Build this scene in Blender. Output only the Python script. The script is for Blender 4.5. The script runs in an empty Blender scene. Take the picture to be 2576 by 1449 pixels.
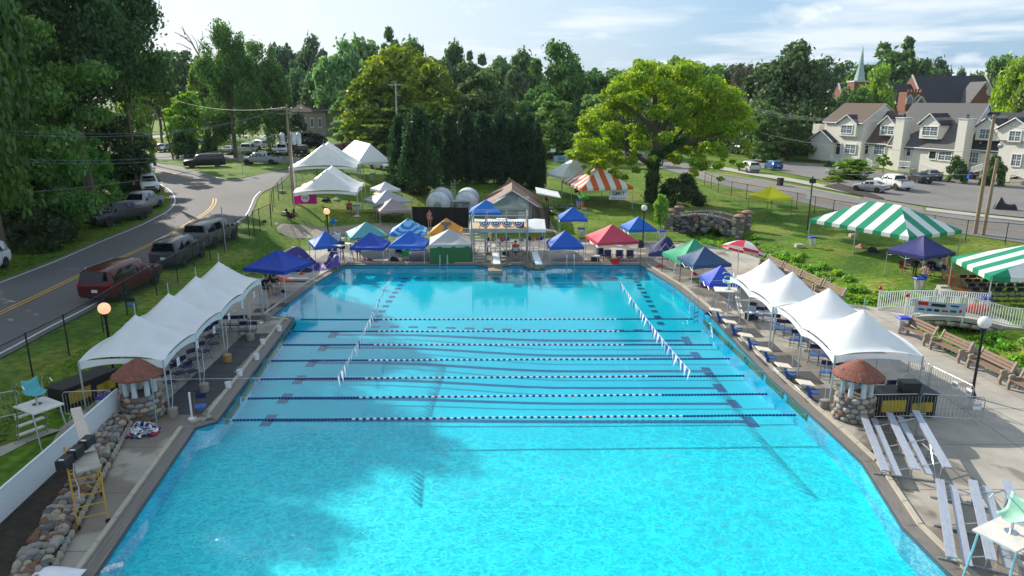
import bpy, math, random
import numpy as np
from mathutils import Vector, Matrix, geometry
R = math.radians
random.seed(7)
SC = bpy.context.scene
COL = SC.collection
# ------------------------------------------------------------------ camera, light, exposure
F_PX, CAM_H, W_PX, H_PX = 1810.0, 12.0, 2576.0, 1449.0
PITCH = math.atan((724.5 - 248.0) / F_PX)
cd = bpy.data.cameras.new('camera'); cam = bpy.data.objects.new('camera', cd); COL.objects.link(cam)
cam.location = (0, 0, CAM_H); cam.rotation_euler = (R(90) - PITCH, 0, 0)
cd.sensor_width = 36.0; cd.lens = 36.0 * F_PX / W_PX; cd.clip_end = 9000; cd.clip_start = 0.1
SC.camera = cam
SUN_EL, SUN_AZ = R(29), R(41)          # azimuth measured from +Y towards -X
sd = Vector((-math.sin(SUN_AZ) * math.cos(SUN_EL), math.cos(SUN_AZ) * math.cos(SUN_EL), math.sin(SUN_EL)))
ld = bpy.data.lights.new('sun', 'SUN'); ld.energy = 5.0; ld.angle = R(0.5); ld.color = (1.0, 0.93, 0.82)
sun = bpy.data.objects.new('sun', ld); COL.objects.link(sun)
sun.rotation_euler = sd.to_track_quat('Z', 'Y').to_euler(); sun.location = (-60, 60, 60)
world = bpy.data.worlds.new('World'); SC.world = world; world.use_nodes = True
nt = world.node_tree; nt.nodes.clear()
def wn(t, **k):
 n = nt.nodes.new(t)
 for a, b in k.items(): setattr(n, a, b)
 return n
sky = wn('ShaderNodeTexSky', sky_type='NISHITA', sun_disc=False)
sky.sun_elevation = SUN_EL; sky.sun_rotation = -SUN_AZ; sky.air_density = 1.0; sky.dust_density = 1.6; sky.ozone_density = 1.2
tc = wn('ShaderNodeTexCoord'); sep = wn('ShaderNodeSeparateXYZ'); nt.links.new(tc.outputs['Generated'], sep.inputs[0])
def wm(op, a, b=None, c=None, clamp=False):
 n = wn('ShaderNodeMath', operation=op, use_clamp=clamp)
 for i, v in enumerate((a, b, c)):
  if v is None: continue
  if isinstance(v, (int, float)): n.inputs[i].default_value = v
  else: nt.links.new(v, n.inputs[i])
 return n.outputs[0]
den = wm('MAXIMUM', wm('ADD', sep.outputs[2], 0.05), 0.03)
comb = wn('ShaderNodeCombineXYZ')
nt.links.new(wm('DIVIDE', sep.outputs[0], den), comb.inputs[0]); nt.links.new(wm('DIVIDE', sep.outputs[1], den), comb.inputs[1])
no1 = wn('ShaderNodeTexNoise'); no1.inputs['Scale'].default_value = 0.42; no1.inputs['Detail'].default_value = 7; no1.inputs['Roughness'].default_value = 0.55
nt.links.new(comb.outputs[0], no1.inputs['Vector'])
strat = wn('ShaderNodeMapRange'); strat.inputs['From Min'].default_value = 0.44; strat.inputs['From Max'].default_value = 0.60
strat.inputs['To Min'].default_value = 0.0; strat.inputs['To Max'].default_value = 0.8
nt.links.new(no1.outputs[0], strat.inputs['Value'])
mp = wn('ShaderNodeMapping'); mp.inputs['Scale'].default_value = (7, 7, 15); mp.inputs['Location'].default_value = (1.7, 0.9, 0.8)
nt.links.new(tc.outputs['Generated'], mp.inputs['Vector'])
no2 = wn('ShaderNodeTexNoise'); no2.inputs['Scale'].default_value = 1.0; no2.inputs['Detail'].default_value = 9; no2.inputs['Roughness'].default_value = 0.58
nt.links.new(mp.outputs[0], no2.inputs['Vector'])
cum = wn('ShaderNodeMapRange'); cum.inputs['From Min'].default_value = 0.54; cum.inputs['From Max'].default_value = 0.66
cum.inputs['To Max'].default_value = 0.9
nt.links.new(no2.outputs[0], cum.inputs['Value'])
cl = wm('MAXIMUM', strat.outputs[0], cum.outputs[0])
dotn = wn('ShaderNodeVectorMath', operation='DOT_PRODUCT'); nt.links.new(tc.outputs['Generated'], dotn.inputs[0]); dotn.inputs[1].default_value = sd
veil = wn('ShaderNodeMapRange'); veil.inputs['From Min'].default_value = 0.52; veil.inputs['From Max'].default_value = 1.0; veil.inputs['To Max'].default_value = 1.0
nt.links.new(dotn.outputs['Value'], veil.inputs['Value'])
mask = wm('MAXIMUM', cl, veil.outputs[0], clamp=True)
mix = wn('ShaderNodeMix', data_type='RGBA'); nt.links.new(mask, mix.inputs[0])
mix0 = wn('ShaderNodeMix', data_type='RGBA'); mix0.inputs[0].default_value = 0.72
nt.links.new(sky.outputs[0], mix0.inputs[6]); mix0.inputs[7].default_value = (1.55, 2.85, 4.4, 1)
nt.links.new(mix0.outputs[2], mix.inputs[6]); mix.inputs[7].default_value = (5.2, 5.6, 5.9, 1)
bg = wn('ShaderNodeBackground'); bg.inputs[1].default_value = 0.13
nt.links.new(mix.outputs[2], bg.inputs[0])
out = wn('ShaderNodeOutputWorld'); nt.links.new(bg.outputs[0], out.inputs[0])
SC.view_settings.view_transform = 'Standard'; SC.view_settings.look = 'None'
SC.view_settings.exposure = 0.52; SC.view_settings.gamma = 1.0
try:
 SC.cycles.max_bounces = 8; SC.cycles.transparent_max_bounces = 24; SC.cycles.diffuse_bounces = 3; SC.cycles.glossy_bounces = 3
 SC.cycles.use_denoising = True; SC.cycles.sample_clamp_indirect = 6.0
except Exception: pass
# ------------------------------------------------------------------ from photograph measurements to places on the ground
_c, _s = math.cos(PITCH), math.sin(PITCH)
def ray(px, py):
 u = (px - 1288) / F_PX; v = (py - 724.5) / F_PX
 return u, _c - v * _s, -_s - v * _c
def P(px, py, z=0.0):
 d = ray(px, py); t = (z - CAM_H) / d[2]
 return Vector((d[0] * t, d[1] * t, z))
def XY(px, y, z):          # lateral place of image column px at depth y
 return (px - 1288) / F_PX * (y * _c - (z - CAM_H) * _s)
def ZT(py, y):             # height seen at image row py at depth y
 d = ray(1288, py); return CAM_H + y * d[2] / d[1]
def ss(a, b, x):
 t = min(1.0, max(0.0, (x - a) / (b - a))); return t * t * (3 - 2 * t)
def interp(x, pts):
 if x <= pts[0][0]: return pts[0][1]
 for (a, va), (b, vb) in zip(pts, pts[1:]):
  if x <= b: return va + (vb - va) * (x - a) / (b - a)
 return pts[-1][1]
ORD = 'first second third fourth fifth sixth seventh eighth ninth tenth eleventh twelfth thirteenth fourteenth fifteenth sixteenth seventeenth eighteenth'.split()
SPTS = [P(*p, -0.2).xy for p in ((1700, 560), (1790, 590), (1880, 632), (1985, 675), (2090, 722), (2230, 772), (2400, 830), (2560, 905), (2800, 1010))]
def stream_d(x, y):
 best = 1e9; p = Vector((x, y))
 for a, b in zip(SPTS, SPTS[1:]):
  ab = b - a; t = max(0, min(1, (p - a).dot(ab) / ab.length_squared)); best = min(best, (a + ab * t - p).length)
 return best
def Z(x, y):
 zl = 0.9 + 1.45 * ss(50, 95, y) + 0.8 * ss(115, 260, y)
 zr = 0.45 * ss(80, 108, y) + 2.4 * ss(150, 260, y)
 q = 12 * ss(-14, -4, x)
 zb = (zl + (zr - zl) * ss(-22, 22, x)) * ss(60 + q, 80 + q, y)
 w = ss(-17.0, -20.2, x) if False else 1 - ss(-20.4 - 0.02 * max(0, y - 30), -17.2 - 0.02 * max(0, y - 30), x)
 z = zb + (zl - zb) * w
 if x > 5 and y < 95:
  d = stream_d(x, y)
  if d < 3.2: z -= 0.85 * (1 - ss(0.6, 3.2, d))
 return z
def G(px, py, dz=0.0):
 z = 0.5
 for _ in range(14):
  p = P(px, py, z + dz); z = z + (Z(p.x, p.y) - z) * 0.7
 p = P(px, py, z + dz); return Vector((p.x, p.y, Z(p.x, p.y) + dz))
# ------------------------------------------------------------------ materials
MATS = {}
def M(name, col=(.5, .5, .5), rough=.6, metal=0.0, var=.12, scale=3.0, bump=0.0, bscale=None, spec=.4, obj=False, trans=0.0, emit=None, coat=0.0, alpha=1.0, stretch=None, var2=0.0, scale2=.25):
 if name in MATS: return MATS[name]
 m = bpy.data.materials.new(name); m.use_nodes = True; t = m.node_tree; ns, L = t.nodes, t.links
 b = ns['Principled BSDF']; b.inputs['Roughness'].default_value = rough; b.inputs['Metallic'].default_value = metal
 b.inputs['Specular IOR Level'].default_value = spec
 if coat: b.inputs['Coat Weight'].default_value = coat; b.inputs['Coat Roughness'].default_value = 0.05
 co = ns.new('ShaderNodeTexCoord'); src = co.outputs['Object']
 if stretch:
  mpn = ns.new('ShaderNodeMapping'); mpn.inputs['Scale'].default_value = stretch; L.new(src, mpn.inputs[0]); src = mpn.outputs[0]
 nz = ns.new('ShaderNodeTexNoise'); nz.inputs['Scale'].default_value = scale; nz.inputs['Detail'].default_value = 5; L.new(src, nz.inputs['Vector'])
 fac = nz.outputs[0]
 mr = ns.new('ShaderNodeMapRange'); mr.inputs['From Min'].default_value = .28; mr.inputs['From Max'].default_value = .72
 mr.inputs['To Min'].default_value = 1 - var; mr.inputs['To Max'].default_value = 1 + var; L.new(fac, mr.inputs[0])
 val = mr.outputs[0]
 if var2:
  n2 = ns.new('ShaderNodeTexNoise'); n2.inputs['Scale'].default_value = scale2; n2.inputs['Detail'].default_value = 4; L.new(co.outputs['Object'], n2.inputs['Vector'])
  m2 = ns.new('ShaderNodeMapRange'); m2.inputs['From Min'].default_value = .3; m2.inputs['From Max'].default_value = .7
  m2.inputs['To Min'].default_value = 1 - var2; m2.inputs['To Max'].default_value = 1 + var2; L.new(n2.outputs[0], m2.inputs[0])
  mm = ns.new('ShaderNodeMath'); mm.operation = 'MULTIPLY'; L.new(val, mm.inputs[0]); L.new(m2.outputs[0], mm.inputs[1]); val = mm.outputs[0]
 vm = ns.new('ShaderNodeVectorMath'); vm.operation = 'SCALE'
 if obj:
  oi = ns.new('ShaderNodeObjectInfo'); L.new(oi.outputs['Color'], vm.inputs[0])
 else: vm.inputs[0].default_value = col
 L.new(val, vm.inputs['Scale']); L.new(vm.outputs[0], b.inputs['Base Color'])
 if bump:
  nb = ns.new('ShaderNodeTexNoise'); nb.inputs['Scale'].default_value = bscale or scale * 6; nb.inputs['Detail'].default_value = 4; L.new(src, nb.inputs['Vector'])
  bp = ns.new('ShaderNodeBump'); bp.inputs['Strength'].default_value = bump; bp.inputs['Distance'].default_value = .05
  L.new(nb.outputs[0], bp.inputs['Height']); L.new(bp.outputs[0], b.inputs['Normal'])
 if emit:
  b.inputs['Emission Color'].default_value = (*emit[:3], 1); b.inputs['Emission Strength'].default_value = emit[3]
 if trans:
  tr = ns.new('ShaderNodeBsdfTranslucent'); L.new(vm.outputs[0], tr.inputs[0]); ms = ns.new('ShaderNodeMixShader'); ms.inputs[0].default_value = trans
  L.new(b.outputs[0], ms.inputs[1]); L.new(tr.outputs[0], ms.inputs[2]); L.new(ms.outputs[0], ns['Material Output'].inputs[0])
 if alpha < 1:
  tp = ns.new('ShaderNodeBsdfTransparent'); ms = ns.new('ShaderNodeMixShader'); ms.inputs[0].default_value = alpha
  L.new(tp.outputs[0], ms.inputs[1]); L.new(b.outputs[0], ms.inputs[2]); L.new(ms.outputs[0], ns['Material Output'].inputs[0])
 MATS[name] = m; return m
def band(name, c1, c2, freq, axis=0, frac=.5, rough=.6, trans=0.0, bump=0.0):
 """stripes printed on cloth or boards shown by relief: square wave along an object axis"""
 if name in MATS: return MATS[name]
 m = M(name, c1, rough=rough, var=.05); t = m.node_tree; ns, L = t.nodes, t.links; b = ns['Principled BSDF']
 co = ns.new('ShaderNodeTexCoord'); sp = ns.new('ShaderNodeSeparateXYZ'); L.new(co.outputs['Object'], sp.inputs[0])
 a = ns.new('ShaderNodeMath'); a.operation = 'MULTIPLY'; L.new(sp.outputs[axis], a.inputs[0]); a.inputs[1].default_value = freq
 f = ns.new('ShaderNodeMath'); f.operation = 'FRACT'; L.new(a.outputs[0], f.inputs[0])
 g = ns.new('ShaderNodeMath'); g.operation = 'GREATER_THAN'; L.new(f.outputs[0], g.inputs[0]); g.inputs[1].default_value = frac
 mx = ns.new('ShaderNodeMix'); mx.data_type = 'RGBA'; L.new(g.outputs[0], mx.inputs[0]); mx.inputs[6].default_value = (*c1, 1); mx.inputs[7].default_value = (*c2, 1)
 L.new(mx.outputs[2], b.inputs['Base Color'])
 if bump:
  bp = ns.new('ShaderNodeBump'); bp.inputs['Strength'].default_value = bump; bp.inputs['Distance'].default_value = .03
  L.new(f.outputs[0], bp.inputs['Height']); L.new(bp.outputs[0], b.inputs['Normal'])
 if trans:
  tr = ns.new('ShaderNodeBsdfTranslucent'); L.new(mx.outputs[2], tr.inputs[0]); ms = ns.new('ShaderNodeMixShader'); ms.inputs[0].default_value = trans
  L.new(b.outputs[0], ms.inputs[1]); L.new(tr.outputs[0], ms.inputs[2]); L.new(ms.outputs[0], ns['Material Output'].inputs[0])
 return m
# ------------------------------------------------------------------ mesh building
class MB:
 def __init__(s): s.v, s.f, s.m = [], [], []
 def add(s, vs, fs, mi=0):
  o = len(s.v); s.v += [tuple(p) for p in vs]; s.f += [tuple(i + o for i in f) for f in fs]; s.m += [mi] * len(fs); return s
 def box(s, c, d, rz=0.0, mi=0, mat=None, taper=1.0):
  hx, hy, hz = d[0] / 2, d[1] / 2, d[2] / 2; vs = []
  for sz in (-1, 1):
   k = taper if sz > 0 else 1.0
   for sx, sy in ((-1, -1), (1, -1), (1, 1), (-1, 1)): vs.append(Vector((sx * hx * k, sy * hy * k, sz * hz)))
  r = mat if mat is not None else Matrix.Rotation(rz, 3, 'Z')
  vs = [r @ v + Vector(c) for v in vs]
  return s.add(vs, [(3, 2, 1, 0), (4, 5, 6, 7), (0, 1, 5, 4), (1, 2, 6, 5), (2, 3, 7, 6), (3, 0, 4, 7)], mi)
 def tube(s, a, b, r=.02, n=6, r2=None, mi=0, cap=True):
  a, b = Vector(a), Vector(b); r2 = r if r2 is None else r2; d = b - a
  if d.length < 1e-6: return s
  q = d.to_track_quat('Z', 'Y').to_matrix(); vs = []
  for p, rr in ((a, r), (b, r2)):
   for i in range(n):
    t = 2 * math.pi * i / n; vs.append(p + q @ Vector((math.cos(t) * rr, math.sin(t) * rr, 0)))
  fs = [(i, (i + 1) % n, n + (i + 1) % n, n + i) for i in range(n)]
  if cap: fs += [tuple(range(n))[::-1], tuple(range(n, 2 * n))]
  return s.add(vs, fs, mi)
 def path(s, pts, r=.02, n=6, mi=0):
  pts = [Vector(p) for p in pts]; vs = []; up = None
  for i, p in enumerate(pts):
   d = (pts[min(i + 1, len(pts) - 1)] - pts[max(i - 1, 0)]).normalized()
   if up is None:
    up = Vector((0, 0, 1)) if abs(d.z) < .9 else Vector((1, 0, 0))
   x = up.cross(d)
   if x.length < 1e-4: x = Vector((1, 0, 0)).cross(d)
   x.normalize(); yv = d.cross(x).normalized(); up = yv
   rr = r[i] if isinstance(r, (list, tuple)) else r
   for k in range(n):
    t = 2 * math.pi * k / n; vs.append(p + x * math.cos(t) * rr + yv * math.sin(t) * rr)
  fs = []
  for i in range(len(pts) - 1):
   for k in range(n): fs.append((i * n + k, i * n + (k + 1) % n, (i + 1) * n + (k + 1) % n, (i + 1) * n + k))
  fs += [tuple(range(n))[::-1], tuple(range((len(pts) - 1) * n, len(pts) * n))]
  return s.add(vs, fs, mi)
 def lathe(s, prof, c=(0, 0, 0), n=16, mi=0):
  vs = []; c = Vector(c)
  for r, z in prof:
   for i in range(n):
    t = 2 * math.pi * i / n; vs.append(c + Vector((math.cos(t) * r, math.sin(t) * r, z)))
  fs = []
  for j in range(len(prof) - 1):
   for i in range(n): fs.append((j * n + i, j * n + (i + 1) % n, (j + 1) * n + (i + 1) % n, (j + 1) * n + i))
  fs += [tuple(range(n))[::-1], tuple(range((len(prof) - 1) * n, len(prof) * n))]
  return s.add(vs, fs, mi)
 def ball(s, c, r, n=12, k=7, mi=0, sq=(1, 1, 1)):
  prof = [(max(1e-3, math.sin(math.pi * j / k)) * r, -math.cos(math.pi * j / k) * r) for j in range(k + 1)]
  o = len(s.v); s.lathe(prof, (0, 0, 0), n, mi)
  for i in range(o, len(s.v)): s.v[i] = (s.v[i][0] * sq[0] + c[0], s.v[i][1] * sq[1] + c[1], s.v[i][2] * sq[2] + c[2])
  return s
 def prism(s, pts, off, mi=0):       # polygon pts extruded by vector off
  n = len(pts); pts = [Vector(p) for p in pts]; off = Vector(off)
  vs = pts + [p + off for p in pts]
  return s.add(vs, [tuple(range(n))[::-1], tuple(range(n, 2 * n))] + [(i, (i + 1) % n, n + (i + 1) % n, n + i) for i in range(n)], mi)
 def quad(s, *p, mi=0): return s.add(p, [tuple(range(len(p)))], mi)
 def grid(s, fn, nu, nv, mi=0):
  vs = [fn(i / nu, j / nv) for j in range(nv + 1) for i in range(nu + 1)]
  fs = [(j * (nu + 1) + i, j * (nu + 1) + i + 1, (j + 1) * (nu + 1) + i + 1, (j + 1) * (nu + 1) + i) for j in range(nv) for i in range(nu)]
  return s.add(vs, fs, mi)
 def mesh(s, name, mats, smooth=False):
  me = bpy.data.meshes.new(name); me.from_pydata(s.v, [], s.f)
  for m in (mats if isinstance(mats, (list, tuple)) else [mats]): me.materials.append(m)
  if any(s.m): me.polygons.foreach_set('material_index', s.m)
  if smooth:
   me.polygons.foreach_set('use_smooth', [True] * len(me.polygons))
   try: me.set_sharp_from_angle(angle=R(40))
   except Exception: pass
  me.update(); return me
 def build(s, name, mats, parent=None, smooth=False, loc=None, rz=0.0):
  return link(name, s.mesh(name, mats, smooth), parent, loc, rz)
def link(name, me, parent=None, loc=None, rz=0.0):
 o = bpy.data.objects.new(name, me); COL.objects.link(o)
 if parent is not None: o.parent = parent
 if loc is not None: o.location = loc
 if rz: o.rotation_euler = (0, 0, rz)
 return o
def tag(o, label=None, cat=None, group=None, kind=None):
 if label: o['label'] = label
 if cat: o['category'] = cat
 if group: o['group'] = group
 if kind: o['kind'] = kind
 return o
def root(name, label, cat, loc=(0, 0, 0), rz=0.0, group=None):
 o = bpy.data.objects.new(name, None); COL.objects.link(o); o.location = loc; o.rotation_euler = (0, 0, rz); o.empty_display_size = .2
 return tag(o, label, cat, group)
def kids(o): return KIDS.get(o.name) or [c for c in o.children]
KIDS = {}
def copy_tree(o, label=None, loc=None, rz=None, group=None, parent=None):
 c = o.copy(); COL.objects.link(c)
 if parent is not None: c.parent = parent
 if label: c['label'] = label
 if loc is not None: c.location = loc
 if rz is not None: c.rotation_euler = (0, 0, rz)
 if group: c['group'] = group
 for k in list(o.children): copy_tree(k, parent=c)
 return c
def setcol(o, col, names=None):
 for k in [o] + list(o.children_recursive):
  if names is None or k.name.split('.')[0] in names: k.color = (*col, 1)
def text_mesh(txt, size, mat, parent, loc, rot, name='lettering', ext=.004, shear=0, sx=1.0):
 cu = bpy.data.curves.new(name, 'FONT'); cu.body = txt; cu.size = size; cu.align_x = 'CENTER'; cu.align_y = 'CENTER'; cu.extrude = ext; cu.shear = shear
 cu.resolution_u = 3; cu.offset = size * .012
 t = bpy.data.objects.new('tmp', cu); me = bpy.data.meshes.new_from_object(t); bpy.data.objects.remove(t)
 me.materials.clear(); me.materials.append(mat)
 o = link(name, me, parent, loc); o.rotation_euler = rot; o.scale = (sx, 1, 1); return o
def inside(x, y, poly):
 r = False; n = len(poly); j = n - 1
 for i in range(n):
  xi, yi = poly[i]; xj, yj = poly[j]
  if (yi > y) != (yj > y) and x < (xj - xi) * (y - yi) / (yj - yi) + xi: r = not r
  j = i
 return r
def drape(name, polys, mat, dz=.05, step=None, zf=None, holes=(), parent=None, split=2.5):
 """a ground sheet bounded by world polygons (list of (x,y)), lying dz above the terrain"""
 zf = zf or Z; pts, edges = [], []
 for poly in list(polys) + list(holes):
  o = len(pts); q = []
  for a, b in zip(poly, poly[1:] + poly[:1]):
   a, b = Vector(a[:2]), Vector(b[:2]); k = max(1, int((b - a).length / split)) if split else 1
   for i in range(k): q.append(a.lerp(b, i / k))
  pts += q; edges += [(o + i, o + (i + 1) % len(q)) for i in range(len(q))]
 if step:
  xs = [p[0] for p in pts]; ys = [p[1] for p in pts]; x = min(xs) + step / 2
  while x < max(xs):
   y = min(ys) + step / 2
   while y < max(ys):
    if any(inside(x, y, [tuple(k[:2]) for k in p]) for p in polys) and not any(inside(x, y, [tuple(k[:2]) for k in p]) for p in holes): pts.append(Vector((x, y)))
    y += step
   x += step
 v, e, f, *_ = geometry.delaunay_2d_cdt([Vector(p) for p in pts], edges, [], 0, 1e-4)
 fs = []
 for t in f:
  cx = sum(v[i].x for i in t) / len(t); cy = sum(v[i].y for i in t) / len(t)
  if any(inside(cx, cy, [tuple(k[:2]) for k in p]) for p in polys) and not any(inside(cx, cy, [tuple(k[:2]) for k in p]) for p in holes): fs.append(tuple(t))
 me = bpy.data.meshes.new(name); me.from_pydata([(p.x, p.y, zf(p.x, p.y) + dz) for p in v], [], fs); me.materials.append(mat); me.update()
 return link(name, me, parent)
def ribbon(pts, w, mb, dz=.06, zf=None, mi=0, step=1.5, dash=None):
 """painted line along world polyline pts"""
 zf = zf or Z; q = []
 for a, b in zip(pts, pts[1:]):
  a, b = Vector(a[:2]), Vector(b[:2]); k = max(1, int((b - a).length / step))
  for i in range(k): q.append(a.lerp(b, i / k))
 q.append(Vector(pts[-1][:2])); vs = []
 for i, p in enumerate(q):
  d = (q[min(i + 1, len(q) - 1)] - q[max(i - 1, 0)]).normalized(); n = Vector((-d.y, d.x)) * w / 2
  for t in (p + n, p - n): vs.append((t.x, t.y, zf(t.x, t.y) + dz))
 mb.add(vs, [(2 * i, 2 * i + 1, 2 * i + 3, 2 * i + 2) for i in range(len(q) - 1)], mi)
def smooth(pts, k=3):
 """Catmull-Rom through world points"""
 pts = [Vector(p[:2]) for p in pts]; r = []
 for i in range(len(pts) - 1):
  p0, p1, p2, p3 = pts[max(i - 1, 0)], pts[i], pts[i + 1], pts[min(i + 2, len(pts) - 1)]
  for j in range(k):
   t = j / k; r.append(.5 * (2 * p1 + (p2 - p0) * t + (2 * p0 - 5 * p1 + 4 * p2 - p3) * t * t + (3 * p1 - p0 - 3 * p2 + p3) * t ** 3))
 return r + [pts[-1]]
# ================================================================== SETTING
def w2(pts, z=None): return [((G(*p) if z is None else P(*p, z)).xy) for p in pts]
def grass_mat():
 m = M('lawn', (.085, .135, .024), rough=.9, var=.22, scale=.9, bump=.8, bscale=9, spec=.1); t = m.node_tree; ns, L = t.nodes, t.links
 b = ns['Principled BSDF']; co = ns.new('ShaderNodeTexCoord')
 def nz(s, d=5, dist=0.0):
  n = ns.new('ShaderNodeTexNoise'); n.inputs['Scale'].default_value = s; n.inputs['Detail'].default_value = d; n.inputs['Distortion'].default_value = dist; L.new(co.outputs['Object'], n.inputs['Vector']); return n.outputs[0]
 def ramp(f, stops):
  r = ns.new('ShaderNodeValToRGB'); e = r.color_ramp.elements
  while len(e) < len(stops): e.new(.5)
  for k, (p, c) in zip(e, stops): k.position = p; k.color = (*c, 1)
  L.new(f, r.inputs[0]); return r.outputs[0]
 big = ramp(nz(.16, 6, .5), [(.36, (.055, .115, .016)), (.5, (.10, .18, .02)), (.64, (.17, .21, .035))])
 fine = ramp(nz(2.6, 8), [(.3, (.5, .55, .45)), (.55, (1, 1, 1)), (.72, (1.5, 1.4, 1.25))])
 mx = ns.new('ShaderNodeMix'); mx.data_type = 'RGBA'; mx.blend_type = 'MULTIPLY'; mx.inputs[0].default_value = 1; L.new(big, mx.inputs[6]); L.new(fine, mx.inputs[7])
 dirt = ramp(nz(.33, 7, .8), [(.56, (0, 0, 0)), (.68, (1, 1, 1))]); m2 = ns.new('ShaderNodeMix'); m2.data_type = 'RGBA'
 ml = ns.new('ShaderNodeMath'); ml.operation = 'MULTIPLY'; L.new(dirt, ml.inputs[0]); ml.inputs[1].default_value = .45; L.new(ml.outputs[0], m2.inputs[0])
 L.new(mx.outputs[2], m2.inputs[6]); m2.inputs[7].default_value = (.21, .165, .075, 1); L.new(m2.outputs[2], b.inputs['Base Color']); return m
LAWN = grass_mat()
CONC = M('concrete', (.33, .30, .255), rough=.75, var=.12, scale=1.3, bump=.25, bscale=20, var2=.2, scale2=.28)
COPING = M('coping_concrete', (.40, .36, .29), rough=.7, var=.15, scale=5, bump=.2)
CONC_D = M('gutter_concrete', (.16, .145, .13), rough=.6, var=.25, scale=6)
JOINT = M('deck_joint', (.13, .12, .105), rough=.9)
ASPH = M('asphalt', (.125, .12, .118), rough=.85, var=.1, scale=4, bump=.3, bscale=40, var2=.14, scale2=.12)
ASPH2 = M('old_asphalt', (.17, .16, .15), rough=.9, var=.1, scale=3, bump=.3, bscale=40, var2=.14, scale2=.15)
PAVE = M('sidewalk_concrete', (.36, .335, .29), rough=.85, var=.1, scale=2)
WHITE_L = M('road_paint_white', (.72, .72, .7), rough=.7, var=.12, scale=8)
YELL_L = M('road_paint_yellow', (.62, .36, .07), rough=.7, var=.12, scale=8)
def wet(m):
 t = m.node_tree; ns, L = t.nodes, t.links; b = ns['Principled BSDF']; co = ns.new('ShaderNodeTexCoord')
 n = ns.new('ShaderNodeTexNoise'); n.inputs['Scale'].default_value = .33; n.inputs['Detail'].default_value = 5; n.inputs['Distortion'].default_value = .5; L.new(co.outputs['Object'], n.inputs['Vector'])
 sp = ns.new('ShaderNodeSeparateXYZ'); L.new(co.outputs['Object'], sp.inputs[0])
 ab = ns.new('ShaderNodeMath'); ab.operation = 'ABSOLUTE'; L.new(sp.outputs[0], ab.inputs[0])
 near = ns.new('ShaderNodeMapRange'); near.inputs['From Min'].default_value = 17.5; near.inputs['From Max'].default_value = 14; near.inputs['To Min'].default_value = -.12; near.inputs['To Max'].default_value = .10; L.new(ab.outputs[0], near.inputs[0])
 a = ns.new('ShaderNodeMath'); a.operation = 'ADD'; L.new(n.outputs[0], a.inputs[0]); L.new(near.outputs[0], a.inputs[1])
 r = ns.new('ShaderNodeMapRange'); r.inputs['From Min'].default_value = .54; r.inputs['From Max'].default_value = .58; L.new(a.outputs[0], r.inputs[0])
 old = b.inputs['Base Color'].links[0].from_socket; mx = ns.new('ShaderNodeMix'); mx.data_type = 'RGBA'; mx.blend_type = 'MULTIPLY'
 L.new(r.outputs[0], mx.inputs[0]); L.new(old, mx.inputs[6]); mx.inputs[7].default_value = (.58, .55, .52, 1); L.new(mx.outputs[2], b.inputs['Base Color'])
 rr = ns.new('ShaderNodeMapRange'); rr.inputs['To Min'].default_value = .75; rr.inputs['To Max'].default_value = .38; L.new(r.outputs[0], rr.inputs[0]); L.new(rr.outputs[0], b.inputs['Roughness'])
wet(CONC)
# ---- outlines, world metres
POOL = w2([(60, 1560), (235, 1449), (490, 1087)], -.15)[1:]
POOL = [Vector((-10.0, 9.0)), Vector((-10.9, 16.4))] + w2([(492, 1084), (545, 1068), (739, 805), (683, 801), (788, 720), (869, 671), (1201, 671), (1229, 677), (1229, 682), (1263, 682), (1264, 675), (1285, 671), (1315, 671), (1334, 682), (1369, 682), (1370, 675), (1391, 671), (1611, 671), (1698, 725), (1785, 797), (1932, 952), (2082, 1089), (2168, 1171), (2268, 1333), (2380, 1447)], -.15) + [Vector((12.8, 9.0))]
DECK = w2([(2900, 1900), (3300, 1449), (2760, 1060), (2576, 978), (2450, 912), (2330, 845), (2270, 800), (2215, 775), (2130, 764), (2060, 722), (1960, 668), (1880, 640), (1760, 612), (1640, 606), (1400, 600), (1160, 600), (870, 612), (830, 626), (765, 632), (700, 660), (640, 692), (600, 760)], 0.0)
DECK[0] = Vector((22, 6.0)); DECK.insert(1, Vector((34, 12)))
DECK += [Vector((-17.4, 43)), Vector((-17.4, 34)), Vector((-17.0, 24.8)), Vector((-15.6, 21)), Vector((-14.6, 17.5)), Vector((-14.0, 12)), Vector((-14.0, 6.0))]
ASPHALT_L = None
# ---- terrain
def terrain():
 xs = sorted(set([-400, -300, -230, -180, -150, -130, -115] + [-105 + 3 * i for i in range(15)] + [-62 + 1.25 * i for i in range(98)] + [60 + 3 * i for i in range(16)] + [110, 125, 145, 170, 200, 240, 300, 400, 560]))
 ys = [-30, -15, -5] + [1.25 * i for i in range(82)] + [103 + 3 * i for i in range(20)] + [165 + 8 * i for i in range(14)] + [285, 300, 330, 370, 430, 520, 650, 900, 1400, 2200, 3500]
 xs = [-3500, -1800, -900] + xs + [900, 1800, 3500]
 dk = [tuple(p) for p in DECK]; v = []; ins = []
 for y in ys:
  for x in xs: v.append((x, y, Z(x, y) - .02)); ins.append(inside(x, y, dk))
 nx = len(xs); f = []
 for j in range(len(ys) - 1):
  for i in range(nx - 1):
   q = (j * nx + i, j * nx + i + 1, (j + 1) * nx + i + 1, (j + 1) * nx + i)
   if all(ins[k] for k in q): continue
   f.append(q)
 me = bpy.data.meshes.new('ground'); me.from_pydata(v, [], f); me.materials.append(LAWN)
 me.polygons.foreach_set('use_smooth', [True] * len(f)); me.update(); return tag(link('ground', me), 'grassy ground sloping up to the roads round the pool', kind='structure')
terrain()
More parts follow.
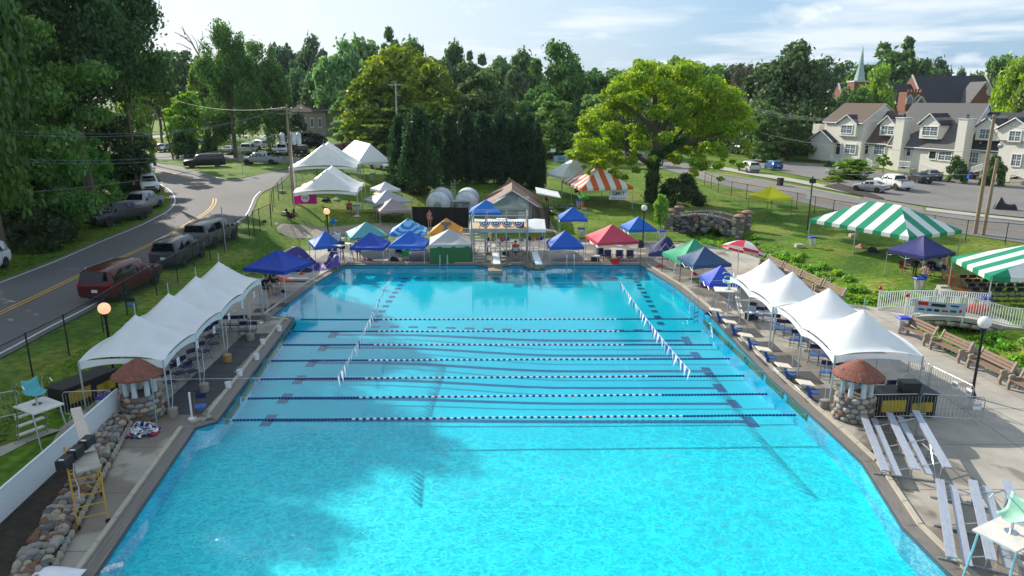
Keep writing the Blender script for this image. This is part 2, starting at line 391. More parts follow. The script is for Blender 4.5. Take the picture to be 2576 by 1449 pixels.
# ---- pool deck with recessed joints
deck = drape('pool_deck', [DECK], CONC, dz=0.004, zf=lambda x, y: 0, holes=[POOL], split=None); tag(deck, kind='structure')
jm = MB()
def seg_clip(a, b, wdt=.025):
 a, b = Vector(a), Vector(b); n = max(1, int((b - a).length / .4)); dk = [tuple(p) for p in DECK]; pk = [tuple(p) for p in POOL]; run = None
 for i in range(n + 1):
  p = a.lerp(b, i / n); ok = inside(p.x, p.y, dk) and not inside(p.x, p.y, pk)
  if ok and run is None: run = p
  if (not ok or i == n) and run is not None:
   q = a.lerp(b, max(0, i - 1) / n)
   if (q - run).length > .3: ribbon([run, q], wdt, jm, dz=.007, zf=lambda x, y: 0, step=99)
   run = None
for k in range(-2, 26): seg_clip((-22, 8 + 3.05 * k), (36, 8 + 3.05 * k + .4))
for k in range(12): seg_clip((12.2 + 3.05 * k, 4), (11.4 + 3.05 * k, 66))
for k in range(3): seg_clip((-14.2 - 1.6 * k, 4), (-15.6 - 1.6 * k, 60))
jm.build('deck_joint', JOINT, deck)
PATHM = M('gravel_path', (.27, .235, .18), rough=.95, var=.2, scale=3, bump=.5, bscale=30)
tag(drape('gravel_path', [w2([(735, 600), (700, 585), (690, 560), (760, 566), (1090, 562), (1180, 556), (1385, 556), (1400, 585), (1180, 590), (1090, 590), (900, 590), (770, 600)])], PATHM, dz=.012, step=2), kind='structure')
# ---- pool basin, apparent depth about a metre and a half at the lanes, deeper at the far end
def depth(x, y): return .95 + .45 * ss(-7, 3, x) * ss(26, 33, y) * (1 - ss(37, 43, y)) - .3 * ss(40, 48, y)
FLOORM = M('pool_paint', (.005, .80, .79), rough=.6, var=.05, scale=.6, var2=.05)
fl = drape('pool_floor', [POOL], FLOORM, dz=0, step=1.5, zf=lambda x, y: -depth(x, y), split=1.5); tag(fl, kind='structure')
wb = MB(); n = len(POOL)
for i in range(n):
 a, b = POOL[i], POOL[(i + 1) % n]; k = max(1, int((b - a).length / 1.5))
 for j in range(k):
  p, q = a.lerp(b, j / k), a.lerp(b, (j + 1) / k)
  wb.quad((p.x, p.y, -depth(p.x, p.y) - .02), (q.x, q.y, -depth(q.x, q.y) - .02), (q.x, q.y, 0), (p.x, p.y, 0))
wall = wb.build('pool_wall', M('pool_wall_paint', (.10, .72, .84), rough=.6, var=.1, scale=1.2)); tag(wall, kind='structure')
LANE = M('lane_line_tile', (.03, .17, .30), rough=.5, var=.1)
def strip(mb, x0, x1, y0, y1, n=40):
 vs = []
 for i in range(n + 1):
  x = x0 + (x1 - x0) * i / n
  for y in (y0, y1): vs.append((x, y, -depth(x, y) + .012))
 mb.add(vs, [(2 * i, 2 * i + 2, 2 * i + 3, 2 * i + 1) for i in range(n)])
for y in (38.76, 36.56, 34.25, 32.0, 29.8, 27.55):
 lm = MB(); strip(lm, -10.1, 9.7, y - .15, y + .15)
 for sx in (-10.35, 9.7): strip(lm, sx, sx + .45, y - .55, y + .55, 2)
 lm.build('lane_line', LANE, fl)
dm = []
for k in range(16):
 xx = -8.0 + k * 1.1
 for yy in (55.0 - 4.2, 40.2): dm.append((xx, yy, .55, .22))
for k in range(11):
 dm.append((-8.2 + .05 * k, 41.2 + k * .95, .4, .42)); dm.append((8.9, 41.2 + k * .95, .4, .42))
base = MB(); base.box((0, 0, 0), (1, 1, .006)); bme = base.mesh('floor_tile_dash', LANE)
for x, y, a, b in dm:
 o = link('floor_tile_dash', bme, fl, (x, y, -depth(x, y) + .02)); o.scale = (a, b, 1)
# ---- water
def water_mat():
 m = bpy.data.materials.new('pool_water'); m.use_nodes = True; t = m.node_tree; ns, L = t.nodes, t.links; ns.clear()
 o = ns.new('ShaderNodeOutputMaterial'); co = ns.new('ShaderNodeTexCoord'); sp = ns.new('ShaderNodeSeparateXYZ'); L.new(co.outputs['Object'], sp.inputs[0])
 def mth(op, a, b=None, cl=False):
  k = ns.new('ShaderNodeMath'); k.operation = op; k.use_clamp = cl
  for i, v in enumerate((a, b)):
   if v is None: continue
   if isinstance(v, (int, float)): k.inputs[i].default_value = v
   else: L.new(v, k.inputs[i])
  return k.outputs[0]
 def noise(s, d=3, dist=0.0, st=(1, 1, 1)):
  mp = ns.new('ShaderNodeMapping'); mp.inputs['Scale'].default_value = st; L.new(co.outputs['Object'], mp.inputs[0])
  k = ns.new('ShaderNodeTexNoise'); k.inputs['Scale'].default_value = s; k.inputs['Detail'].default_value = d; k.inputs['Distortion'].default_value = dist; L.new(mp.outputs[0], k.inputs['Vector']); return k.outputs[0]
 r = ns.new('ShaderNodeMapRange'); r.inputs['From Min'].default_value = 28; r.inputs['From Max'].default_value = 22; r.inputs['To Min'].default_value = .035; r.inputs['To Max'].default_value = 1; r.interpolation_type = 'SMOOTHSTEP'
 y2 = mth('ADD', sp.outputs[1], mth('MULTIPLY', mth('SUBTRACT', noise(.25), .5), 7)); L.new(y2, r.inputs[0]); ruf = r.outputs[0]
 h = mth('ADD', mth('MULTIPLY', noise(1.5, 4, .6), .13), mth('MULTIPLY', noise(5.5, 4, 1.0, (1, 1.8, 1)), .06))
 h = mth('MULTIPLY', h, ruf); bp = ns.new('ShaderNodeBump'); bp.inputs['Strength'].default_value = .75; bp.inputs['Distance'].default_value = 1.0; L.new(h, bp.inputs['Height'])
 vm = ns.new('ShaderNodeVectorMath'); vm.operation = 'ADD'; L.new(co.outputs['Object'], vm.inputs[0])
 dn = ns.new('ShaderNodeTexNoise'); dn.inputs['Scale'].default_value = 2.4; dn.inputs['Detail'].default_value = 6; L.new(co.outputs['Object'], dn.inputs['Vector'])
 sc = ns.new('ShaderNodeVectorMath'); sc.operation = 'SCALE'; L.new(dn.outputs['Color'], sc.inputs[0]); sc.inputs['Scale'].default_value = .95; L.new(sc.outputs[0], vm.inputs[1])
 def caustic_web(s, k):
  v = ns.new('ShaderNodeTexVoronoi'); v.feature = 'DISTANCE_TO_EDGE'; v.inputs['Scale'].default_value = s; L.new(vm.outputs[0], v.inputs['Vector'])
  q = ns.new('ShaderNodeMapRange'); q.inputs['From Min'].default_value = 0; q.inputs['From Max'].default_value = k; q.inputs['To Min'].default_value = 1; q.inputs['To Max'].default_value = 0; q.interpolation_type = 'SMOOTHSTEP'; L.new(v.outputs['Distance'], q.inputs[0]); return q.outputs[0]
 net = mth('ADD', mth('MULTIPLY', caustic_web(2.3, .13), mth('MULTIPLY', noise(1.1, 3), 1.9)), mth('MULTIPLY', caustic_web(5.2, .22), mth('MULTIPLY', noise(.7, 3), 1.25))); net = mth('MULTIPLY', net, mth('ADD', mth('MULTIPLY', ruf, .95), .03))  # caustics: bright light webs painted into the water's transparent colour
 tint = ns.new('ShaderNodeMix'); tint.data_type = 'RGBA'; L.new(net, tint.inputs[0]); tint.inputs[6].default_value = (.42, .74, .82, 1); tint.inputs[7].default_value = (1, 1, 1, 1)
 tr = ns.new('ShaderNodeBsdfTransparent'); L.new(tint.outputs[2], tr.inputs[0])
 gl = ns.new('ShaderNodeBsdfGlossy'); gl.inputs['Roughness'].default_value = .02; L.new(bp.outputs[0], gl.inputs['Normal'])
 gi = ns.new('ShaderNodeNewGeometry'); dp = ns.new('ShaderNodeVectorMath'); dp.operation = 'DOT_PRODUCT'; L.new(gi.outputs['Incoming'], dp.inputs[0]); L.new(bp.outputs[0], dp.inputs[1])
 fz = mth('ADD', mth('MULTIPLY', mth('POWER', mth('SUBTRACT', 1.0, mth('ABSOLUTE', dp.outputs['Value']), True), 5.0), .98), .02)
 ms = ns.new('ShaderNodeMixShader'); L.new(fz, ms.inputs[0]); L.new(tr.outputs[0], ms.inputs[1]); L.new(gl.outputs[0], ms.inputs[2]); L.new(ms.outputs[0], o.inputs[0])
 va = ns.new('ShaderNodeVolumeAbsorption'); va.inputs['Color'].default_value = (.05, .80, .95, 1); va.inputs['Density'].default_value = .16; L.new(va.outputs[0], o.inputs['Volume'])
 return m
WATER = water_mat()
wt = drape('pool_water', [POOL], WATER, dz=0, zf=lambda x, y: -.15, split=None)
bm_v = [tuple(v.co) for v in wt.data.vertices]; bm_f = [tuple(p.vertices) for p in wt.data.polygons]
edge_count = {}
for f in bm_f:
 for a, b in zip(f, f[1:] + f[:1]): edge_count[tuple(sorted((a, b)))] = edge_count.get(tuple(sorted((a, b))), []) + [(a, b)]
N = len(bm_v); vv = bm_v + [(x, y, -3.6) for x, y, z in bm_v]; ff = bm_f + [tuple(i + N for i in f[::-1]) for f in bm_f]
for k, e in edge_count.items():
 if len(e) == 1: a, b = e[0]; ff.append((b, a, a + N, b + N))
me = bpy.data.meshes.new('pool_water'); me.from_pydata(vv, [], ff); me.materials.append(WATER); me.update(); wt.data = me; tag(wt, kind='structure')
# ---- coping stones round the rim, gutter step and overflow channel
cop = MB()
def rim(poly_idx):
 for i in poly_idx:
  a, b = POOL[i], POOL[(i + 1) % len(POOL)]; d = (b - a); L_ = d.length; d.normalize(); nrm = Vector((-d.y, d.x)); mid = (a + b) / 2 + nrm * .3
  if inside(mid.x, mid.y, [tuple(p) for p in POOL]): nrm = -nrm
  k = max(1, int(L_ / 1.2))
  for j in range(k):
   p, q = a.lerp(b, (j + .012) / k), a.lerp(b, (j + .988) / k); c = (p + q) / 2 + nrm * .50
   o = link('coping_stone', CST, deck, (c.x, c.y, .035)); o.rotation_euler.z = math.atan2(d.y, d.x); o.scale = ((q - p).length, .15, .10)
  m = (a + b) / 2 + nrm * .20; o = link('gutter_channel', GUT, deck, (m.x, m.y, .008)); o.rotation_euler.z = math.atan2(d.y, d.x); o.scale = (L_, .42, .012)
  m = (a + b) / 2 - nrm * .02; o = link('tile_band', GUT2, deck, (m.x, m.y, -.06)); o.rotation_euler.z = math.atan2(d.y, d.x); o.scale = (L_, .05, .10)
CST = MB().box((0, 0, 0), (1, 1, 1)).mesh('coping_stone', COPING); GUT = MB().box((0, 0, 0), (1, 1, 1)).mesh('gutter_channel', CONC_D)
GUT2 = MB().box((0, 0, 0), (1, 1, 1)).mesh('tile_band', M('waterline_tile', (.06, .07, .09), rough=.3, var=.3, scale=9))
rim(range(len(POOL) - 1))
# ---- roads on the left, at bank level
WL = [(0, 713), (130, 663), (250, 611), (345, 572), (390, 550), (425, 530), (440, 510), (436, 490), (422, 476), (408, 467), (385, 452), (352, 440)]
WR = [(-60, 918), (0, 892), (130, 822), (260, 754), (430, 652), (600, 557), (620, 540), (632, 517), (640, 498), (656, 482), (679, 472)]
def off(pts, d):
 r = []
 for i, p in enumerate(pts):
  t = (pts[min(i + 1, len(pts) - 1)] - pts[max(i - 1, 0)]).normalized(); r.append(p + Vector((-t.y, t.x)) * d)
 return r
wl = w2(WL); wr = w2(WR); wl = [wl[0] + (wl[0] - wl[1]) * 3] + wl; wr = [wr[0] + (wr[0] - wr[1]) * 4] + wr
wls, wrs = smooth(wl, 3), smooth(wr, 3)
lo, ro = off(wls, .45), off(wrs, -.4)
xst_b = w2([(352, 405), (375, 408)]); isl = w2([(370, 407), (425, 415), (500, 433), (572, 453), (644, 441), (700, 430), (735, 424), (756, 412), (711, 410), (600, 405), (500, 403), (390, 401)])
ASPHALT = lo + w2([(350, 425), (345, 402), (352, 383), (480, 387), (644, 394), (711, 395), (790, 398), (900, 398), (1000, 398), (1000, 412), (900, 412), (830, 414), (760, 428), (730, 440), (705, 462)]) + ro[::-1]
road = drape('road', [ASPHALT], ASPH, dz=.03, step=2.2, split=2.0); tag(road, 'curved asphalt road with yellow centre lines left of the pool', kind='structure')
tag(drape('grass_island', [smooth(isl + [isl[0]], 2)[:-1]], LAWN, dz=.09, step=2.5), kind='structure')
pm = MB(); ribbon(wls, .12, pm, dz=.05); ribbon(wrs[:-3], .12, pm, dz=.05)
ribbon(smooth(w2([(425, 415), (500, 433), (572, 453), (644, 441), (700, 430)]), 3), .13, pm, dz=.06)
pm.build('white_edge_line', WHITE_L, road)
ym = MB(); cy = w2([(0, 790), (100, 743), (200, 695), (300, 652), (400, 605), (480, 560), (520, 535), (538, 515), (540, 500)]); cy = smooth([cy[0] + (cy[0] - cy[1]) * 3] + cy, 3)
for q in (-.14, .14): ribbon(off(cy, q), .12, ym, dz=.05)
cy2 = smooth(w2([(395, 428), (430, 436), (480, 450)]), 3)
for q in (-.14, .14): ribbon(off(cy2, q), .12, ym, dz=.05)
ym.build('yellow_centre_line', YELL_L, road)
far_road = drape('lane', [w2([(352, 352), (400, 347), (500, 344), (590, 343), (700, 346), (700, 341), (590, 338), (500, 338), (400, 341), (352, 345)])], M('pale_lane', (.3, .28, .25), rough=.9), dz=.06, step=5, split=5); tag(far_road, kind='structure')
tag(drape('driveway', [w2([(780, 326), (900, 323), (960, 320), (960, 316), (900, 310), (860, 297), (840, 297), (880, 312), (850, 319), (770, 322)])], MATS['pale_lane'], dz=.07, step=6, split=5), kind='structure')
# ---- right: fence-side road, pavement, parking lot
RNEAR = [(1500, 395), (1600, 408), (1720, 440), (1800, 462), (1880, 480), (2000, 506), (2120, 534), (2260, 562), (2440, 592), (2576, 612), (2800, 650)]
RFAR = [(1500, 372), (1600, 385), (1700, 400), (1790, 437), (1900, 452), (2040, 476), (2180, 503), (2300, 528), (2400, 540), (2576, 558), (2800, 585)]
rn, rf = w2(RNEAR), w2(RFAR)
rr_ = drape('road', [smooth(rn, 2) + smooth(rf, 2)[::-1]], ASPH2, dz=.03, step=3, split=3); tag(rr_, 'grey road running between the right fence and the townhouses', kind='structure')
y2 = MB(); mid = [(a + b) / 2 for a, b in zip(rn, rf)]; mid = smooth(mid, 3)
for q in (-.13, .13): ribbon(off(mid, q), .10, y2, dz=.05)
y2.build('yellow_centre_line', YELL_L, rr_)
LOT = [(1890, 400), (1945, 405), (2057, 414), (2200, 430), (2382, 447), (2576, 468), (2800, 490), (2800, 575), (2576, 548), (2400, 530), (2320, 518), (2225, 503), (2180, 490), (2105, 474), (2060, 452), (2000, 440), (1925, 425), (1880, 412)]
lot = drape('parking_lot', [w2(LOT)], ASPH2, dz=.055, step=3.5, split=3); tag(lot, 'grey asphalt parking lot in front of the townhouses', kind='structure')
tag(drape('entrance_apron', [w2([(2180, 492), (2225, 505), (2320, 522), (2330, 536), (2240, 520), (2165, 500)])], ASPH2, dz=.045, step=3), kind='structure')
sw = drape('sidewalk', [smooth(w2([(1760, 418), (1880, 440), (1990, 458), (2090, 478), (2180, 496)]), 2) + smooth(w2([(2190, 490), (2100, 472), (2000, 451), (1890, 433), (1765, 412)]), 2)], PAVE, dz=.08, step=3); tag(sw, kind='structure')
sw2 = drape('sidewalk', [w2([(2330, 524), (2400, 532), (2500, 544), (2700, 566), (2700, 573), (2500, 551), (2400, 539), (2328, 530)])], PAVE, dz=.08, step=3); tag(sw2, kind='structure')
kb = MB()
def kerb(pts, w=.16, h=.13):
 q = smooth(w2(pts), 2); nrm = off(q, w)
 for i in range(len(q) - 1):
  a, b, c, d = q[i], q[i + 1], nrm[i + 1], nrm[i]; z0, z1 = Z(*a), Z(*b)
  kb.add([(a.x, a.y, z0), (b.x, b.y, z1), (c.x, c.y, z1), (d.x, d.y, z0), (a.x, a.y, z0 + h), (b.x, b.y, z1 + h), (c.x, c.y, z1 + h), (d.x, d.y, z0 + h)], [(4, 5, 6, 7), (0, 1, 5, 4), (2, 3, 7, 6), (0, 4, 7, 3), (1, 2, 6, 5)])
kerb([(1790, 437), (1900, 452), (2040, 476), (2165, 500)]); kerb([(2330, 532), (2440, 545), (2576, 559), (2800, 586)]); kerb([(1945, 406), (2057, 415), (2200, 431), (2382, 448), (2576, 469)])
kb.build('kerb', PAVE, rr_)
mu = drape('mulch_bed', [w2([(2070, 470), (2110, 462), (2170, 480), (2225, 500), (2210, 503), (2140, 488)])], M('mulch', (.045, .035, .028), rough=1, var=.4, scale=4, bump=.8), dz=.09, step=2); tag(mu, kind='structure')
tag(drape('grass_strip', [w2([(2105, 462), (2160, 440), (2120, 436), (2104, 450)])], LAWN, dz=.12, step=2), kind='structure')
tag(drape('sidewalk', [w2([(0, 1130), (70, 1093), (150, 1063), (125, 1060), (40, 1095), (-40, 1130)], .35)], PAVE, dz=.06, step=2), kind='structure')
# ================================================================== TREES
def leaf_mat(name='foliage', trans=.38):
 m = bpy.data.materials.new(name); m.use_nodes = True; t = m.node_tree; ns, L = t.nodes, t.links; ns.clear()
 o = ns.new('ShaderNodeOutputMaterial'); oi = ns.new('ShaderNodeObjectInfo'); ge = ns.new('ShaderNodeNewGeometry'); co = ns.new('ShaderNodeTexCoord')
 hs = ns.new('ShaderNodeHueSaturation'); L.new(oi.outputs['Color'], hs.inputs['Color'])
 r = ns.new('ShaderNodeMapRange'); r.inputs['To Min'].default_value = .95; r.inputs['To Max'].default_value = 2.4; L.new(ge.outputs['Random Per Island'], r.inputs[0])
 n = ns.new('ShaderNodeTexNoise'); n.inputs['Scale'].default_value = .45; n.inputs['Detail'].default_value = 3; L.new(co.outputs['Object'], n.inputs['Vector'])
 r2 = ns.new('ShaderNodeMapRange'); r2.inputs['From Min'].default_value = .3; r2.inputs['From Max'].default_value = .7; r2.inputs['To Min'].default_value = .478; r2.inputs['To Max'].default_value = .516; L.new(n.outputs[0], r2.inputs[0]); L.new(r2.outputs[0], hs.inputs['Hue'])
 L.new(r.outputs[0], hs.inputs['Value'])
 d = ns.new('ShaderNodeBsdfDiffuse'); tr = ns.new('ShaderNodeBsdfTranslucent'); L.new(hs.outputs[0], d.inputs[0])
 h2 = ns.new('ShaderNodeHueSaturation'); h2.inputs['Hue'].default_value = .485; h2.inputs['Saturation'].default_value = 1.1; h2.inputs['Value'].default_value = 1.5; L.new(hs.outputs[0], h2.inputs['Color']); L.new(h2.outputs[0], tr.inputs[0])
 ms = ns.new('ShaderNodeMixShader'); ms.inputs[0].default_value = trans; L.new(d.outputs[0], ms.inputs[1]); L.new(tr.outputs[0], ms.inputs[2])
 gl = ns.new('ShaderNodeBsdfGlossy'); gl.inputs['Roughness'].default_value = .45; m2 = ns.new('ShaderNodeMixShader'); m2.inputs[0].default_value = .03; L.new(ms.outputs[0], m2.inputs[1]); L.new(gl.outputs[0], m2.inputs[2]); L.new(m2.outputs[0], o.inputs[0])
 return m
LEAF = leaf_mat()
BARK = M('bark', (.12, .095, .07), rough=.95, var=.25, scale=4, bump=.8, stretch=(3, 3, .6))
def leaves(name, clumps, n, size, seed, up=.25, flat=1.0, shell=.55, aspect=.55):
 """clumps: list of (centre, radius, zsquash). One mesh of n leaf-sized faces spread through the clumps"""
 g = np.random.default_rng(seed); c = np.array([k[0] for k in clumps], float); r = np.array([k[1] for k in clumps], float); q = np.array([k[2] for k in clumps], float)
 w = r ** 2; idx = g.choice(len(clumps), n, p=w / w.sum())
 d = g.normal(size=(n, 3)); d[:, 2] += up; d /= np.linalg.norm(d, axis=1)[:, None]
 rad = r[idx] * (shell + (1 - shell) * g.random(n)) * (1 + .18 * g.normal(size=n))
 pos = c[idx] + d * rad[:, None] * np.stack([np.ones(n), np.ones(n), q[idx]], 1)
 nr = d * .9 + g.normal(size=(n, 3)) * .55; nr[:, 2] *= flat; nr /= np.linalg.norm(nr, axis=1)[:, None]
 a = np.cross(nr, g.normal(size=(n, 3))); a /= np.linalg.norm(a, axis=1)[:, None]; b = np.cross(nr, a)
 s = size * (.6 + .8 * g.random(n))[:, None]; a *= s; b *= s * aspect
 droop = nr * s * .18
 v = np.stack([pos - a, pos - b + droop, pos + a, pos + b + droop], 1).reshape(-1, 3).astype(np.float32)
 me = bpy.data.meshes.new(name); me.vertices.add(4 * n); me.loops.add(4 * n); me.polygons.add(n)
 me.vertices.foreach_set('co', v.ravel()); me.loops.foreach_set('vertex_index', np.arange(4 * n, dtype=np.int32)); me.polygons.foreach_set('loop_start', np.arange(0, 4 * n, 4, dtype=np.int32))
 me.materials.append(LEAF); me.update(); me.validate(); return me
def crown_clumps(kind, seed, k=1.0):
 """unit crown: radius about 1 wide, from z=0 to z=2"""
 g = random.Random(seed); out = []
 def put(x, y, z, r, q=.85): out.append(((x, y, z), r, q))
 if kind == 'broad':
  for i in range(46):
   t = g.uniform(0, 2 * math.pi); u = g.random(); ph = math.acos(1 - 1.7 * u); rr = g.uniform(.62, .98) * (1 + .12 * math.sin(3 * t + seed))
   put(rr * math.sin(ph) * math.cos(t) * .85, rr * math.sin(ph) * math.sin(t) * .85, 1.0 + rr * math.cos(ph) * .92, g.uniform(.16, .33))
  for i in range(10): put(g.uniform(-.4, .4), g.uniform(-.4, .4), g.uniform(.7, 1.5), g.uniform(.25, .4))
 elif kind == 'tall':
  for i in range(54):
   t = g.uniform(0, 2 * math.pi); z = g.uniform(.05, 1.95); w = (math.sin(math.pi * min(1, (z + .42) / 2.55)) ** .5) * g.uniform(.6, 1.0)
   put(w * math.cos(t) * .8, w * math.sin(t) * .8, z, g.uniform(.13, .28), 1.05)
  for i in range(8): put(g.uniform(-.3, .3), g.uniform(-.3, .3), g.uniform(.3, 1.6), .33)
 elif kind == 'open':
  for i in range(30):
   t = g.uniform(0, 2 * math.pi); ph = math.acos(1 - 1.6 * g.random()); rr = g.uniform(.5, 1.05)
   put(rr * math.sin(ph) * math.cos(t), rr * math.sin(ph) * math.sin(t), 1.0 + rr * math.cos(ph) * .95, g.uniform(.10, .24), .7)
 elif kind == 'cedar':
  for i in range(90):
   z = g.random() ** .8 * 2; w = (1 - z / 2.08) ** .62 * g.uniform(.6, 1.0); t = g.uniform(0, 2 * math.pi); put(w * math.cos(t) * .8, w * math.sin(t) * .8, z, g.uniform(.09, .17) + .05 * (1 - z / 2), 1.8)
  for z in range(12): put(0, 0, z * .16, .42 * (1 - z / 13) + .08, 1)
  for i in range(12): put(g.uniform(-.1, .1), g.uniform(-.1, .1), g.uniform(1.75, 2.05), .06, 2.5)
 elif kind == 'bush':
  for i in range(34):
   t = g.uniform(0, 2 * math.pi); ph = math.acos(1 - g.random()); rr = g.uniform(.55, .9); put(rr * math.sin(ph) * math.cos(t), rr * math.sin(ph) * math.sin(t), rr * math.cos(ph) * 1.7 + .1, g.uniform(.18, .34), 1)
 elif kind == 'layered':
  for i in range(60):
   z = g.uniform(0, 1.95); w = (math.sin(math.pi * min(1, (z + .5) / 2.6)) ** .6) * g.uniform(.6, 1.05); t = g.uniform(0, 2 * math.pi)
   put(w * math.cos(t) * .85, w * math.sin(t) * .85, z, g.uniform(.16, .3), .38)
  for i in range(8): put(g.uniform(-.3, .3), g.uniform(-.3, .3), g.uniform(.3, 1.6), .35, 1)
 return out
PROTO = {}
def proto(kind, var, n, size, aspect=.55):
 key = (kind, var, n, size)
 if key not in PROTO:
  PROTO[key] = leaves('crown', crown_clumps(kind, 11 * var + len(kind)), n, size, 31 * var + n, aspect=aspect, up={'cedar': .1, 'layered': .5}.get(kind, .25), flat=1.6 if kind == 'layered' else 1)
 return PROTO[key]
TRUNKS = {}
def trunk_mesh(var):
 if var in TRUNKS: return TRUNKS[var]
 g = random.Random(var); mb = MB(); pts = [(0, 0, -.02)]; x = y = 0
 for i in range(1, 7): x += g.uniform(-.02, .02); y += g.uniform(-.02, .02); pts.append((x, y, i * .12))
 mb.path(pts, [.052, .042, .037, .033, .029, .024, .016], 8)
 for i in range(9):
  z = g.uniform(.3, .7); t = g.uniform(0, 6.28); L_ = g.uniform(.16, .3); k = int(z / .12); bx, by = pts[k][0], pts[k][1]
  mb.path([(bx, by, z * .95), (bx + math.cos(t) * L_ * .5, by + math.sin(t) * L_ * .5, z + L_ * .35), (bx + math.cos(t) * L_, by + math.sin(t) * L_, z + L_ * .8)], [.016, .011, .004], 5)
 TRUNKS[var] = mb.mesh('trunk', BARK, True); return TRUNKS[var]
DG, MG, LG, YG, BG, CG = (.028, .062, .016), (.05, .115, .022), (.085, .17, .03), (.19, .24, .02), (.05, .05, .022), (.014, .042, .014)
HG = (.045, .095, .035)
def tree(px, y, top, half, kind, col, label, cat='tree', name='tree', base=.28, n=5200, leaf=.075, var=None, group=None, depth=1.0, zb=None, trunk=True):
 """px: photo column of the stem, y: metres away, top: photo row of the crown's top, half: half width in photo pixels"""
 x = XY(px, y, 8); zg = Z(x, y) if zb is None else zb; zt = ZT(top, y); Hh = zt - zg; w = half * (1.2 if y > 118 else 1.0) / F_PX * (y * _c + 3 * _s)
 var = var if var is not None else (int(px) % 3) + 1
 o = root(name, label, cat, (x, y, zg), group=group); o.rotation_euler.z = (px * 7.3 + y) % 6.28
 c = link('crown', proto(kind, var, n, leaf), o); c.scale = (w, w * depth, Hh * (1 - base) / 2); c.location = (0, 0, Hh * base); c.color = (*[k * random.uniform(.9, 1.12) for k in col], 1)
 if trunk:
  t = link('trunk', trunk_mesh(var), o); tw = min(w * 1.3, Hh * .9); t.scale = (tw, tw, Hh * .98)
 return o
LOC = lambda px: 'far left' if px < 600 else 'left of centre' if px < 1100 else 'centre' if px < 1500 else 'right of centre' if px < 2000 else 'far right'
# --- left bank wood
N1 = dict(n=26000, leaf=.034)
tree(20, 56, -260, 250, 'layered', (.075, .16, .03), 'tall light green tree at the left edge of the photo, beside the curved road', n=64000, leaf=.021, base=.1)
tree(205, 66, -230, 210, 'broad', (.03, .065, .018), 'tallest dark tree on the left bank, its crown leaving the top of the photo', base=.2, n=58000, leaf=.023, var=2)
tree(330, 80, -40, 85, 'open', (.05, .09, .02), 'tree with ragged sunlit branches reaching over the sky, right of the tallest dark tree', base=.35, n=30000, leaf=.034, var=1)
tree(120, 76, -40, 170, 'broad', (.03, .06, .016), 'dark green tree behind the light green tree at the left edge', base=.1, n=42000, leaf=.026, var=3)
tree(262, 80, 268, 112, 'layered', (.022, .047, .018), 'low dark feathery evergreen hanging over the parked silver pickup', cat='shrub', name='evergreen_shrub', base=.02, n=34000, leaf=.03, var=1)
tree(222, 68, 350, 58, 'layered', (.08, .19, .03), 'bright green leafy sapling in front of the dark evergreen', cat='shrub', name='leafy_shrub', base=.05, n=9000, leaf=.06, var=2)
tree(90, 70, 330, 120, 'bush', (.04, .085, .022), 'big shaded bush filling the bank behind the dark pickup', cat='bush', name='bush', base=0, n=34000, leaf=.034, var=1, trunk=False)
tree(30, 58, 340, 120, 'bush', (.04, .085, .024), 'big bush on the bank at the left edge of the photo', cat='bush', name='bush', base=0, n=34000, leaf=.034, var=2, trunk=False)
tree(165, 68, 430, 55, 'bush', (.028, .055, .02), 'low dark bush nearest the dark pickup on the verge', cat='bush', name='bush', base=0, n=9000, leaf=.06, var=3, trunk=False)
tree(60, 54, 470, 90, 'bush', (.03, .06, .02), 'low dark undergrowth bush above the white car on the verge', cat='bush', name='bush', base=0, n=9000, leaf=.06, var=1, trunk=False)
tree(325, 84, 380, 55, 'bush', (.05, .10, .025), 'bush behind the white car at the bend of the road', cat='bush', name='bush', base=0, n=8000, leaf=.07, var=1, trunk=False)
tree(352, 92, 400, 20, 'bush', (.11, .2, .03), 'small light green bush beside the silver car at the bend', cat='bush', name='bush', base=0, n=2500, leaf=.1, var=2, trunk=False)
tree(-110, 42, -150, 150, 'broad', (.05, .1, .02), 'tree rising at the left border of the photo', base=.1, n=16000, leaf=.045, var=1)
tree(-220, 34, -60, 190, 'broad', (.05, .1, .02), 'tall tree just left of the photo, throwing its shade on the road', base=.2, n=12000, leaf=.05, var=2)
tree(-420, 30, -60, 190, 'broad', (.05, .1, .02), 'second tall tree left of the photo, throwing its shade on the near deck', base=.2, n=9000, leaf=.05, var=3)
tree(-30, 50, -230, 130, 'broad', (.05, .1, .02), 'very tall tree behind the light green one at the left border of the photo', base=.25, n=14000, leaf=.05, var=3)
tree(-258, 43.3, -190, 150, 'broad', (.05, .1, .02), 'tall unseen tree added to shade the rock border', base=.25, n=16000, leaf=.045, var=2)  # out of view; put in to shade the near left deck
# --- left middle distance
tree(378, 108, 130, 62, 'open', (.09, .13, .025), 'tall tree with a pale trunk behind the stop sign', base=.4, n=9000, leaf=.06, var=2)
tree(345, 100, 180, 45, 'layered', (.12, .19, .03), 'yellow green tree just left of the pale trunk', base=.15, n=6000, leaf=.07, var=3)
tree(430, 190, 140, 60, 'broad', HG, 'hazy round tree behind the white house at the left', n=3500, leaf=.09)
tree(478, 178, 140, 42, 'broad', HG, 'hazy tree under the dead branches at the left', n=3500, leaf=.09)
tree(402, 150, 165, 45, 'broad', (.04, .075, .03), 'bluish green tree left of the white house', n=4500, leaf=.08)
tree(470, 128, 232, 46, 'layered', (.1, .19, .03), 'light green low tree right of the tall leaning utility pole', base=.12, n=7000, leaf=.07, var=1)
tree(525, 150, 160, 45, 'tall', (.085, .16, .03), 'pale green slender tree left of the big dark lawn tree', base=.15, n=6000, leaf=.075)
tree(585, 122, 82, 72, 'tall', (.045, .10, .022), 'big dark green lawn tree behind the parked cars', base=.16, n=30000, leaf=.03, var=1)
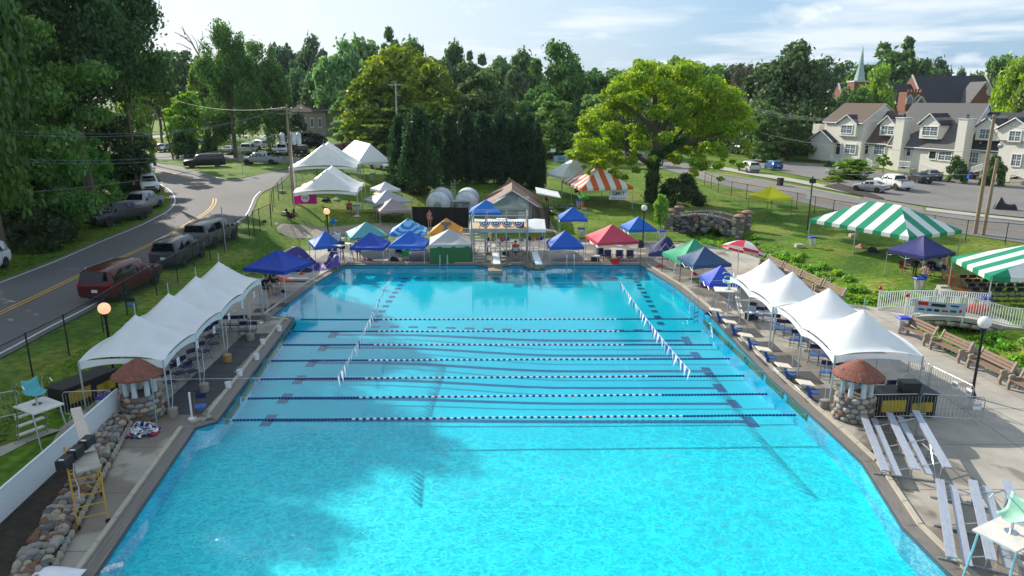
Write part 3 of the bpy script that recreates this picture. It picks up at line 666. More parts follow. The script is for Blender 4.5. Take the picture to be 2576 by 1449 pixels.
tree(672, 128, 108, 62, 'tall', (.05, .11, .024), 'rounder dark lawn tree joined to the right of the big one', base=.14, n=26000, leaf=.032, var=3)
tree(455, 120, 310, 30, 'bush', (.035, .07, .02), 'clipped dark bush beside the far lane', cat='bush', name='bush', base=0, n=3000, leaf=.1, trunk=False)
tree(520, 118, 312, 26, 'bush', (.045, .09, .02), 'bush under the lawn tree behind the white car', cat='bush', name='bush', base=0, n=2500, leaf=.1, trunk=False)
# --- house belt
far = [(722, 270, 104, 34, 'tall', (.035, .07, .035)), (790, 250, 107, 42, 'tall', (.035, .075, .032)), (755, 225, 168, 50, 'broad', (.035, .075, .03)), (808, 200, 168, 46, 'broad', (.04, .085, .03)),
(868, 190, 118, 58, 'broad', (.075, .14, .045)), (930, 215, 104, 66, 'broad', (.06, .12, .035)), (990, 232, 76, 44, 'open', (.05, .10, .035)), (1035, 225, 104, 55, 'broad', (.045, .10, .03)), (880, 160, 230, 44, 'layered', (.07, .13, .035)),
(1000, 142, 138, 112, 'broad', (.085, .13, .014)), (1075, 150, 158, 80, 'broad', (.07, .12, .015)), (925, 138, 200, 55, 'layered', (.08, .135, .016)), (1140, 262, 112, 38, 'tall', (.035, .075, .026)), (1192, 275, 130, 38, 'open', (.04, .08, .035)),
(1195, 160, 162, 80, 'open', (.06, .10, .03)), (1215, 158, 185, 75, 'broad', (.055, .10, .03)), (1262, 260, 140, 50, 'broad', (.05, .1, .035)), (1320, 245, 133, 46, 'tall', (.04, .08, .03)), (1405, 165, 126, 76, 'broad', (.04, .095, .02)),
(1345, 150, 228, 62, 'open', (.07, .125, .03)), (1400, 138, 255, 60, 'layered', (.07, .13, .032)), (1475, 205, 168, 62, 'broad', (.035, .085, .02)), (1487, 140, 238, 44, 'layered', (.085, .17, .05)), (1550, 250, 168, 60, 'broad', (.055, .12, .025)),
(1700, 240, 140, 60, 'broad', (.07, .14, .03)), (1775, 235, 157, 60, 'broad', (.07, .14, .03)), (1838, 232, 158, 45, 'broad', (.045, .065, .035)), (1868, 225, 158, 40, 'tall', (.05, .06, .03)), (1975, 165, 128, 95, 'broad', (.032, .065, .02)),
(1925, 175, 175, 60, 'broad', (.035, .07, .02)), (2062, 270, 158, 38, 'tall', (.035, .06, .03)), (2110, 290, 168, 52, 'broad', (.04, .085, .035)), (2215, 235, 143, 78, 'broad', (.04, .085, .02)), (2245, 240, 98, 60, 'open', (.045, .08, .025)),
(2300, 250, 150, 55, 'broad', (.045, .09, .025)), (2350, 262, 160, 30, 'tall', (.035, .065, .028)), (2403, 330, 176, 20, 'broad', (.045, .08, .04)), (2490, 215, 146, 55, 'broad', (.055, .11, .03)), (2560, 150, 160, 62, 'broad', (.10, .17, .022)), (2530, 155, 190, 44, 'broad', (.09, .16, .022)),
(2193, 172, 173, 44, 'broad', (.11, .20, .03)), (2135, 168, 215, 48, 'broad', (.045, .10, .022)), (2160, 165, 235, 40, 'layered', (.05, .11, .022)), (1990, 142, 300, 62, 'broad', (.03, .065, .018)), (1930, 138, 280, 45, 'layered', (.055, .11, .024)), (2060, 160, 225, 50, 'broad', (.03, .06, .018)), (1560, 190, 200, 60, 'broad', (.04, .085, .022)), (2640, 140, 150, 80, 'broad', (.07, .13, .02)), (2730, 170, 130, 90, 'broad', (.07, .13, .02)),
(1240, 145, 290, 90, 'layered', (.045, .08, .03)), (1150, 150, 270, 60, 'broad', (.05, .085, .03)), (1010, 132, 270, 95, 'layered', (.07, .12, .016))]
sh = {'broad': 'round crowned', 'tall': 'tall narrow', 'open': 'ragged open', 'layered': 'low feathery'}
def shade(c): return 'yellow green' if c[0] > .1 else 'light green' if c[1] > .12 else 'mid green' if c[1] > .085 else 'brownish dark' if c[0] > .042 and c[1] < .07 else 'dark green'
marks = [(760, 'above the dark roofed ranch house'), (860, 'right above the ranch house'), (960, 'left of the metal power pole'), (1090, 'behind the metal power pole'), (1180, 'above the left cedars'), (1290, 'above the middle cedars'), (1380, 'above the right cedars'), (1460, 'between the cedars and the yellow tree'), (1600, 'just left behind the yellow green tree'), (1800, 'behind the top of the yellow green tree'), (1900, 'just right of the yellow green tree'), (2020, 'left of the townhouses'), (2140, 'left of the church spire'), (2260, 'between the spire and the big church roof'), (2420, 'behind the big church roof'), (2900, 'right of the big church roof')]
usedl = {}
for (px, y, top, half, kind, col) in far:
 if kind == 'tall' and y > 150: kind = 'broad'; half *= 1.1
 col = tuple(k * 1.2 for k in col)
 mk = next(m for q, m in marks if px <= q); rk = 'near' if y < 170 else 'mid-distance' if y < 235 else 'distant'
 lb = f'{rk} {sh[kind]} {shade(col)} tree {mk}'
 if lb in usedl: lb += ', rather taller' if top < usedl[lb] else ', rather lower'
 usedl[lb] = top
 tree(px, y, top, half, kind, col, lb, n=12000 if y < 180 else 5200, leaf=.055 if y < 180 else .08, base=.04 if y < 180 else .1, var=(px % 3) + 1)
fw = []
g = random.Random(3)
for i in range(150):
 px = 330 + i * 16.5 + g.uniform(-6, 6); y = g.uniform(330, 430); top = g.uniform(172, 206); x = XY(px, y, 8); zt = ZT(top, y); fw.append(((x, y, zt - 9), 9 + g.uniform(-2, 3), 1.0)); fw.append(((x + 4, y - 5, zt - 19), 12, 1.0))
fo = link('distant_wood', leaves('distant_wood', fw, 42000, 1.25, 5)); fo.color = (.045, .082, .035, 1); tag(fo, 'hazy band of far woodland along the horizon', kind='stuff')
ue = []
for i in range(210):
 px = 1090 + i * 5.1 + g.uniform(-8, 8); y = g.uniform(172, 205); t = g.uniform(236, 300)
 if px > 1880: y = g.uniform(150, 165)
 x = XY(px, y, 8); zt = ZT(t, y); r = g.uniform(2.4, 4.6); ue.append(((x, y, zt - r), r, .9)); ue.append(((x, y, max(1.5, (zt - r) * .4)), r * 1.1, 1.1))
q = link('woodland_edge', leaves('woodland_edge', ue, 60000, .42, 15)); q.color = (.04, .075, .022, 1); tag(q, 'tangled undergrowth at the foot of the wood behind the cedars and yellow tree', kind='stuff')
# --- row of dark cedars behind the tanks
ced = [(1005, 84, 300, 44), (1050, 81, 280, 62), (1088, 88, 318, 42), (1130, 90, 294, 44), (1172, 92, 284, 42), (1215, 93, 296, 42), (1258, 93, 288, 44), (1300, 93, 298, 40), (1335, 92, 300, 40), (1352, 90, 318, 28)]
ordw = ['leftmost and nearest', 'second', 'third', 'fourth', 'fifth', 'sixth', 'seventh', 'eighth', 'ninth', 'rightmost']
for i, (px, y, top, half) in enumerate(ced):
 tree(px, y, top, half * 1.25, 'cedar', (.013, .04, .015) if i > 1 else (.016, .05, .016), f'{ordw[i]} dark cedar from the left in the row behind the pool tanks', base=.13, n=14000, leaf=.045, var=i % 3 + 1, group='row of dark cedars', name='cedar_tree')
# --- the yellow green tree with its own limbs
def big_tree():
 o = root('spreading_tree', 'large spreading yellow green tree with an ivy covered forked trunk behind the striped tent', 'tree', tuple(G(1637, 508)))
 y0 = o.location.y; sc = (y0 * _c + 3 * _s) / F_PX
 def L(px, py, dy=0): return ((px - 1637) * sc, dy, (ZT(py, y0) - o.location.z))
 limbs = [((1637, 510), (1640, 440), (1646, 380), (1640, 300), (1632, 230), (1620, 180)), ((1646, 400), (1680, 360), (1720, 320), (1760, 270), (1790, 230)), ((1642, 420), (1600, 395), (1550, 360), (1500, 320), (1470, 290)), ((1640, 330), (1600, 290), (1560, 260), (1530, 230)), ((1642, 350), (1670, 290), (1700, 230), (1710, 190)), ((1660, 385), (1720, 360), (1790, 340), (1830, 320)), ((1560, 365), (1500, 365), (1460, 380))]
 tb = MB(); g = random.Random(5)
 for k, l in enumerate(limbs):
  pts = [L(a, b, (0 if i == 0 or k == 0 else g.uniform(-2, 2) * i * .5)) for i, (a, b) in enumerate(l)]; r0 = .75 if k == 0 else .34
  tb.path(pts, [r0 * (1 - .85 * i / (len(l) - 1)) for i in range(len(l))], 9)
 tb.build('trunk', BARK, o, True)
 cl = []
 for (a, b, r) in [(1600, 190, 40), (1650, 178, 45), (1700, 185, 45), (1560, 215, 38), (1620, 225, 45), (1690, 225, 42), (1740, 225, 40), (1790, 245, 45), (1830, 275, 38), (1775, 290, 45), (1725, 265, 38), (1535, 262, 38), (1575, 275, 36), (1495, 285, 38), (1520, 320, 36), (1470, 315, 38), (1455, 355, 32), (1490, 365, 36), (1445, 395, 22), (1500, 400, 26), (1545, 355, 30), (1560, 400, 26), (1640, 280, 32), (1690, 300, 34), (1740, 330, 40), (1800, 330, 42), (1840, 345, 32), (1850, 310, 24), (1790, 375, 30), (1740, 385, 26), (1600, 330, 22), (1545, 425, 18), (1585, 440, 20), (1700, 395, 20), (1600, 165, 22), (1540, 240, 20), (1855, 370, 18), (1500, 240, 14), (1760, 410, 24), (1770, 440, 16), (1600, 390, 15), (1475, 430, 12), (1525, 385, 26), (1580, 405, 22), (1610, 360, 26), (1650, 340, 30), (1690, 360, 28), (1720, 410, 22), (1820, 385, 24), (1840, 400, 14), (1665, 250, 40), (1580, 240, 34), (1760, 260, 36), (1450, 375, 26), (1800, 290, 36)]:
  for q in range(3):
   dy = g.uniform(-1, 1) * 5.5; rr = r * sc * g.uniform(.5, .9); cl.append((L(a + g.uniform(-16, 16), b + g.uniform(-12, 12), dy), rr, .62))
 c = link('crown', leaves('crown', cl, 150000, .16, 77, up=.5, shell=.35), o); c.color = (.15, .235, .016, 1)
 iv = []
 for i in range(18): iv.append((L(1638 + (i - 9) * .4, 505 - i * 7, -.3), .75 + .2 * math.sin(i), 1.1))
 for i in range(8): iv.append((L(1646 + i * 10, 400 - i * 8, -.3), .6, 1))
 v = link('ivy', leaves('ivy', iv, 5200, .16, 9), o); v.color = (.03, .075, .018, 1)
big_tree()
tree(1722, 84, 428, 62, 'bush', (.035, .06, .022), 'dark spreading juniper beside the trunk of the yellow green tree', cat='shrub', name='juniper_shrub', base=.02, n=9000, leaf=.06, trunk=False)
tree(1673, 63, 490, 22, 'tall', (.10, .20, .03), 'young bright green sapling left of the stone bridge', name='sapling', base=.32, n=3000, leaf=.10)
tree(2155, 108, 400, 52, 'layered', (.10, .19, .03), 'wide leafy light green shrub beside the white pickups', cat='shrub', name='leafy_shrub', base=.06, n=5000, leaf=.09)
tree(2236, 116, 388, 22, 'open', (.09, .18, .03), 'leggy light green branch end in front of the third door', cat='shrub', name='leafy_shrub', base=.2, n=1600, leaf=.12)
tree(2423, 103, 376, 28, 'bush', (.045, .08, .025), 'round dark bush by the gray sedan and blue bin', cat='bush', name='round_bush', base=0, n=4200, leaf=.09, trunk=False)
tree(2518, 100, 382, 28, 'bush', (.045, .085, .025), 'round dark bush behind the twin utility poles', cat='bush', name='round_bush', base=0, n=4200, leaf=.09, trunk=False)
tree(2100, 127, 402, 14, 'bush', (.06, .09, .025), 'low shrub under the first porch rail', cat='bush', name='round_bush', base=0, n=900, leaf=.14, trunk=False)
tree(2110, 104, 440, 26, 'bush', (.13, .19, .03), 'clump of tall yellow grass behind the silver sedan', cat='grass clump', name='grass_clump', base=0, n=2500, leaf=.1, trunk=False)
tree(1985, 140, 345, 16, 'open', (.25, .05, .09), 'pink flowering crape myrtle left of the townhouses', cat='shrub', name='flowering_shrub', base=.2, n=1500, leaf=.12)
tree(770, 150, 318, 42, 'bush', (.022, .03, .02), 'low dark purple hedge on the far lawn', cat='hedge', name='hedge', base=0, n=2500, leaf=.11, trunk=False)
tree(745, 185, 275, 24, 'bush', (.02, .035, .02), 'dark clipped hedge before the ranch house windows', cat='hedge', name='hedge', base=0, n=2000, leaf=.11, trunk=False)
o = root('dead_tree', 'bare dead tree with thin forked branches against the sky at the left', 'tree', (XY(512, 172, 8), 172, Z(-80, 172)))
db = MB(); g = random.Random(12); sc = (172 * _c) / F_PX
def dl(px, py, dy=0): return ((px - 512) * sc, dy, ZT(py, 172) - o.location.z)
for l in (((520, 260), (520, 190), (516, 140), (505, 110), (485, 92), (462, 80)), ((516, 145), (520, 115), (528, 95), (532, 78)), ((505, 112), (492, 88), (480, 68)), ((500, 125), (478, 112), (460, 108)), ((520, 130), (512, 105), (506, 88)), ((492, 96), (475, 90)), ((488, 88), (484, 74), (486, 66)), ((524, 108), (514, 98)), ((528, 100), (538, 92))):
 pts = [dl(a, b, g.uniform(-.6, .6)) for a, b in l]; db.path(pts, [.30 * (1 - .82 * i / (len(l) - 1)) if l[0] == (520, 260) else .13 * (1 - .7 * i / (len(l) - 1)) for i in range(len(l))], 6)
db.build('trunk', M('dead_wood', (.22, .18, .15), rough=.95), o)
# --- tall grass and weeds along the stream bed
cl = []; g = random.Random(8)
for a, b in zip(SPTS, SPTS[1:]):
 L_ = (b - a).length; k = int(L_ / .42)
 for i in range(k):
  for _ in range(4):
   p = a.lerp(b, (i + g.random()) / k); p = p + Vector((g.gauss(0, 1.3), g.gauss(0, 1.3)))
   if stream_d(p.x, p.y) < 3.0 and not inside(p.x, p.y, [tuple(q) for q in DECK]): cl.append(((p.x, p.y, Z(p.x, p.y) + .05), g.uniform(.3, .6), g.uniform(.5, .9)))
wd = link('stream_weeds', leaves('stream_weeds', cl, 60000, .11, 21, up=.9, shell=.3)); wd.color = (.10, .22, .022, 1); tag(wd, 'lush weeds and tall grass along the stream bed', kind='stuff')
cl = []
for i in range(500):
 t = i / 500; p = wls[int(t * (len(wls) - 14))] ; p = Vector((p.x, p.y)) + Vector((-1.2 - g.random() * 5, g.uniform(-1, 1)))
 cl.append(((p.x, p.y, Z(p.x, p.y)), g.uniform(.2, .4), .35))
for i in range(260):
 x = g.uniform(-19.4, -17.4); y = g.uniform(20, 55); cl.append(((x, y, Z(x, y)), g.uniform(.15, .3), .3))
lt = []
for i in range(5200):
 x = g.uniform(17, 46); y = g.uniform(30, 78)
 if i % 3 == 0: x, y = g.uniform(-19.8, -17.3), g.uniform(22, 58)
 if i % 7 == 0: x, y = g.uniform(-20, 30), g.uniform(64, 80)
 if not inside(x, y, [tuple(q) for q in DECK]) and x < 21 + y * .42: lt.append(((x, y, Z(x, y) - .06), g.uniform(.15, .5), .22))
lw_ = link('lawn_tufts', leaves('lawn_tufts', lt, 52000, .05, 23, up=1.2, shell=.2)); lw_.color = (.10, .165, .022, 1); tag(lw_, 'longer tufts of grass scattered over the lawns', kind='stuff')
vg = link('verge_grass', leaves('verge_grass', cl, 16000, .07, 22, up=.9, shell=.2)); vg.color = (.09, .15, .022, 1); tag(vg, 'rough grass on the verge of the curved road', kind='stuff')
# ================================================================== TENTS AND CANOPIES
VINYL = M('white_vinyl', (.84, .85, .86), rough=.38, var=.06, scale=1.1, bump=.45, bscale=1.6, trans=.3, var2=.05)
POST = M('galvanised_post', (.50, .52, .53), rough=.4, metal=.6, var=.1)
LEG = M('canopy_leg', (.55, .56, .58), rough=.45, metal=.3, var=.05)
LEGD = M('dark_canopy_leg', (.04, .04, .045), rough=.5)
CLOTH = M('canopy_cloth', obj=True, rough=.62, var=.07, scale=1.1, bump=.35, bscale=1.8, trans=.16)
def GP(px, py, h): return G(px, py, h)
def peak_tent(label, A, B, n, side=1, eave=2.25, peak=3.6, lenL=None, group=None):
 """A->B world points of the long pool-side eave; n square modules; the width lies to the left of A->B times side"""
 A, B = Vector(A[:2]), Vector(B[:2]); d = B - A; Lt = d.length; d.normalize(); nr = Vector((-d.y, d.x)) * side; wid = lenL or Lt / n; m = Lt / n
 c = (A + B) / 2 + nr * wid / 2; z = Z(c.x, c.y) if c.y > 55 else 0.0
 o = root('frame_tent', label, 'tent', (c.x, c.y, z), math.atan2(d.y, d.x), group)
 cm = MB()
 for k in range(n):
  x0 = -Lt / 2 + k * m
  def fn(u, v, x0=x0, k=k):
   a, b = 2 * u - 1, 2 * v - 1; aa = a * (.80 if (a > 0 and k < n - 1) or (a < 0 and k > 0) else 1.0); dd = (abs(aa) ** 4 + abs(b) ** 4) ** .25 / 1.13; dd = min(1, dd); dc = math.hypot(aa, b)
   h = eave + (peak - eave) * (max(0, 1 - dd) ** 1.2 * .85 + max(0, 1 - min(1, dc)) ** 1.6 * .15) + .05 * (1 - abs(a)) * (1 - abs(b)) + .02 * math.sin(16 * math.atan2(b, aa) + k) * max(0, 1 - dc) * min(1, dc * 4) - .03 * abs(math.sin(5 * a * b)) * (1 - dd)
   e = .10 * (1 - a * a) if abs(b) > .99 else (.10 * (1 - b * b) if abs(a) > .99 else .0)
   return (x0 + u * m, (v - .5) * wid, h + e)
  cm.grid(fn, 20, 20)
  def val(p, q):   # scalloped valance, deeper at the posts
   S = 12; vs = []
   for i in range(S + 1):
    t = i / S; pt = Vector(p).lerp(Vector(q), t); a = 2 * t - 1; vs.append((pt.x, pt.y, eave + .10 * (1 - a * a) + .004)); vs.append((pt.x, pt.y, eave - .34 + .38 * (1 - a * a)* .62))
   cm.add(vs, [(2 * i, 2 * i + 1, 2 * i + 3, 2 * i + 2) for i in range(S)])
  for sy in (-1, 1): val((x0, sy * wid / 2, 0), (x0 + m, sy * wid / 2, 0))
  if k == 0: val((x0, -wid / 2, 0), (x0, wid / 2, 0))
  if k == n - 1: val((x0 + m, -wid / 2, 0), (x0 + m, wid / 2, 0))
 cm.build('canopy', VINYL, o, True)
 for k in range(n + 1):
  for sy in (-1, 1):
   link('post', PM_, o, (-Lt / 2 + k * m, sy * (wid / 2 - .03), 0)).scale = (1, 1, eave + .02)
 for k in range(n): link('peak_mast', PM_, o, (-Lt / 2 + (k + .5) * m, 0, peak - .25)).scale = (.5, .5, .75)
 return o
PM_ = MB().tube((0, 0, 0), (0, 0, 1), .038, 8).mesh('post', POST)
A = P(418, 905, 2.25 * 1); 
peak_tent('long white tent with four peaks along the left pool deck', P(414, 922, 2.0), P(657, 713, 2.0), 4)
peak_tent('white two-peaked tent nearest the stone planter on the right pool deck', P(2097, 910, 2.0), P(1950, 783, 2.0), 2, side=-1, eave=2.25)
peak_tent('white two-peaked tent farther along the right pool deck beside the lifeguard chair', P(1942, 785, 2.0), P(1836, 708, 2.0), 2, side=-1)
a, b, c = GP(735, 492, 2.1), GP(900, 503, 2.1), GP(918, 455, 2.1); dd_ = (c - b).xy; ln = min(13, dd_.length); dd_.normalize()
peak_tent('near big white tent with two peaks and a magenta banner on the left lawn', b.xy, b.xy + dd_ * ln, 2, eave=2.35, peak=4.35, lenL=(a - b).length)
a, b = GP(724, 440, 2.1), GP(898, 430, 2.2); peak_tent('far big white tent with two peaks behind the magenta banner tent', b.xy, b.xy + dd_ * ln, 2, eave=2.4, peak=4.9, lenL=(a - b).length)
def slices(mb, pt, x0, x1, N, brk, first=0):
 """pt(s, f): point at s along the eave (0..1), fraction f up the slope; brk(s): slope fraction reached at s; alternating stripes"""
 ks = sorted(set([i / N for i in range(N + 1)]))
 for i in range(N):
  a, b = ks[i], ks[i + 1]; mid = [t for t in BR if a < t < b]
  pts = [pt(a, 0), pt(b, 0), pt(b, brk(b))] + [pt(t, brk(t)) for t in mid[::-1]] + [pt(a, brk(a))]
  mb.add(pts, [tuple(range(len(pts)))], (i + first) % 2)
BR = []
def hip_tent(label, A, B, width, mats, eave=2.3, rise=1.7, side=1, NL=11, NW=7, name='frame_tent', group=None, hipf=.5, first=0):
 global BR
 A, B = Vector(A[:2]), Vector(B[:2]); d = B - A; Lt = d.length; d.normalize(); nr = Vector((-d.y, d.x)) * side; c = (A + B) / 2 + nr * width / 2; zc = Z(c.x, c.y)
 o = root(name, label, 'tent', (c.x, c.y, zc), math.atan2(d.y, d.x), group); W2 = width / 2; h = W2 * hipf * 2 * .5 + W2 * (1 - hipf) * 0 + W2 * .5; h = min(h, Lt / 2)
 mb = MB(); hf = h / Lt
 for sy in (-1, 1):
  BR = [hf, 1 - hf]; slices(mb, lambda s, f: ((s - .5) * Lt, sy * W2 * (1 - f), eave + rise * f), 0, 1, NL, lambda s: min(1, s / hf, (1 - s) / hf), first)
 for sx in (-1, 1):
  BR = [.5]; slices(mb, lambda s, f: (sx * (Lt / 2 - h * f), (s - .5) * width, eave + rise * f), 0, 1, NW, lambda s: min(2 * s, 2 - 2 * s) , first)
 c_ = mb.build('canopy', mats, o)
 vb = MB()
 def vline(p, q, N):
  for i in range(N):
   S = 3
   for j in range(S):
    t0, t1 = (i + j / S) / N, (i + (j + 1) / S) / N; p0, p1 = Vector(p).lerp(Vector(q), t0), Vector(p).lerp(Vector(q), t1)
    vb.add([(p0.x, p0.y, eave + .01), (p1.x, p1.y, eave + .01), (p1.x, p1.y, eave - .26), ((p0.x + p1.x) / 2, (p0.y + p1.y) / 2, eave - .31), (p0.x, p0.y, eave - .26)], [(0, 1, 2, 3, 4)], (i + first) % 2)
 e = .012
 for sy in (-1, 1): vline((-Lt / 2, sy * (W2 + e), 0), (Lt / 2, sy * (W2 + e), 0), NL)
 for sx in (-1, 1): vline((sx * (Lt / 2 + e), -W2, 0), (sx * (Lt / 2 + e), W2, 0), NW)
 vb.build('valance', mats, o)
 kx = max(1, round(Lt / 4.5))
 for i in range(kx + 1):
  for sy in (-1, 1):
   x, y = -Lt / 2 + Lt * i / kx, sy * W2; wx, wy = (Matrix.Rotation(o.rotation_euler.z, 2) @ Vector((x, y))) + c; zz = Z(wx, wy) - zc
   link('post', PM_, o, (x * .995, y * .99, zz)).scale = (1, 1, eave - zz)
 fr = MB(); fr.tube((-Lt / 2 + h, 0, eave + rise - .05), (Lt / 2 - h, 0, eave + rise - .05), .03)
 for sx in (-1, 1):
  for sy in (-1, 1): fr.tube((sx * Lt / 2, sy * W2, eave - .04), (sx * (Lt / 2 - h), 0, eave + rise - .05), .03)
 fr.build('roof_frame', POST, o); return o
SG, SW, SO = M('stripe_green', (.005, .24, .12), rough=.5, var=.06, trans=.15, bump=.15, bscale=2), M('stripe_white', (.74, .76, .76), rough=.45, var=.04, trans=.25, bump=.15, bscale=2), M('stripe_orange', (.60, .12, .03), rough=.5, var=.06, trans=.2)
def near_edge(p, q, width, label, mats, far_left=None, **k): return hip_tent(label, p, q, width, mats, **k)
p0, p1, p2 = GP(2036, 560, 2.0), GP(2285, 606, 2.0), GP(2416, 588, 2.0)
hip_tent('large green and white striped tent on the right lawn beside the stream', p0, p1, (p2 - p1).length, [SG, SW], eave=2.3, NL=12, NW=7)
q0, q1 = GP(2393, 658, 2.0), GP(2491, 708, 2.0)
hip_tent('green and white striped tent cut by the right edge, over rows of black chairs', q0, q1, 12.2, [SG, SW], eave=2.3, rise=2.1, NL=7, NW=12, first=0)
p0, p1, p2 = GP(1414, 452, 2.1), GP(1463, 481, 2.1), GP(1588, 477, 2.1)
hip_tent('orange and white striped tent with a green logo banner under the yellow green tree', p0, p1, (p2 - p1).length, [SO, SW], eave=2.3, rise=1.9, NL=11, NW=9)
p0, p1, p2 = GP(1374, 436, 2.1), GP(1413, 453, 2.1), GP(1500, 448, 2.1)
hip_tent('plain white frame tent between the cedars and the orange striped tent', p0, p1, (p2 - p1).length, [SW, SW], eave=2.4, rise=2.0, NL=4, NW=3)
p0, p1, p2 = GP(850, 394, 2.1), GP(901, 419, 2.1), GP(972, 414, 2.1)
hip_tent('plain white hip-roofed tent at the far end of the left lawn beside the cedars', p0, p1, (p2 - p1).length, [SW, SW], eave=2.4, rise=2.0, NL=4, NW=3)
def popup(label, pl, pr, col, rise=.95, depth=None, eave=2.05, legs=LEG, h=1.85, group='pop-up canopies', sides=None, sag=.16, tilt=0.0, wide=0.0, seed=0, mat=None, side=1, truss=True, by=None):
 if by:
  bl_, br_ = by if isinstance(by, tuple) else (by, by); ga, gb = (P if P(pl[0], bl_).y < 60 and abs(P(pl[0], bl_).x) < 17 else G)(pl[0], bl_), (P if P(pr[0], br_).y < 60 and abs(P(pr[0], br_).x) < 17 else G)(pr[0], br_); h = max(1.05, min(2.1, (ZT(pl[1], ga.y) - ga.z + ZT(pr[1], gb.y) - gb.z) / 2)); eave = h + .22
  if CN_DBG: print('H', pl, round(h, 2))
 A, B = GP(*pl, h), GP(*pr, h); d = (B - A).xy; w = d.length; d.normalize(); nr = Vector((-d.y, d.x)) * side; dp = depth or w; dp = max(2.2, min(3.4, dp)); c = A.xy.lerp(B.xy, .5) + nr * dp / 2
 z = Z(c.x, c.y); o = root('canopy_tent', label, 'canopy', (c.x, c.y, z), math.atan2(d.y, d.x), group); g = random.Random(seed + int(pl[0]))
 ph = [g.uniform(0, 6) for _ in range(4)]
 mb = MB(); CR = ((-1, -1), (1, -1), (1, 1), (-1, 1))
 for i in range(4):
  (ax, ay), (bx, by) = CR[i], CR[(i + 1) % 4]
  def fn(u, v):
   a, b = (ax + (bx - ax) * u) * (1 - v), (ay + (by - ay) * u) * (1 - v); e = 1 - abs(2 * u - 1) ** 2
   return (a * w / 2, b * dp / 2, eave + rise * v - sag * 4 * v * (1 - v) * (.25 + .75 * e) * .7 + .02 * math.sin(7 * a + ph[0]) * math.cos(6 * b + ph[1]) * (1 - v) * e)
  mb.grid(fn, 12, 10) ; mm = mat or CLOTH
 c_ = mb.build('roof_cloth', mm, o); vb = MB()
 for (sx, sy, ex, ey) in ((-1, -1, 1, -1), (1, -1, 1, 1), (1, 1, -1, 1), (-1, 1, -1, -1)):
  S = 8; vs = []
  for i in range(S + 1):
   t = i / S; x, y = (sx + (ex - sx) * t) * w / 2 * 1.006, (sy + (ey - sy) * t) * dp / 2 * 1.006; vs += [(x, y, eave + .01), (x, y, eave - .22 + .015 * math.sin(9 * t + ph[2]))]
  vb.add(vs, [(2 * i, 2 * i + 1, 2 * i + 3, 2 * i + 2) for i in range(S)])
 v_ = vb.build('valance', CLOTH if mat is None else mat, o)
 for q in (c_, v_): q.color = (*col, 1)
 for sx in (-1, 1):
  for sy in (-1, 1):
   x, y = sx * w / 2 * .985, sy * dp / 2 * .985; f = 1 + wide; wx, wy = (Matrix.Rotation(o.rotation_euler.z, 2) @ Vector((x * f, y * f))) + c; zz = (Z(wx, wy) if wy > 56 or abs(wx) > 17 else 0) - z
   MB().tube((x * f, y * f, zz), (x, y, eave), .024, 4).build('leg', legs, o)
 if truss:
  tb = MB()
  for sx, sy, ex, ey in ((-1, -1, 1, -1), (1, -1, 1, 1), (1, 1, -1, 1), (-1, 1, -1, -1)):
   p, q = Vector((sx * w / 2 * .97, sy * dp / 2 * .97, 0)), Vector((ex * w / 2 * .97, ey * dp / 2 * .97, 0)); m = (p + q) / 2
   for a, b in ((p, m), (m, q)):
    tb.tube(a + Vector((0, 0, eave - .04)), b + Vector((0, 0, eave - .42)), .011, 4); tb.tube(a + Vector((0, 0, eave - .42)), b + Vector((0, 0, eave - .04)), .011, 4)
  tb.build('scissor_frame', legs, o)
 if sides:
  for (i, scol) in sides:
   sx, sy, ex, ey = ((-1, -1, 1, -1), (1, -1, 1, 1), (1, 1, -1, 1), (-1, 1, -1, -1))[i]; wb = MB(); S = 14
   def wf(u, v): return ((sx + (ex - sx) * u) * w / 2 * 1.0, (sy + (ey - sy) * u) * dp / 2 * 1.0 + .02 * math.sin(u * 19), .02 + (eave - .15) * v)
   wb.grid(wf, S, 3); wl_ = wb.build('side_wall', CLOTH, o); wl_.color = (*scol, 1)
 DIM[o.name] = (w, dp, eave, rise, sag); return o
DIM = {}; CN_DBG = False
RB = (.012, .09, .46); NV = (.02, .03, .14)
def tie():
 m = M('tie_dye_cloth', (.02, .2, .6), rough=.6, trans=.15); t = m.node_tree; ns, L = t.nodes, t.links; co = ns.new('ShaderNodeTexCoord')
 v = ns.new('ShaderNodeTexWave'); v.wave_type = 'RINGS'; v.rings_direction = 'Z'; v.inputs['Scale'].default_value = .55; v.inputs['Distortion'].default_value = 7; v.inputs['Detail'].default_value = 3; v.inputs['Detail Scale'].default_value = 1.2; L.new(co.outputs['Object'], v.inputs['Vector'])
 r = ns.new('ShaderNodeValToRGB'); e = r.color_ramp.elements; e[0].position = .25; e[0].color = (.01, .16, .55, 1); e[1].position = .8; e[1].color = (.25, .55, .72, 1); L.new(v.outputs[0], r.inputs[0]); L.new(r.outputs[0], ns['Principled BSDF'].inputs['Base Color']); return m
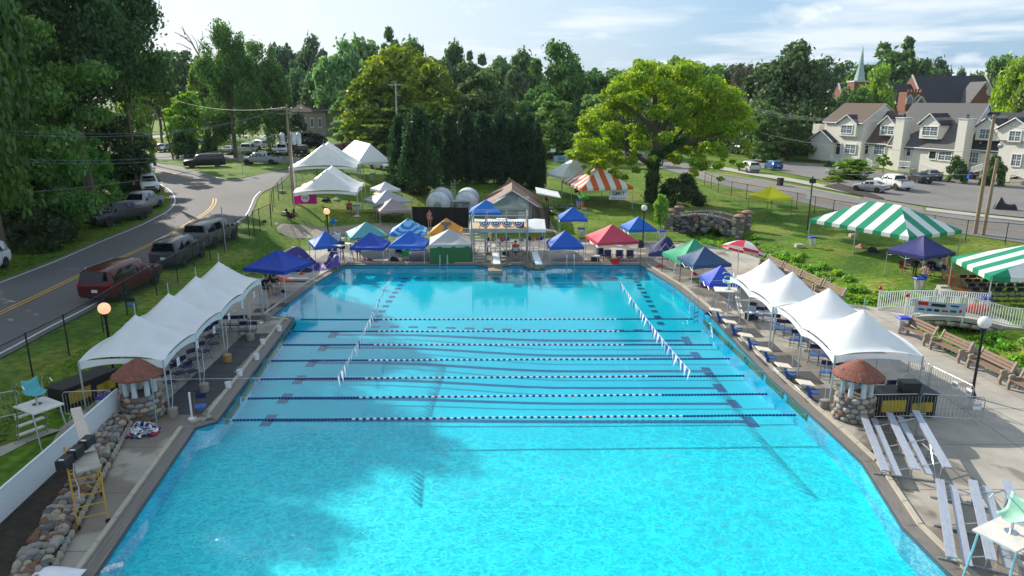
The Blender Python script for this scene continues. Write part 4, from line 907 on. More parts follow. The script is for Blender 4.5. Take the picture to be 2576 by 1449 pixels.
cs = [('blue canopy over seated people at the far end of the left deck', (612, 682), (714, 692), (.012, .05, .36), dict(by=(757, 757))),
('blue canopy beside the elevated lifeguard chair at the far left pool corner', (792, 629), (864, 623), (.015, .12, .5), dict(by=668, depth=2.6)),
('pale teal canopy, the leftmost of the back row behind the pool', (882, 606), (976, 600), (.10, .34, .36), dict(rise=1.0, legs=LEGD, by=638)),
('plain blue canopy right behind the left end of the far pool edge', (880, 630), (964, 631), (.015, .07, .42), dict(by=664)),
('tie-dyed light blue canopy in the back row', (979, 596), (1070, 595), (.05, .3, .6), dict(rise=1.05, mat=tie(), by=640)),
('bright blue canopy over a table and a green folding chair', (978, 626), (1067, 627), (.012, .12, .55), dict(by=664)),
('orange canopy with a large grey T and a white left side', (1081, 593), (1160, 593), (.62, .28, .03), dict(rise=1.0, by=640)),
('pale grey canopy with green cloth walls beside the pool ladder', (1080, 624), (1185, 622), (.42, .43, .44), dict(by=663, sides=[(0, (.03, .14, .04)), (1, (.03, .14, .04)), (3, (.03, .14, .04))])),
('small yellow green dome canopy beside the cedar trunk', (960, 504), (1014, 502), (.35, .36, .03), dict(rise=.8, depth=2.4, by=524)),
('light grey canopy behind the taupe one left of the black fence', (945, 523), (1036, 521), (.36, .38, .42), dict(rise=1.0, by=553)),
('taupe canopy at the left end of the black screened fence', (955, 541), (1037, 542), (.33, .27, .27), dict(rise=1.0, by=567)),
('small white canopy half hidden behind the cedar trunk', (955, 489), (1008, 487), (.6, .6, .6), dict(rise=.7, depth=2.4)),
('bright blue canopy in front of the filter tanks', (1180, 541), (1262, 541), (.015, .17, .6), dict(rise=1.0, by=588)),
('grey green canopy before the brown roofed pump house', (1222, 531), (1325, 531), (.11, .16, .14), dict(rise=1.0, by=584)),
('blue canopy standing alone on the grass right of the pump house', (1408, 558), (1478, 558), (.012, .11, .52), dict(by=598)),
('royal blue canopy with flag decorations right of the diving boards', (1384, 629), (1469, 628), (.012, .09, .46), dict(rise=1.05, by=661)),
('faded red canopy over four folding chairs at the far pool edge', (1504, 618), (1607, 614), (.50, .05, .09), dict(rise=1.1, by=659)),
('blue canopy with small bunting just behind the globe lamp and red canopy', (1582, 585), (1652, 583), (.01, .12, .5), dict(by=616)),
('green canopy with a tall sagging peak at the right pool corner', (1666, 642), (1712, 666), (.03, .33, .17), dict(rise=1.2, depth=3.2, legs=LEGD, sag=.4, by=(686, 711))),
('slate navy canopy with splayed pale legs right of the green one', (1743, 676), (1840, 672), (.035, .085, .18), dict(rise=.95, wide=.16, sag=.3, by=(735, 722))),
('royal blue canopy low behind the tall lifeguard chair on the right deck', (1784, 723), (1864, 723), (.03, .08, .5), dict(rise=.9, by=(764, 762))),
('yellow canopy alone by the right roadside fence', (1884, 495), (1932, 505), (.75, .70, .015), dict(rise=1.1, depth=3.0, legs=LEGD, sag=.4, by=(538, 551))),
('navy canopy on the lawn over a group of people by the striped tents', (2231, 634), (2324, 654), (.03, .035, .16), dict(rise=1.1, depth=3.2, by=(686, 713)))]
CN = {}
for lb, a, b, c, k in cs: CN[a] = popup(lb, a, b, c, **k)
A, B = GP(1181, 586, 1.8), GP(1373, 587, 1.8)
o = root('canopy_tent', 'long low white canopy stretched behind the diving tower', 'canopy', ((A.x + B.x) / 2, A.y + 2.2, 0), group='pop-up canopies'); w = (B - A).length
mb = MB(); mb.grid(lambda u, v: ((u - .5) * w, (v - .5) * 4.4, 2.1 + .45 * (1 - abs(2 * v - 1)) ** .8 + .02 * math.sin(u * 30) * math.sin(3 * v)), 24, 12); c_ = mb.build('roof_cloth', VINYL, o)
vb = MB(); vb.box((0, -2.21, 1.98), (w, .012, .27)); vb.box((0, 2.21, 1.98), (w, .012, .27)); vb.box((-w / 2, 0, 1.98), (.012, 4.4, .27)); vb.box((w / 2, 0, 1.98), (.012, 4.4, .27)); vb.build('valance', VINYL, o)
for i in range(4):
 for sy in (-1, 1): MB().tube((-w / 2 * .98 + i * w / 3 * .98, sy * 2.15, 0), (-w / 2 * .98 + i * w / 3 * .98, sy * 2.15, 2.1), .025, 5).build('leg', LEG, o)
oc = CN[(1081, 593)]
TG = M('grey_print', (.10, .10, .12), rough=.6)
tw = MB(); w_, dp_, ev_, ri_, sg_ = DIM[oc.name]
for (x0, x1, f0, f1) in ((-.42, .42, .58, .74), (-.12, .12, .24, .58), (-.26, .26, .17, .25)):
 N = 5
 for k in range(N):
  fa_, fb_ = f0 + (f1 - f0) * k / N, f0 + (f1 - f0) * (k + 1) / N; q_ = lambda x, f: (x, -dp_ / 2 * (1 - f) - .03, ev_ + ri_ * f - sg_ * 4 * f * (1 - f) * .55 + .05); tw.quad(q_(x0, fa_), q_(x1, fa_), q_(x1, fb_), q_(x0, fb_))
tw.build('printed_letter', TG, oc)
def collapsed(label, c, rz, s, col):
 o = root('collapsed_canopy', label, 'canopy', (c.x, c.y, Z(c.x, c.y) if c.y > 60 else 0), rz, 'collapsed canopies'); g = random.Random(4)
 def fn(u, v):
  a, b = 2 * u - 1, 2 * v - 1; h = .75 + .95 * math.exp(-((a + .25) ** 2 * 7 + b * b * 3)) + .55 * math.exp(-((a - .95) ** 2 * 14)) - .7 * math.exp(-((a - .45) ** 2 * 8)) - .3 * abs(b) + .14 * math.sin(5 * a + 3 * b) + .25 * max(0, -a) * .3
  return (a * s, b * s * .6, max(.05, h))
 mb = MB(); mb.grid(fn, 26, 14); q = mb.build('roof_cloth', CLOTH, o); q.color = (*col, 1)
 skirt = MB(); skirt.grid(lambda u, v: (lambda p: (p[0], p[1] - .02 - .1 * v, p[2] * (1 - v * .75)))(fn(u, 0)), 26, 3); q = skirt.build('valance', CLOTH, o); q.color = (*[min(1, k * 1.6 + .02) for k in col], 1)
 for x in (-.9, .0, .95):
  MB().tube((x * s, -.58 * s, 0), (x * s * .97, -.58 * s, fn((x + 1) / 2, 0.02)[2]), .02, 4).build('leg', LEG, o)
  MB().tube((x * s - .2, .55 * s, 0), (x * s * .97, .55 * s, fn((x + 1) / 2, .95)[2]), .02, 4).build('leg', LEG, o)
 tb = MB()
 for i in range(5): tb.tube((-s + i * .5 * s * .8, -.62 * s, .3), (-s + (i + 1) * .5 * s * .8, -.62 * s, 1.2), .012, 4); tb.tube((-s + i * .5 * s * .8, -.62 * s, 1.2), (-s + (i + 1) * .5 * s * .8, -.62 * s, .3), .012, 4)
 tb.build('scissor_frame', LEG, o)
collapsed('crumpled purple navy canopy fallen on the left deck corner', P(770, 672, 0), .3, 2.3, (.05, .03, .2))
collapsed('half folded dark navy canopy at the right pool corner', P(1688, 645, 0), -.35, 1.6, (.015, .02, .11))
o = root('sun_umbrella', 'tilted red and white sun umbrella on the right deck before the benches', 'umbrella', tuple(P(1855, 688, 0)))
MB().tube((0, 0, 0), (-.05, .05, 2.35), .03, 6).build('pole', LEG, o); RED = M('red_cloth', (.55, .02, .05), rough=.6, trans=.2); WHC = M('white_cloth', (.7, .7, .7), rough=.6, trans=.25)
cm = MB(); n = 8
for i in range(n):
 for j in range(4):
  def up(k, q): t = 2 * math.pi * k / n + .4; r = 1.5 * q / 4; return (r * math.cos(t), r * math.sin(t), 2.4 - .62 * (q / 4) ** 1.7)
  cm.add([up(i, j), up(i + 1, j), up(i + 1, j + 1), up(i, j + 1)], [(0, 1, 2, 3)], i % 2)
 a, b = up(i, 4), up(i + 1, 4); cm.add([a, b, (b[0], b[1], b[2] - .18), (a[0], a[1], a[2] - .18)], [(0, 1, 2, 3)], (i + 1) % 2)
q = cm.build('canopy', [RED, WHC], o); q.rotation_euler = (R(-12), R(14), 0)
# ================================================================== VEHICLES
PAINT = M('car_paint', obj=True, rough=.3, spec=.3, coat=.3, var=.02, scale=1)
GLASS = M('car_glass', (.006, .008, .011), rough=.04, spec=.5, var=0)
TYRE = M('tyre_rubber', (.02, .02, .02), rough=.85); RIM = M('wheel_rim', (.45, .46, .48), rough=.3, metal=.8); RIMD = M('dark_wheel_rim', (.05, .05, .055), rough=.4, metal=.5)
TRIM = M('black_trim', (.02, .02, .022), rough=.55); CHROME = M('chrome', (.65, .66, .68), rough=.15, metal=1); TAIL = M('tail_lamp', (.35, .008, .01), rough=.2, coat=.6); HEAD = M('head_lamp', (.6, .62, .65), rough=.12, coat=1); PLATE = M('number_plate', (.55, .57, .58), rough=.5)
CT = {'suv': (5.0, [(-2.5, .45, .98, 1.02, .86, .8), (-2.47, .35, 1.12, 1.2, .95, .84), (-2.25, .3, 1.14, 1.78, .97, .72), (-1.9, .3, 1.13, 1.84, .98, .74), (.2, .3, 1.08, 1.86, .98, .75), (.75, .3, 1.06, 1.8, .98, .72), (1.35, .3, 1.05, 1.12, .97, .8), (2.2, .3, .96, 1.02, .93, .78), (2.46, .36, .85, .88, .82, .7), (2.5, .42, .75, .78, .76, .66)], (1.48, -1.5, .38)),
'bigsuv': (5.6, [(-2.8, .45, 1.0, 1.05, .92, .86), (-2.76, .38, 1.18, 1.3, 1.0, .88), (-2.6, .34, 1.2, 1.86, 1.01, .8), (-2.3, .34, 1.2, 1.92, 1.02, .8), (.5, .34, 1.18, 1.92, 1.02, .8), (1.0, .34, 1.16, 1.85, 1.02, .77), (1.5, .34, 1.15, 1.22, 1.01, .85), (2.6, .36, 1.1, 1.15, .98, .84), (2.78, .42, .98, 1.0, .9, .8), (2.8, .5, .9, .92, .86, .78)], (1.72, -1.65, .41)),
'sedan': (4.6, [(-2.3, .4, .78, .8, .78, .7), (-2.25, .3, .98, 1.02, .86, .76), (-1.65, .26, 1.0, 1.06, .89, .76), (-.95, .26, .98, 1.38, .9, .6), (-.3, .26, .96, 1.45, .9, .62), (.25, .26, .94, 1.42, .9, .62), (.95, .26, .92, .98, .9, .76), (1.9, .28, .8, .84, .86, .7), (2.22, .32, .66, .68, .74, .6), (2.3, .36, .58, .6, .66, .56)], (1.38, -1.34, .33)),
'hatch': (4.1, [(-2.05, .4, .9, .95, .78, .7), (-2.0, .3, 1.0, 1.1, .86, .74), (-1.7, .26, 1.0, 1.44, .88, .64), (-1.2, .26, 1.0, 1.52, .88, .65), (.0, .26, .98, 1.55, .88, .65), (.45, .26, .96, 1.48, .88, .63), (1.15, .26, .94, 1.0, .87, .74), (1.8, .28, .82, .86, .82, .68), (2.02, .32, .7, .72, .72, .6), (2.05, .36, .6, .62, .66, .56)], (1.3, -1.28, .32)),
'van': (5.0, [(-2.5, .42, 1.0, 1.05, .86, .8), (-2.46, .32, 1.1, 1.2, .95, .84), (-2.3, .28, 1.1, 1.68, .96, .74), (-1.9, .28, 1.08, 1.75, .97, .75), (.3, .28, 1.02, 1.76, .97, .74), (.9, .28, .98, 1.6, .97, .68), (1.7, .28, .95, 1.0, .95, .76), (2.25, .3, .82, .86, .9, .72), (2.46, .36, .68, .7, .78, .62), (2.5, .4, .6, .62, .7, .6)], (1.52, -1.5, .35)),
'truck': (5.9, [(-2.95, .55, 1.12, 1.13, .95, .93), (-2.9, .45, 1.2, 1.21, 1.0, .98), (-1.35, .42, 1.22, 1.23, 1.02, 1.0), (-1.3, .42, 1.24, 1.27, 1.02, 1.0), (-1.15, .42, 1.24, 1.86, 1.02, .76), (-.7, .42, 1.23, 1.93, 1.02, .78), (.45, .42, 1.2, 1.92, 1.02, .78), (.9, .42, 1.18, 1.82, 1.02, .75), (1.45, .42, 1.17, 1.24, 1.01, .86), (2.7, .44, 1.12, 1.17, .98, .85), (2.92, .5, 1.0, 1.02, .9, .8), (2.95, .55, .9, .92, .86, .78)], (1.85, -1.8, .42))}
CARP = {}
def wheel_parts(o, cx, cz_, r, sy, hw, dark):
 key = ('w', r, dark)
 if key not in CARP:
  t = MB(); t.lathe([(r * .62, -.11), (r * .97, -.11), (r, -.07), (r, .07), (r * .97, .11), (r * .62, .11)], n=20)
  m = MB(); m.lathe([(r * .66, -.06), (r * .66, .075), (r * .58, .085), (r * .55, .05)], n=20)
  for k in range(6):
   a = k * math.pi / 3; m.box((math.cos(a) * r * .33, math.sin(a) * r * .33, .075), (r * .62, r * .13, .03), rz=a)
  m.lathe([(.06, .06), (.06, .11)], n=8)
  CARP[key] = (t.mesh('tyre', TYRE, True), m.mesh('rim', RIMD if dark else RIM))
 tm, rm = CARP[key]; t = link('tyre', tm, o, (cx, sy * (hw - .13), r)); t.rotation_euler = (R(-90) * sy, 0, 0); q = link('rim', rm, t)
def car_meshes(kind):
 if kind in CARP: return CARP[kind]
 L_, st, (wf, wr, r) = CT[kind]; b = MB(); vs = []; K = 12
 for (x, zl, zb, zr, wb, wr_) in st:
  h = zb - zl
  sec = [(wb * .86, zl), (wb * .97, zl + h * .18), (wb, zl + h * .55), (wb * .985, zb - .02), (wr_ + (wb - wr_) * .93 if zr - zb > .2 else wr_ + (wb - wr_) * .5, zb + (zr - zb) * .05), (wr_ * 1.0, zr - min(.08, (zr - zb) * .4)), (wr_ * .86, zr)]
  K = len(sec); row = [(x, -y, z) for y, z in sec] + [(x, y, z) for y, z in sec[::-1]]; vs += row
 n = 2 * K; fs = []
 for i in range(len(st) - 1):
  for k in range(n): fs.append((i * n + k, i * n + (k + 1) % n, (i + 1) * n + (k + 1) % n, (i + 1) * n + k))
 fs += [tuple(range(n)), tuple(range((len(st) - 1) * n, len(st) * n))[::-1]]
 b.add(vs, fs); body = b.mesh('body', PAINT, True)
 gs = [i for i, s in enumerate(st) if s[3] - s[2] > .3]; i0, i1 = gs[0], gs[-1]; wins = []
 def side(x0, x1, nm):
  for sy in (-1, 1):
   w = MB(); pts = []
   def at(x):
    for a, c in zip(st, st[1:]):
     if a[0] <= x <= c[0]:
      t = (x - a[0]) / (c[0] - a[0]); return [a[j] + (c[j] - a[j]) * t for j in range(6)]
   for (x, q) in ((x0, .1), (x1, .1), (x1, .82), (x0, .82)):
    s = at(x); z = s[2] + (s[3] - s[2]) * q; wb = s[5] + (s[4] - s[5]) * .93; y = wb + (s[5] - wb) * (q - .05) / .80; pts.append((x, sy * (y + .012), z))
   w.quad(*(pts if sy < 0 else pts[::-1])); wins.append((nm, w.mesh(nm, GLASS)))
 xa, xb = st[i0][0] + .12, st[i1][0] + .1; m1 = xa + (xb - xa) * .34; m2 = xa + (xb - xa) * .66
 if kind == 'truck': side(xa + .06, (xa + xb) / 2 - .05, 'side_window'); side((xa + xb) / 2 + .05, xb, 'side_window')
 elif kind in ('sedan', 'hatch'): side(xa + .05, (xa + xb) / 2 - .04, 'side_window'); side((xa + xb) / 2 + .04, xb, 'side_window')
 else: side(xa, m1 - .04, 'side_window'); side(m1 + .04, m2 - .04, 'side_window'); side(m2 + .04, xb, 'side_window')
 for (i, j, nm, e) in ((i1, i1 + 1, 'windscreen', 1), (i0, i0 - 1, 'rear_window', -1)):
  a, c = st[i], st[j]; w = MB(); o_ = .018 * e
  A = Vector((a[0], 0, a[3])); C = Vector((c[0], 0, c[3])); p, q = A.lerp(C, .08), A.lerp(C, .92); nrm = Vector((e * abs(A.z - C.z), 0, abs(A.x - C.x))).normalized() * .015
  w.quad((p.x + nrm.x, -a[5] * .82, p.z + nrm.z), (p.x + nrm.x, a[5] * .82, p.z + nrm.z), (q.x + nrm.x, c[5] * .9, q.z + nrm.z), (q.x + nrm.x, -c[5] * .9, q.z + nrm.z)); wins.append((nm, w.mesh(nm, GLASS)))
 x0, x1 = st[0][0], st[-1][0]; extra = []
 zb0 = st[1][2]; tb = []
 for sy in (-1, 1):
  extra.append(('tail_lamp', MB().box((x0 + .06, sy * (st[1][4] - .12), zb0 - .1), (.12, .2, .3 if kind == 'truck' else .18)).mesh('tail_lamp', TAIL)))
  extra.append(('headlight', MB().box((x1 - .12, sy * (st[-3][4] - .26), st[-2][2] - .04), (.22, .34, .16)).mesh('headlight', HEAD)))
  extra.append(('wing_mirror', MB().box((st[i1][0] + .3, sy * (st[i1][4] + .1), st[i1][2] + .1), (.12, .22, .16)).mesh('wing_mirror', TRIM)))
 extra.append(('front_grille', MB().box((x1 - .0, 0, st[-1][2] - .08), (.05, 1.05, .2)).mesh('front_grille', TRIM)))
 extra.append(('bumper', MB().box((x1 - .04, 0, .45), (.16, 1.5, .16)).mesh('bumper', TRIM))); extra.append(('bumper', MB().box((x0 + .02, 0, .5), (.14, 1.6, .16)).mesh('bumper', CHROME if kind == 'truck' else TRIM)))
 extra.append(('number_plate', MB().box((x0 - .03, 0, .78 if kind != 'truck' else .56), (.03, .32, .16)).mesh('number_plate', PLATE)))
 if kind in ('suv', 'bigsuv'):
  for sy in (-1, 1): extra.append(('roof_rail', MB().path([(st[i0][0] + .2, sy * .62, st[3][3]), (st[i0][0] + .3, sy * .62, st[3][3] + .06), (.4, sy * .62, st[3][3] + .06), (.5, sy * .62, st[3][3])], .02, 5).mesh('roof_rail', CHROME)))
 if kind == 'truck': extra.append(('cargo_bed', MB().box((-2.12, 0, 1.232), (1.44, 1.62, .012)).mesh('cargo_bed', TRIM)))
 sm = MB()
 for x in ([m1, m2] if kind not in ('truck', 'sedan', 'hatch') else [(xa + xb) / 2, xa - .02]):
  for sy in (-1, 1): sm.box((x, sy * (st[3][4] + .0005), (st[3][1] + st[3][2]) / 2 + .1), (.014, .012, (st[3][2] - st[3][1]) * .72))
 extra.append(('door_seam', sm.mesh('door_seam', TRIM)))
 arch = MB()
 for x in (wf, wr):
  for sy in (-1, 1):
   pts = [(x + math.cos(a) * (r + .07), sy * (st[3][4] - .004), max(.3, r + math.sin(a) * (r + .07))) for a in [math.pi * i / 10 for i in range(11)]]
   arch.prism(pts, (0, sy * .006, 0))
 extra.append(('wheel_arch', arch.mesh('wheel_arch', TRIM))); CARP[kind] = (L_, body, wins, extra, (wf, wr, r), st[3][4]); return CARP[kind]
def car(kind, center, heading, col, label, cat='car', group=None, dark=False, name='parked_car'):
 L_, body, wins, extra, (wf, wr, r), hw = car_meshes(kind); z = min(Z(center[0], center[1]), Z(center[0] + math.cos(heading) * 1.5, center[1] + math.sin(heading) * 1.5)) + (.05 if center[0] > 25 or (kind == 'x') else .02)
 o = root(name, label, cat, (center[0], center[1], z), heading, group); b = link('body', body, o); b.color = (*col, 1)
 for nm, me in wins + extra: link(nm, me, o)
 for x in (wf, wr):
  for sy in (-1, 1): wheel_parts(o, x, r, r, sy, hw + .03, dark)
 return o
def carw(kind, rw, fw, side, col, label, cat='car', group=None, dark=False, name='parked_car'):
 """placed by the ground contact of the two wheels seen; side R or L of the car faces the camera"""
 a, b = G(*rw), G(*fw); d = (b - a).xy.normalized(); m = (a.xy + b.xy) / 2; right = Vector((d.y, -d.x)); m -= right * (.92 if side == 'R' else -.92); k = car_meshes(kind)[4]; m -= d * (k[0] + k[1]) / 2
 return car(kind, m, math.atan2(d.y, d.x), col, label, cat, group, dark, name)
SIL, WHI, BLA, GRY, CHA, MAR = (.42, .43, .44), (.72, .72, .72), (.012, .012, .014), (.17, .18, .19), (.045, .048, .055), (.13, .012, .015)
gr1 = 'cars parked along the left road'; gr2 = 'cars parked on the far left lawn'; gr3 = 'cars in the townhouse parking lot'
carw('bigsuv', (318, 752), (386, 719), 'R', (.085, .006, .008), 'dark red large estate car with roof rails, the nearest behind the pool fence', 'car', gr1)
carw('suv', (465, 671), (508, 648), 'R', (.045, .048, .055), 'grey car with a dark rear window, second from the camera along the pool fence', 'car', gr1)
carw('bigsuv', (545, 622), (584, 603), 'R', (.10, .105, .11), 'silver grey large car, farthest of the three along the pool fence', 'car', gr1)
carw('suv', (26, 671), (-50, 708), 'L', WHI, 'white car cut by the left edge of the photo on the shaded verge', 'car', gr1)
carw('truck', (346, 555), (291, 568), 'L', CHA, 'dark grey pickup with a covered bed nosing toward the camera on the left verge', 'pickup', gr1, name='pickup_truck')
carw('truck', (397, 523), (367, 537), 'L', (.25, .26, .28), 'silver pickup right behind the dark one on the left verge', 'pickup', gr1, name='pickup_truck')
carw('suv', (396, 470), (403, 486), 'L', WHI, 'white car facing the camera at the bend of the left road', 'car', gr1)
carw('suv', (382, 440), (390, 449), 'L', SIL, 'silver car hidden behind the white one at the bend', 'car', gr1)
carw('bigsuv', (544, 422), (487, 424), 'L', BLA, 'long black car on the grass island between the roads', 'car', gr1)
carw('truck', (686, 416), (619, 416), 'L', (.30, .32, .36), 'grey crew cab pickup with black wheels on the grass island', 'pickup', gr1, True, name='pickup_truck')
carw('hatch', (430, 380), (415, 384), 'L', (.40, .46, .46), 'pale silver hatchback facing the camera beside the stop sign', 'car', gr2)
carw('suv', (488, 377), (500, 373), 'R', (.03, .02, .022), 'dark car parked left of the maroon ones on the lawn', 'car', gr2)
carw('suv', (535, 386), (547, 382), 'R', (.12, .015, .03), 'maroon car seen from behind in the lawn row', 'car', gr2)
carw('sedan', (585, 388), (597, 385), 'R', (.55, .56, .55), 'small white sedan right of the maroon car on the lawn', 'car', gr2)
carw('bigsuv', (634, 389), (648, 384), 'R', WHI, 'large white car with its back to the camera left of the grey pickup', 'car', gr2)
carw('suv', (512, 362), (484, 360), 'R', (.6, .62, .64), 'white car parked crosswise in the second lawn row', 'car', gr2)
carw('bigsuv', (502, 342), (512, 337), 'R', (.05, .055, .07), 'dark blue car on the far lane beside the bushes', 'car', gr2)
carw('sedan', (378, 368), (362, 369), 'L', (.2, .03, .03), 'red and grey car half hidden by the bank trees', 'car', gr2)
carw('suv', (676, 376), (650, 374), 'R', (.62, .62, .62), 'white car parked crosswise behind the grey pickup', 'car', gr2)
carw('sedan', (668, 384), (688, 388), 'R', (.55, .57, .6), 'pale sedan between the grey pickup and the pole', 'car', gr2)
carw('bigsuv', (724, 384), (723, 392), 'L', (.62, .64, .68), 'white high car facing the camera behind the transformer pole', 'car', gr2)
carw('bigsuv', (742, 386), (752, 380), 'R', (.05, .03, .07), 'dark purple car behind the black one right of the pole', 'car', gr2)
carw('suv', (774, 393), (780, 388), 'R', BLA, 'black car seen from behind right of the transformer pole', 'car', gr2)
carw('suv', (866, 388), (874, 384), 'R', (.12, .01, .02), 'dark red car showing above the white tents', 'car', gr2)
carw('suv', (890, 383), (900, 380), 'R', (.03, .03, .035), 'dark car just right of the dark red one above the tents', 'car', gr2)
carw('suv', (962, 385), (968, 381), 'R', (.02, .02, .022), 'black car beside the cedars beyond the tents', 'car', gr2)
carw('sedan', (935, 425), (958, 429), 'R', (.5, .5, .5), 'pale car seen under the far hip-roofed tent', 'car', gr2)
carw('van', (1881, 436), (1856, 430), 'L', (.42, .45, .40), 'pale green silver minivan at the left of the parking lot', 'minivan', gr3)
carw('hatch', (1939, 429), (1923, 425), 'L', (.02, .10, .28), 'bright blue car next to the silver minivan', 'car', gr3)
carw('truck', (2098, 447), (2144, 451), 'R', (.66, .66, .62), 'older white pickup partly behind the light green shrub', 'pickup', gr3, name='pickup_truck')
carw('sedan', (2203, 487), (2153, 481), 'L', (.36, .36, .38), 'silver sedan nearest the entrance of the parking lot', 'car', gr3)
carw('truck', (2257, 481), (2203, 469), 'L', WHI, 'white crew cab pickup with black wheels behind the silver sedan', 'pickup', gr3, True, name='pickup_truck')
carw('sedan', (2310, 463), (2280, 455), 'L', (.02, .02, .03), 'black sedan beside the bed of the white pickup', 'car', gr3)
carw('sedan', (2342, 458), (2306, 446), 'L', (.10, .11, .12), 'dark grey sedan farthest right in the parking lot', 'car', gr3)
carw('truck', (1866, 390), (1836, 386), 'L', (.02, .02, .022), 'black pickup under the trees left of the townhouses', 'pickup', gr3, name='pickup_truck')
carw('sedan', (1574, 392), (1594, 395), 'R', (.05, .09, .07), 'dark green car on the road seen through the yellow green tree', 'car')
o = root('covered_motorcycle', 'motorcycle under a black cover in the parking lot', 'motorcycle', tuple(G(2528, 528)), -.3)
mb = MB(); mb.grid(lambda u, v: (((2 * u - 1) * 1.15), (2 * v - 1) * (.38 + .05 * math.sin(9 * u)) * (1 - .5 * abs(math.cos(math.pi * v)) * 0), (.75 + .62 * math.exp(-((2 * u - 1.45 + .9 * 0) ** 2) * 18) * 0 + .55 * math.exp(-((u - .27) ** 2) * 60) + .12 * math.sin(7 * u)) * max(0, math.sin(math.pi * min(1, max(0, v)))) ** .45 * (min(1, u * 9) ** .5) * (min(1, (1 - u) * 7) ** .5)), 22, 12)
mb.build('cover', M('black_cover', (.012, .012, .014), rough=.5, bump=.6, bscale=3), o, True)
mb = MB(); mb.lathe([(.2, -.05), (.3, -.05), (.3, .05), (.2, .05)], n=16)
for x in (-.8, .8): q = mb.build('wheel', TYRE, o, loc=(x, 0, .3)); q.rotation_euler.x = R(90)
# ================================================================== POOL EQUIPMENT
PLB, PLW, PLR = M('blue_plastic', (.006, .02, .16), rough=.35, var=.03), M('white_plastic', (.72, .73, .74), rough=.4, var=.03), M('red_plastic', (.5, .01, .02), rough=.35)
BLUE = M('blue_paint', (.01, .07, .32), rough=.4); STEEL = M('stainless_rail', (.55, .57, .6), rough=.22, metal=.9); ALU = M('aluminium_plank', (.38, .41, .47), rough=.42, metal=.35, var=.12, scale=3, stretch=(1, 8, 1))
RUB = M('black_rubber_mat', (.055, .055, .058), rough=.8, var=.2, scale=6, bump=.4); WOODB = M('bench_board', (.20, .125, .09), rough=.75, var=.25, scale=3, stretch=(1, 9, 9)); CAST = M('cast_concrete', (.28, .23, .18), rough=.85, var=.2, scale=6, bump=.4)
BLK = M('black_powdercoat', (.015, .015, .017), rough=.45); GALV = M('galvanised_bar', (.42, .44, .45), rough=.4, metal=.7)
WHP = M('white_enamel', (.68, .70, .72), rough=.4, var=.05)
def fl_mesh(mat):
 return MB().lathe([(.02, -.06), (.042, -.05), (.047, 0), (.042, .05), (.02, .06)], n=8).mesh('float', mat, True)
FM = {'b': fl_mesh(PLB), 'w': fl_mesh(PLW), 'r': fl_mesh(PLR)}
RL = [(739, 804.5), (716, 834), (692, 868), (662, 908), (634, 954), (600, 1003), (559, 1058)]; RRt = [(1770, 803), (1790, 834), (1824, 868), (1866, 903), (1905, 946), (1965, 992), (2039, 1044.5)]
nthr = ['farthest', 'second farthest', 'third farthest', 'middle', 'third nearest', 'second nearest', 'nearest']
for i, (l, r) in enumerate(zip(RL, RRt)):
 a, b = P(*l, -.15), P(*r, -.15); L_ = (b - a).length; o = root('lane_rope', f'{nthr[i]} of the seven blue and white lane ropes across the pool', 'lane rope', tuple(a), math.atan2(b.y - a.y, b.x - a.x), 'lane ropes'); d = L_
 n = int((L_ - .9) / .137); rp = MB(); rp.tube((-.0, 0, .1), (.45, 0, .0), .009, 5); rp.tube((.45, 0, 0), (L_ - .45, 0, 0), .009, 5); rp.tube((L_ - .45, 0, 0), (L_, 0, .1), .009, 5); rp.build('cable', STEEL, o)
 for k in range(n):
  x = .45 + k * .137; c = 'b' if (x < 5 or x > L_ - 5) else ('b' if k % 2 else 'w')
  if k in (int(n * .36) | 1, int(n * .62) | 1): c = 'r'
  if random.random() < .015 and c == 'w': continue
  q = link('float', FM[c], o, (x, .012 * math.sin(x * 1.3 + i), .015)); q.rotation_euler = (0, R(90), 0)
cross = []
for lb, (p, q), yy in (('near', ((397, 1084), (2104, 1052)), 25.6), ('far', ((660, 812), (1838, 790)), 37.7)):
 for sidew, pp in (('left', p), ('right', q)):
  g_ = P(*pp, 0); o = root('flag_pole', f'slim {lb} {sidew} pole holding the backstroke flag cord', 'pole', tuple(g_)); MB().tube((0, 0, 0), (0, 0, 2.1), .025, 6).build('shaft', STEEL, o); MB().lathe([(.16, 0), (.16, .03), (.04, .05)], n=10).build('foot', STEEL, o); cross.append(g_)
CORD = M('white_cord', (.6, .6, .6), rough=.7); TRI = {}
for k, m in (('b', M('pennant_blue', (.02, .06, .3), rough=.6, trans=.2)), ('w', M('pennant_white', (.75, .76, .78), rough=.6, trans=.3))): TRI[k] = MB().add([(-.13, 0, 0), (.13, 0, 0), (.0, .02, -.46), (0, .0, -.2)], [(0, 3, 2), (1, 2, 3), (0, 1, 3)]).mesh('pennant', m)
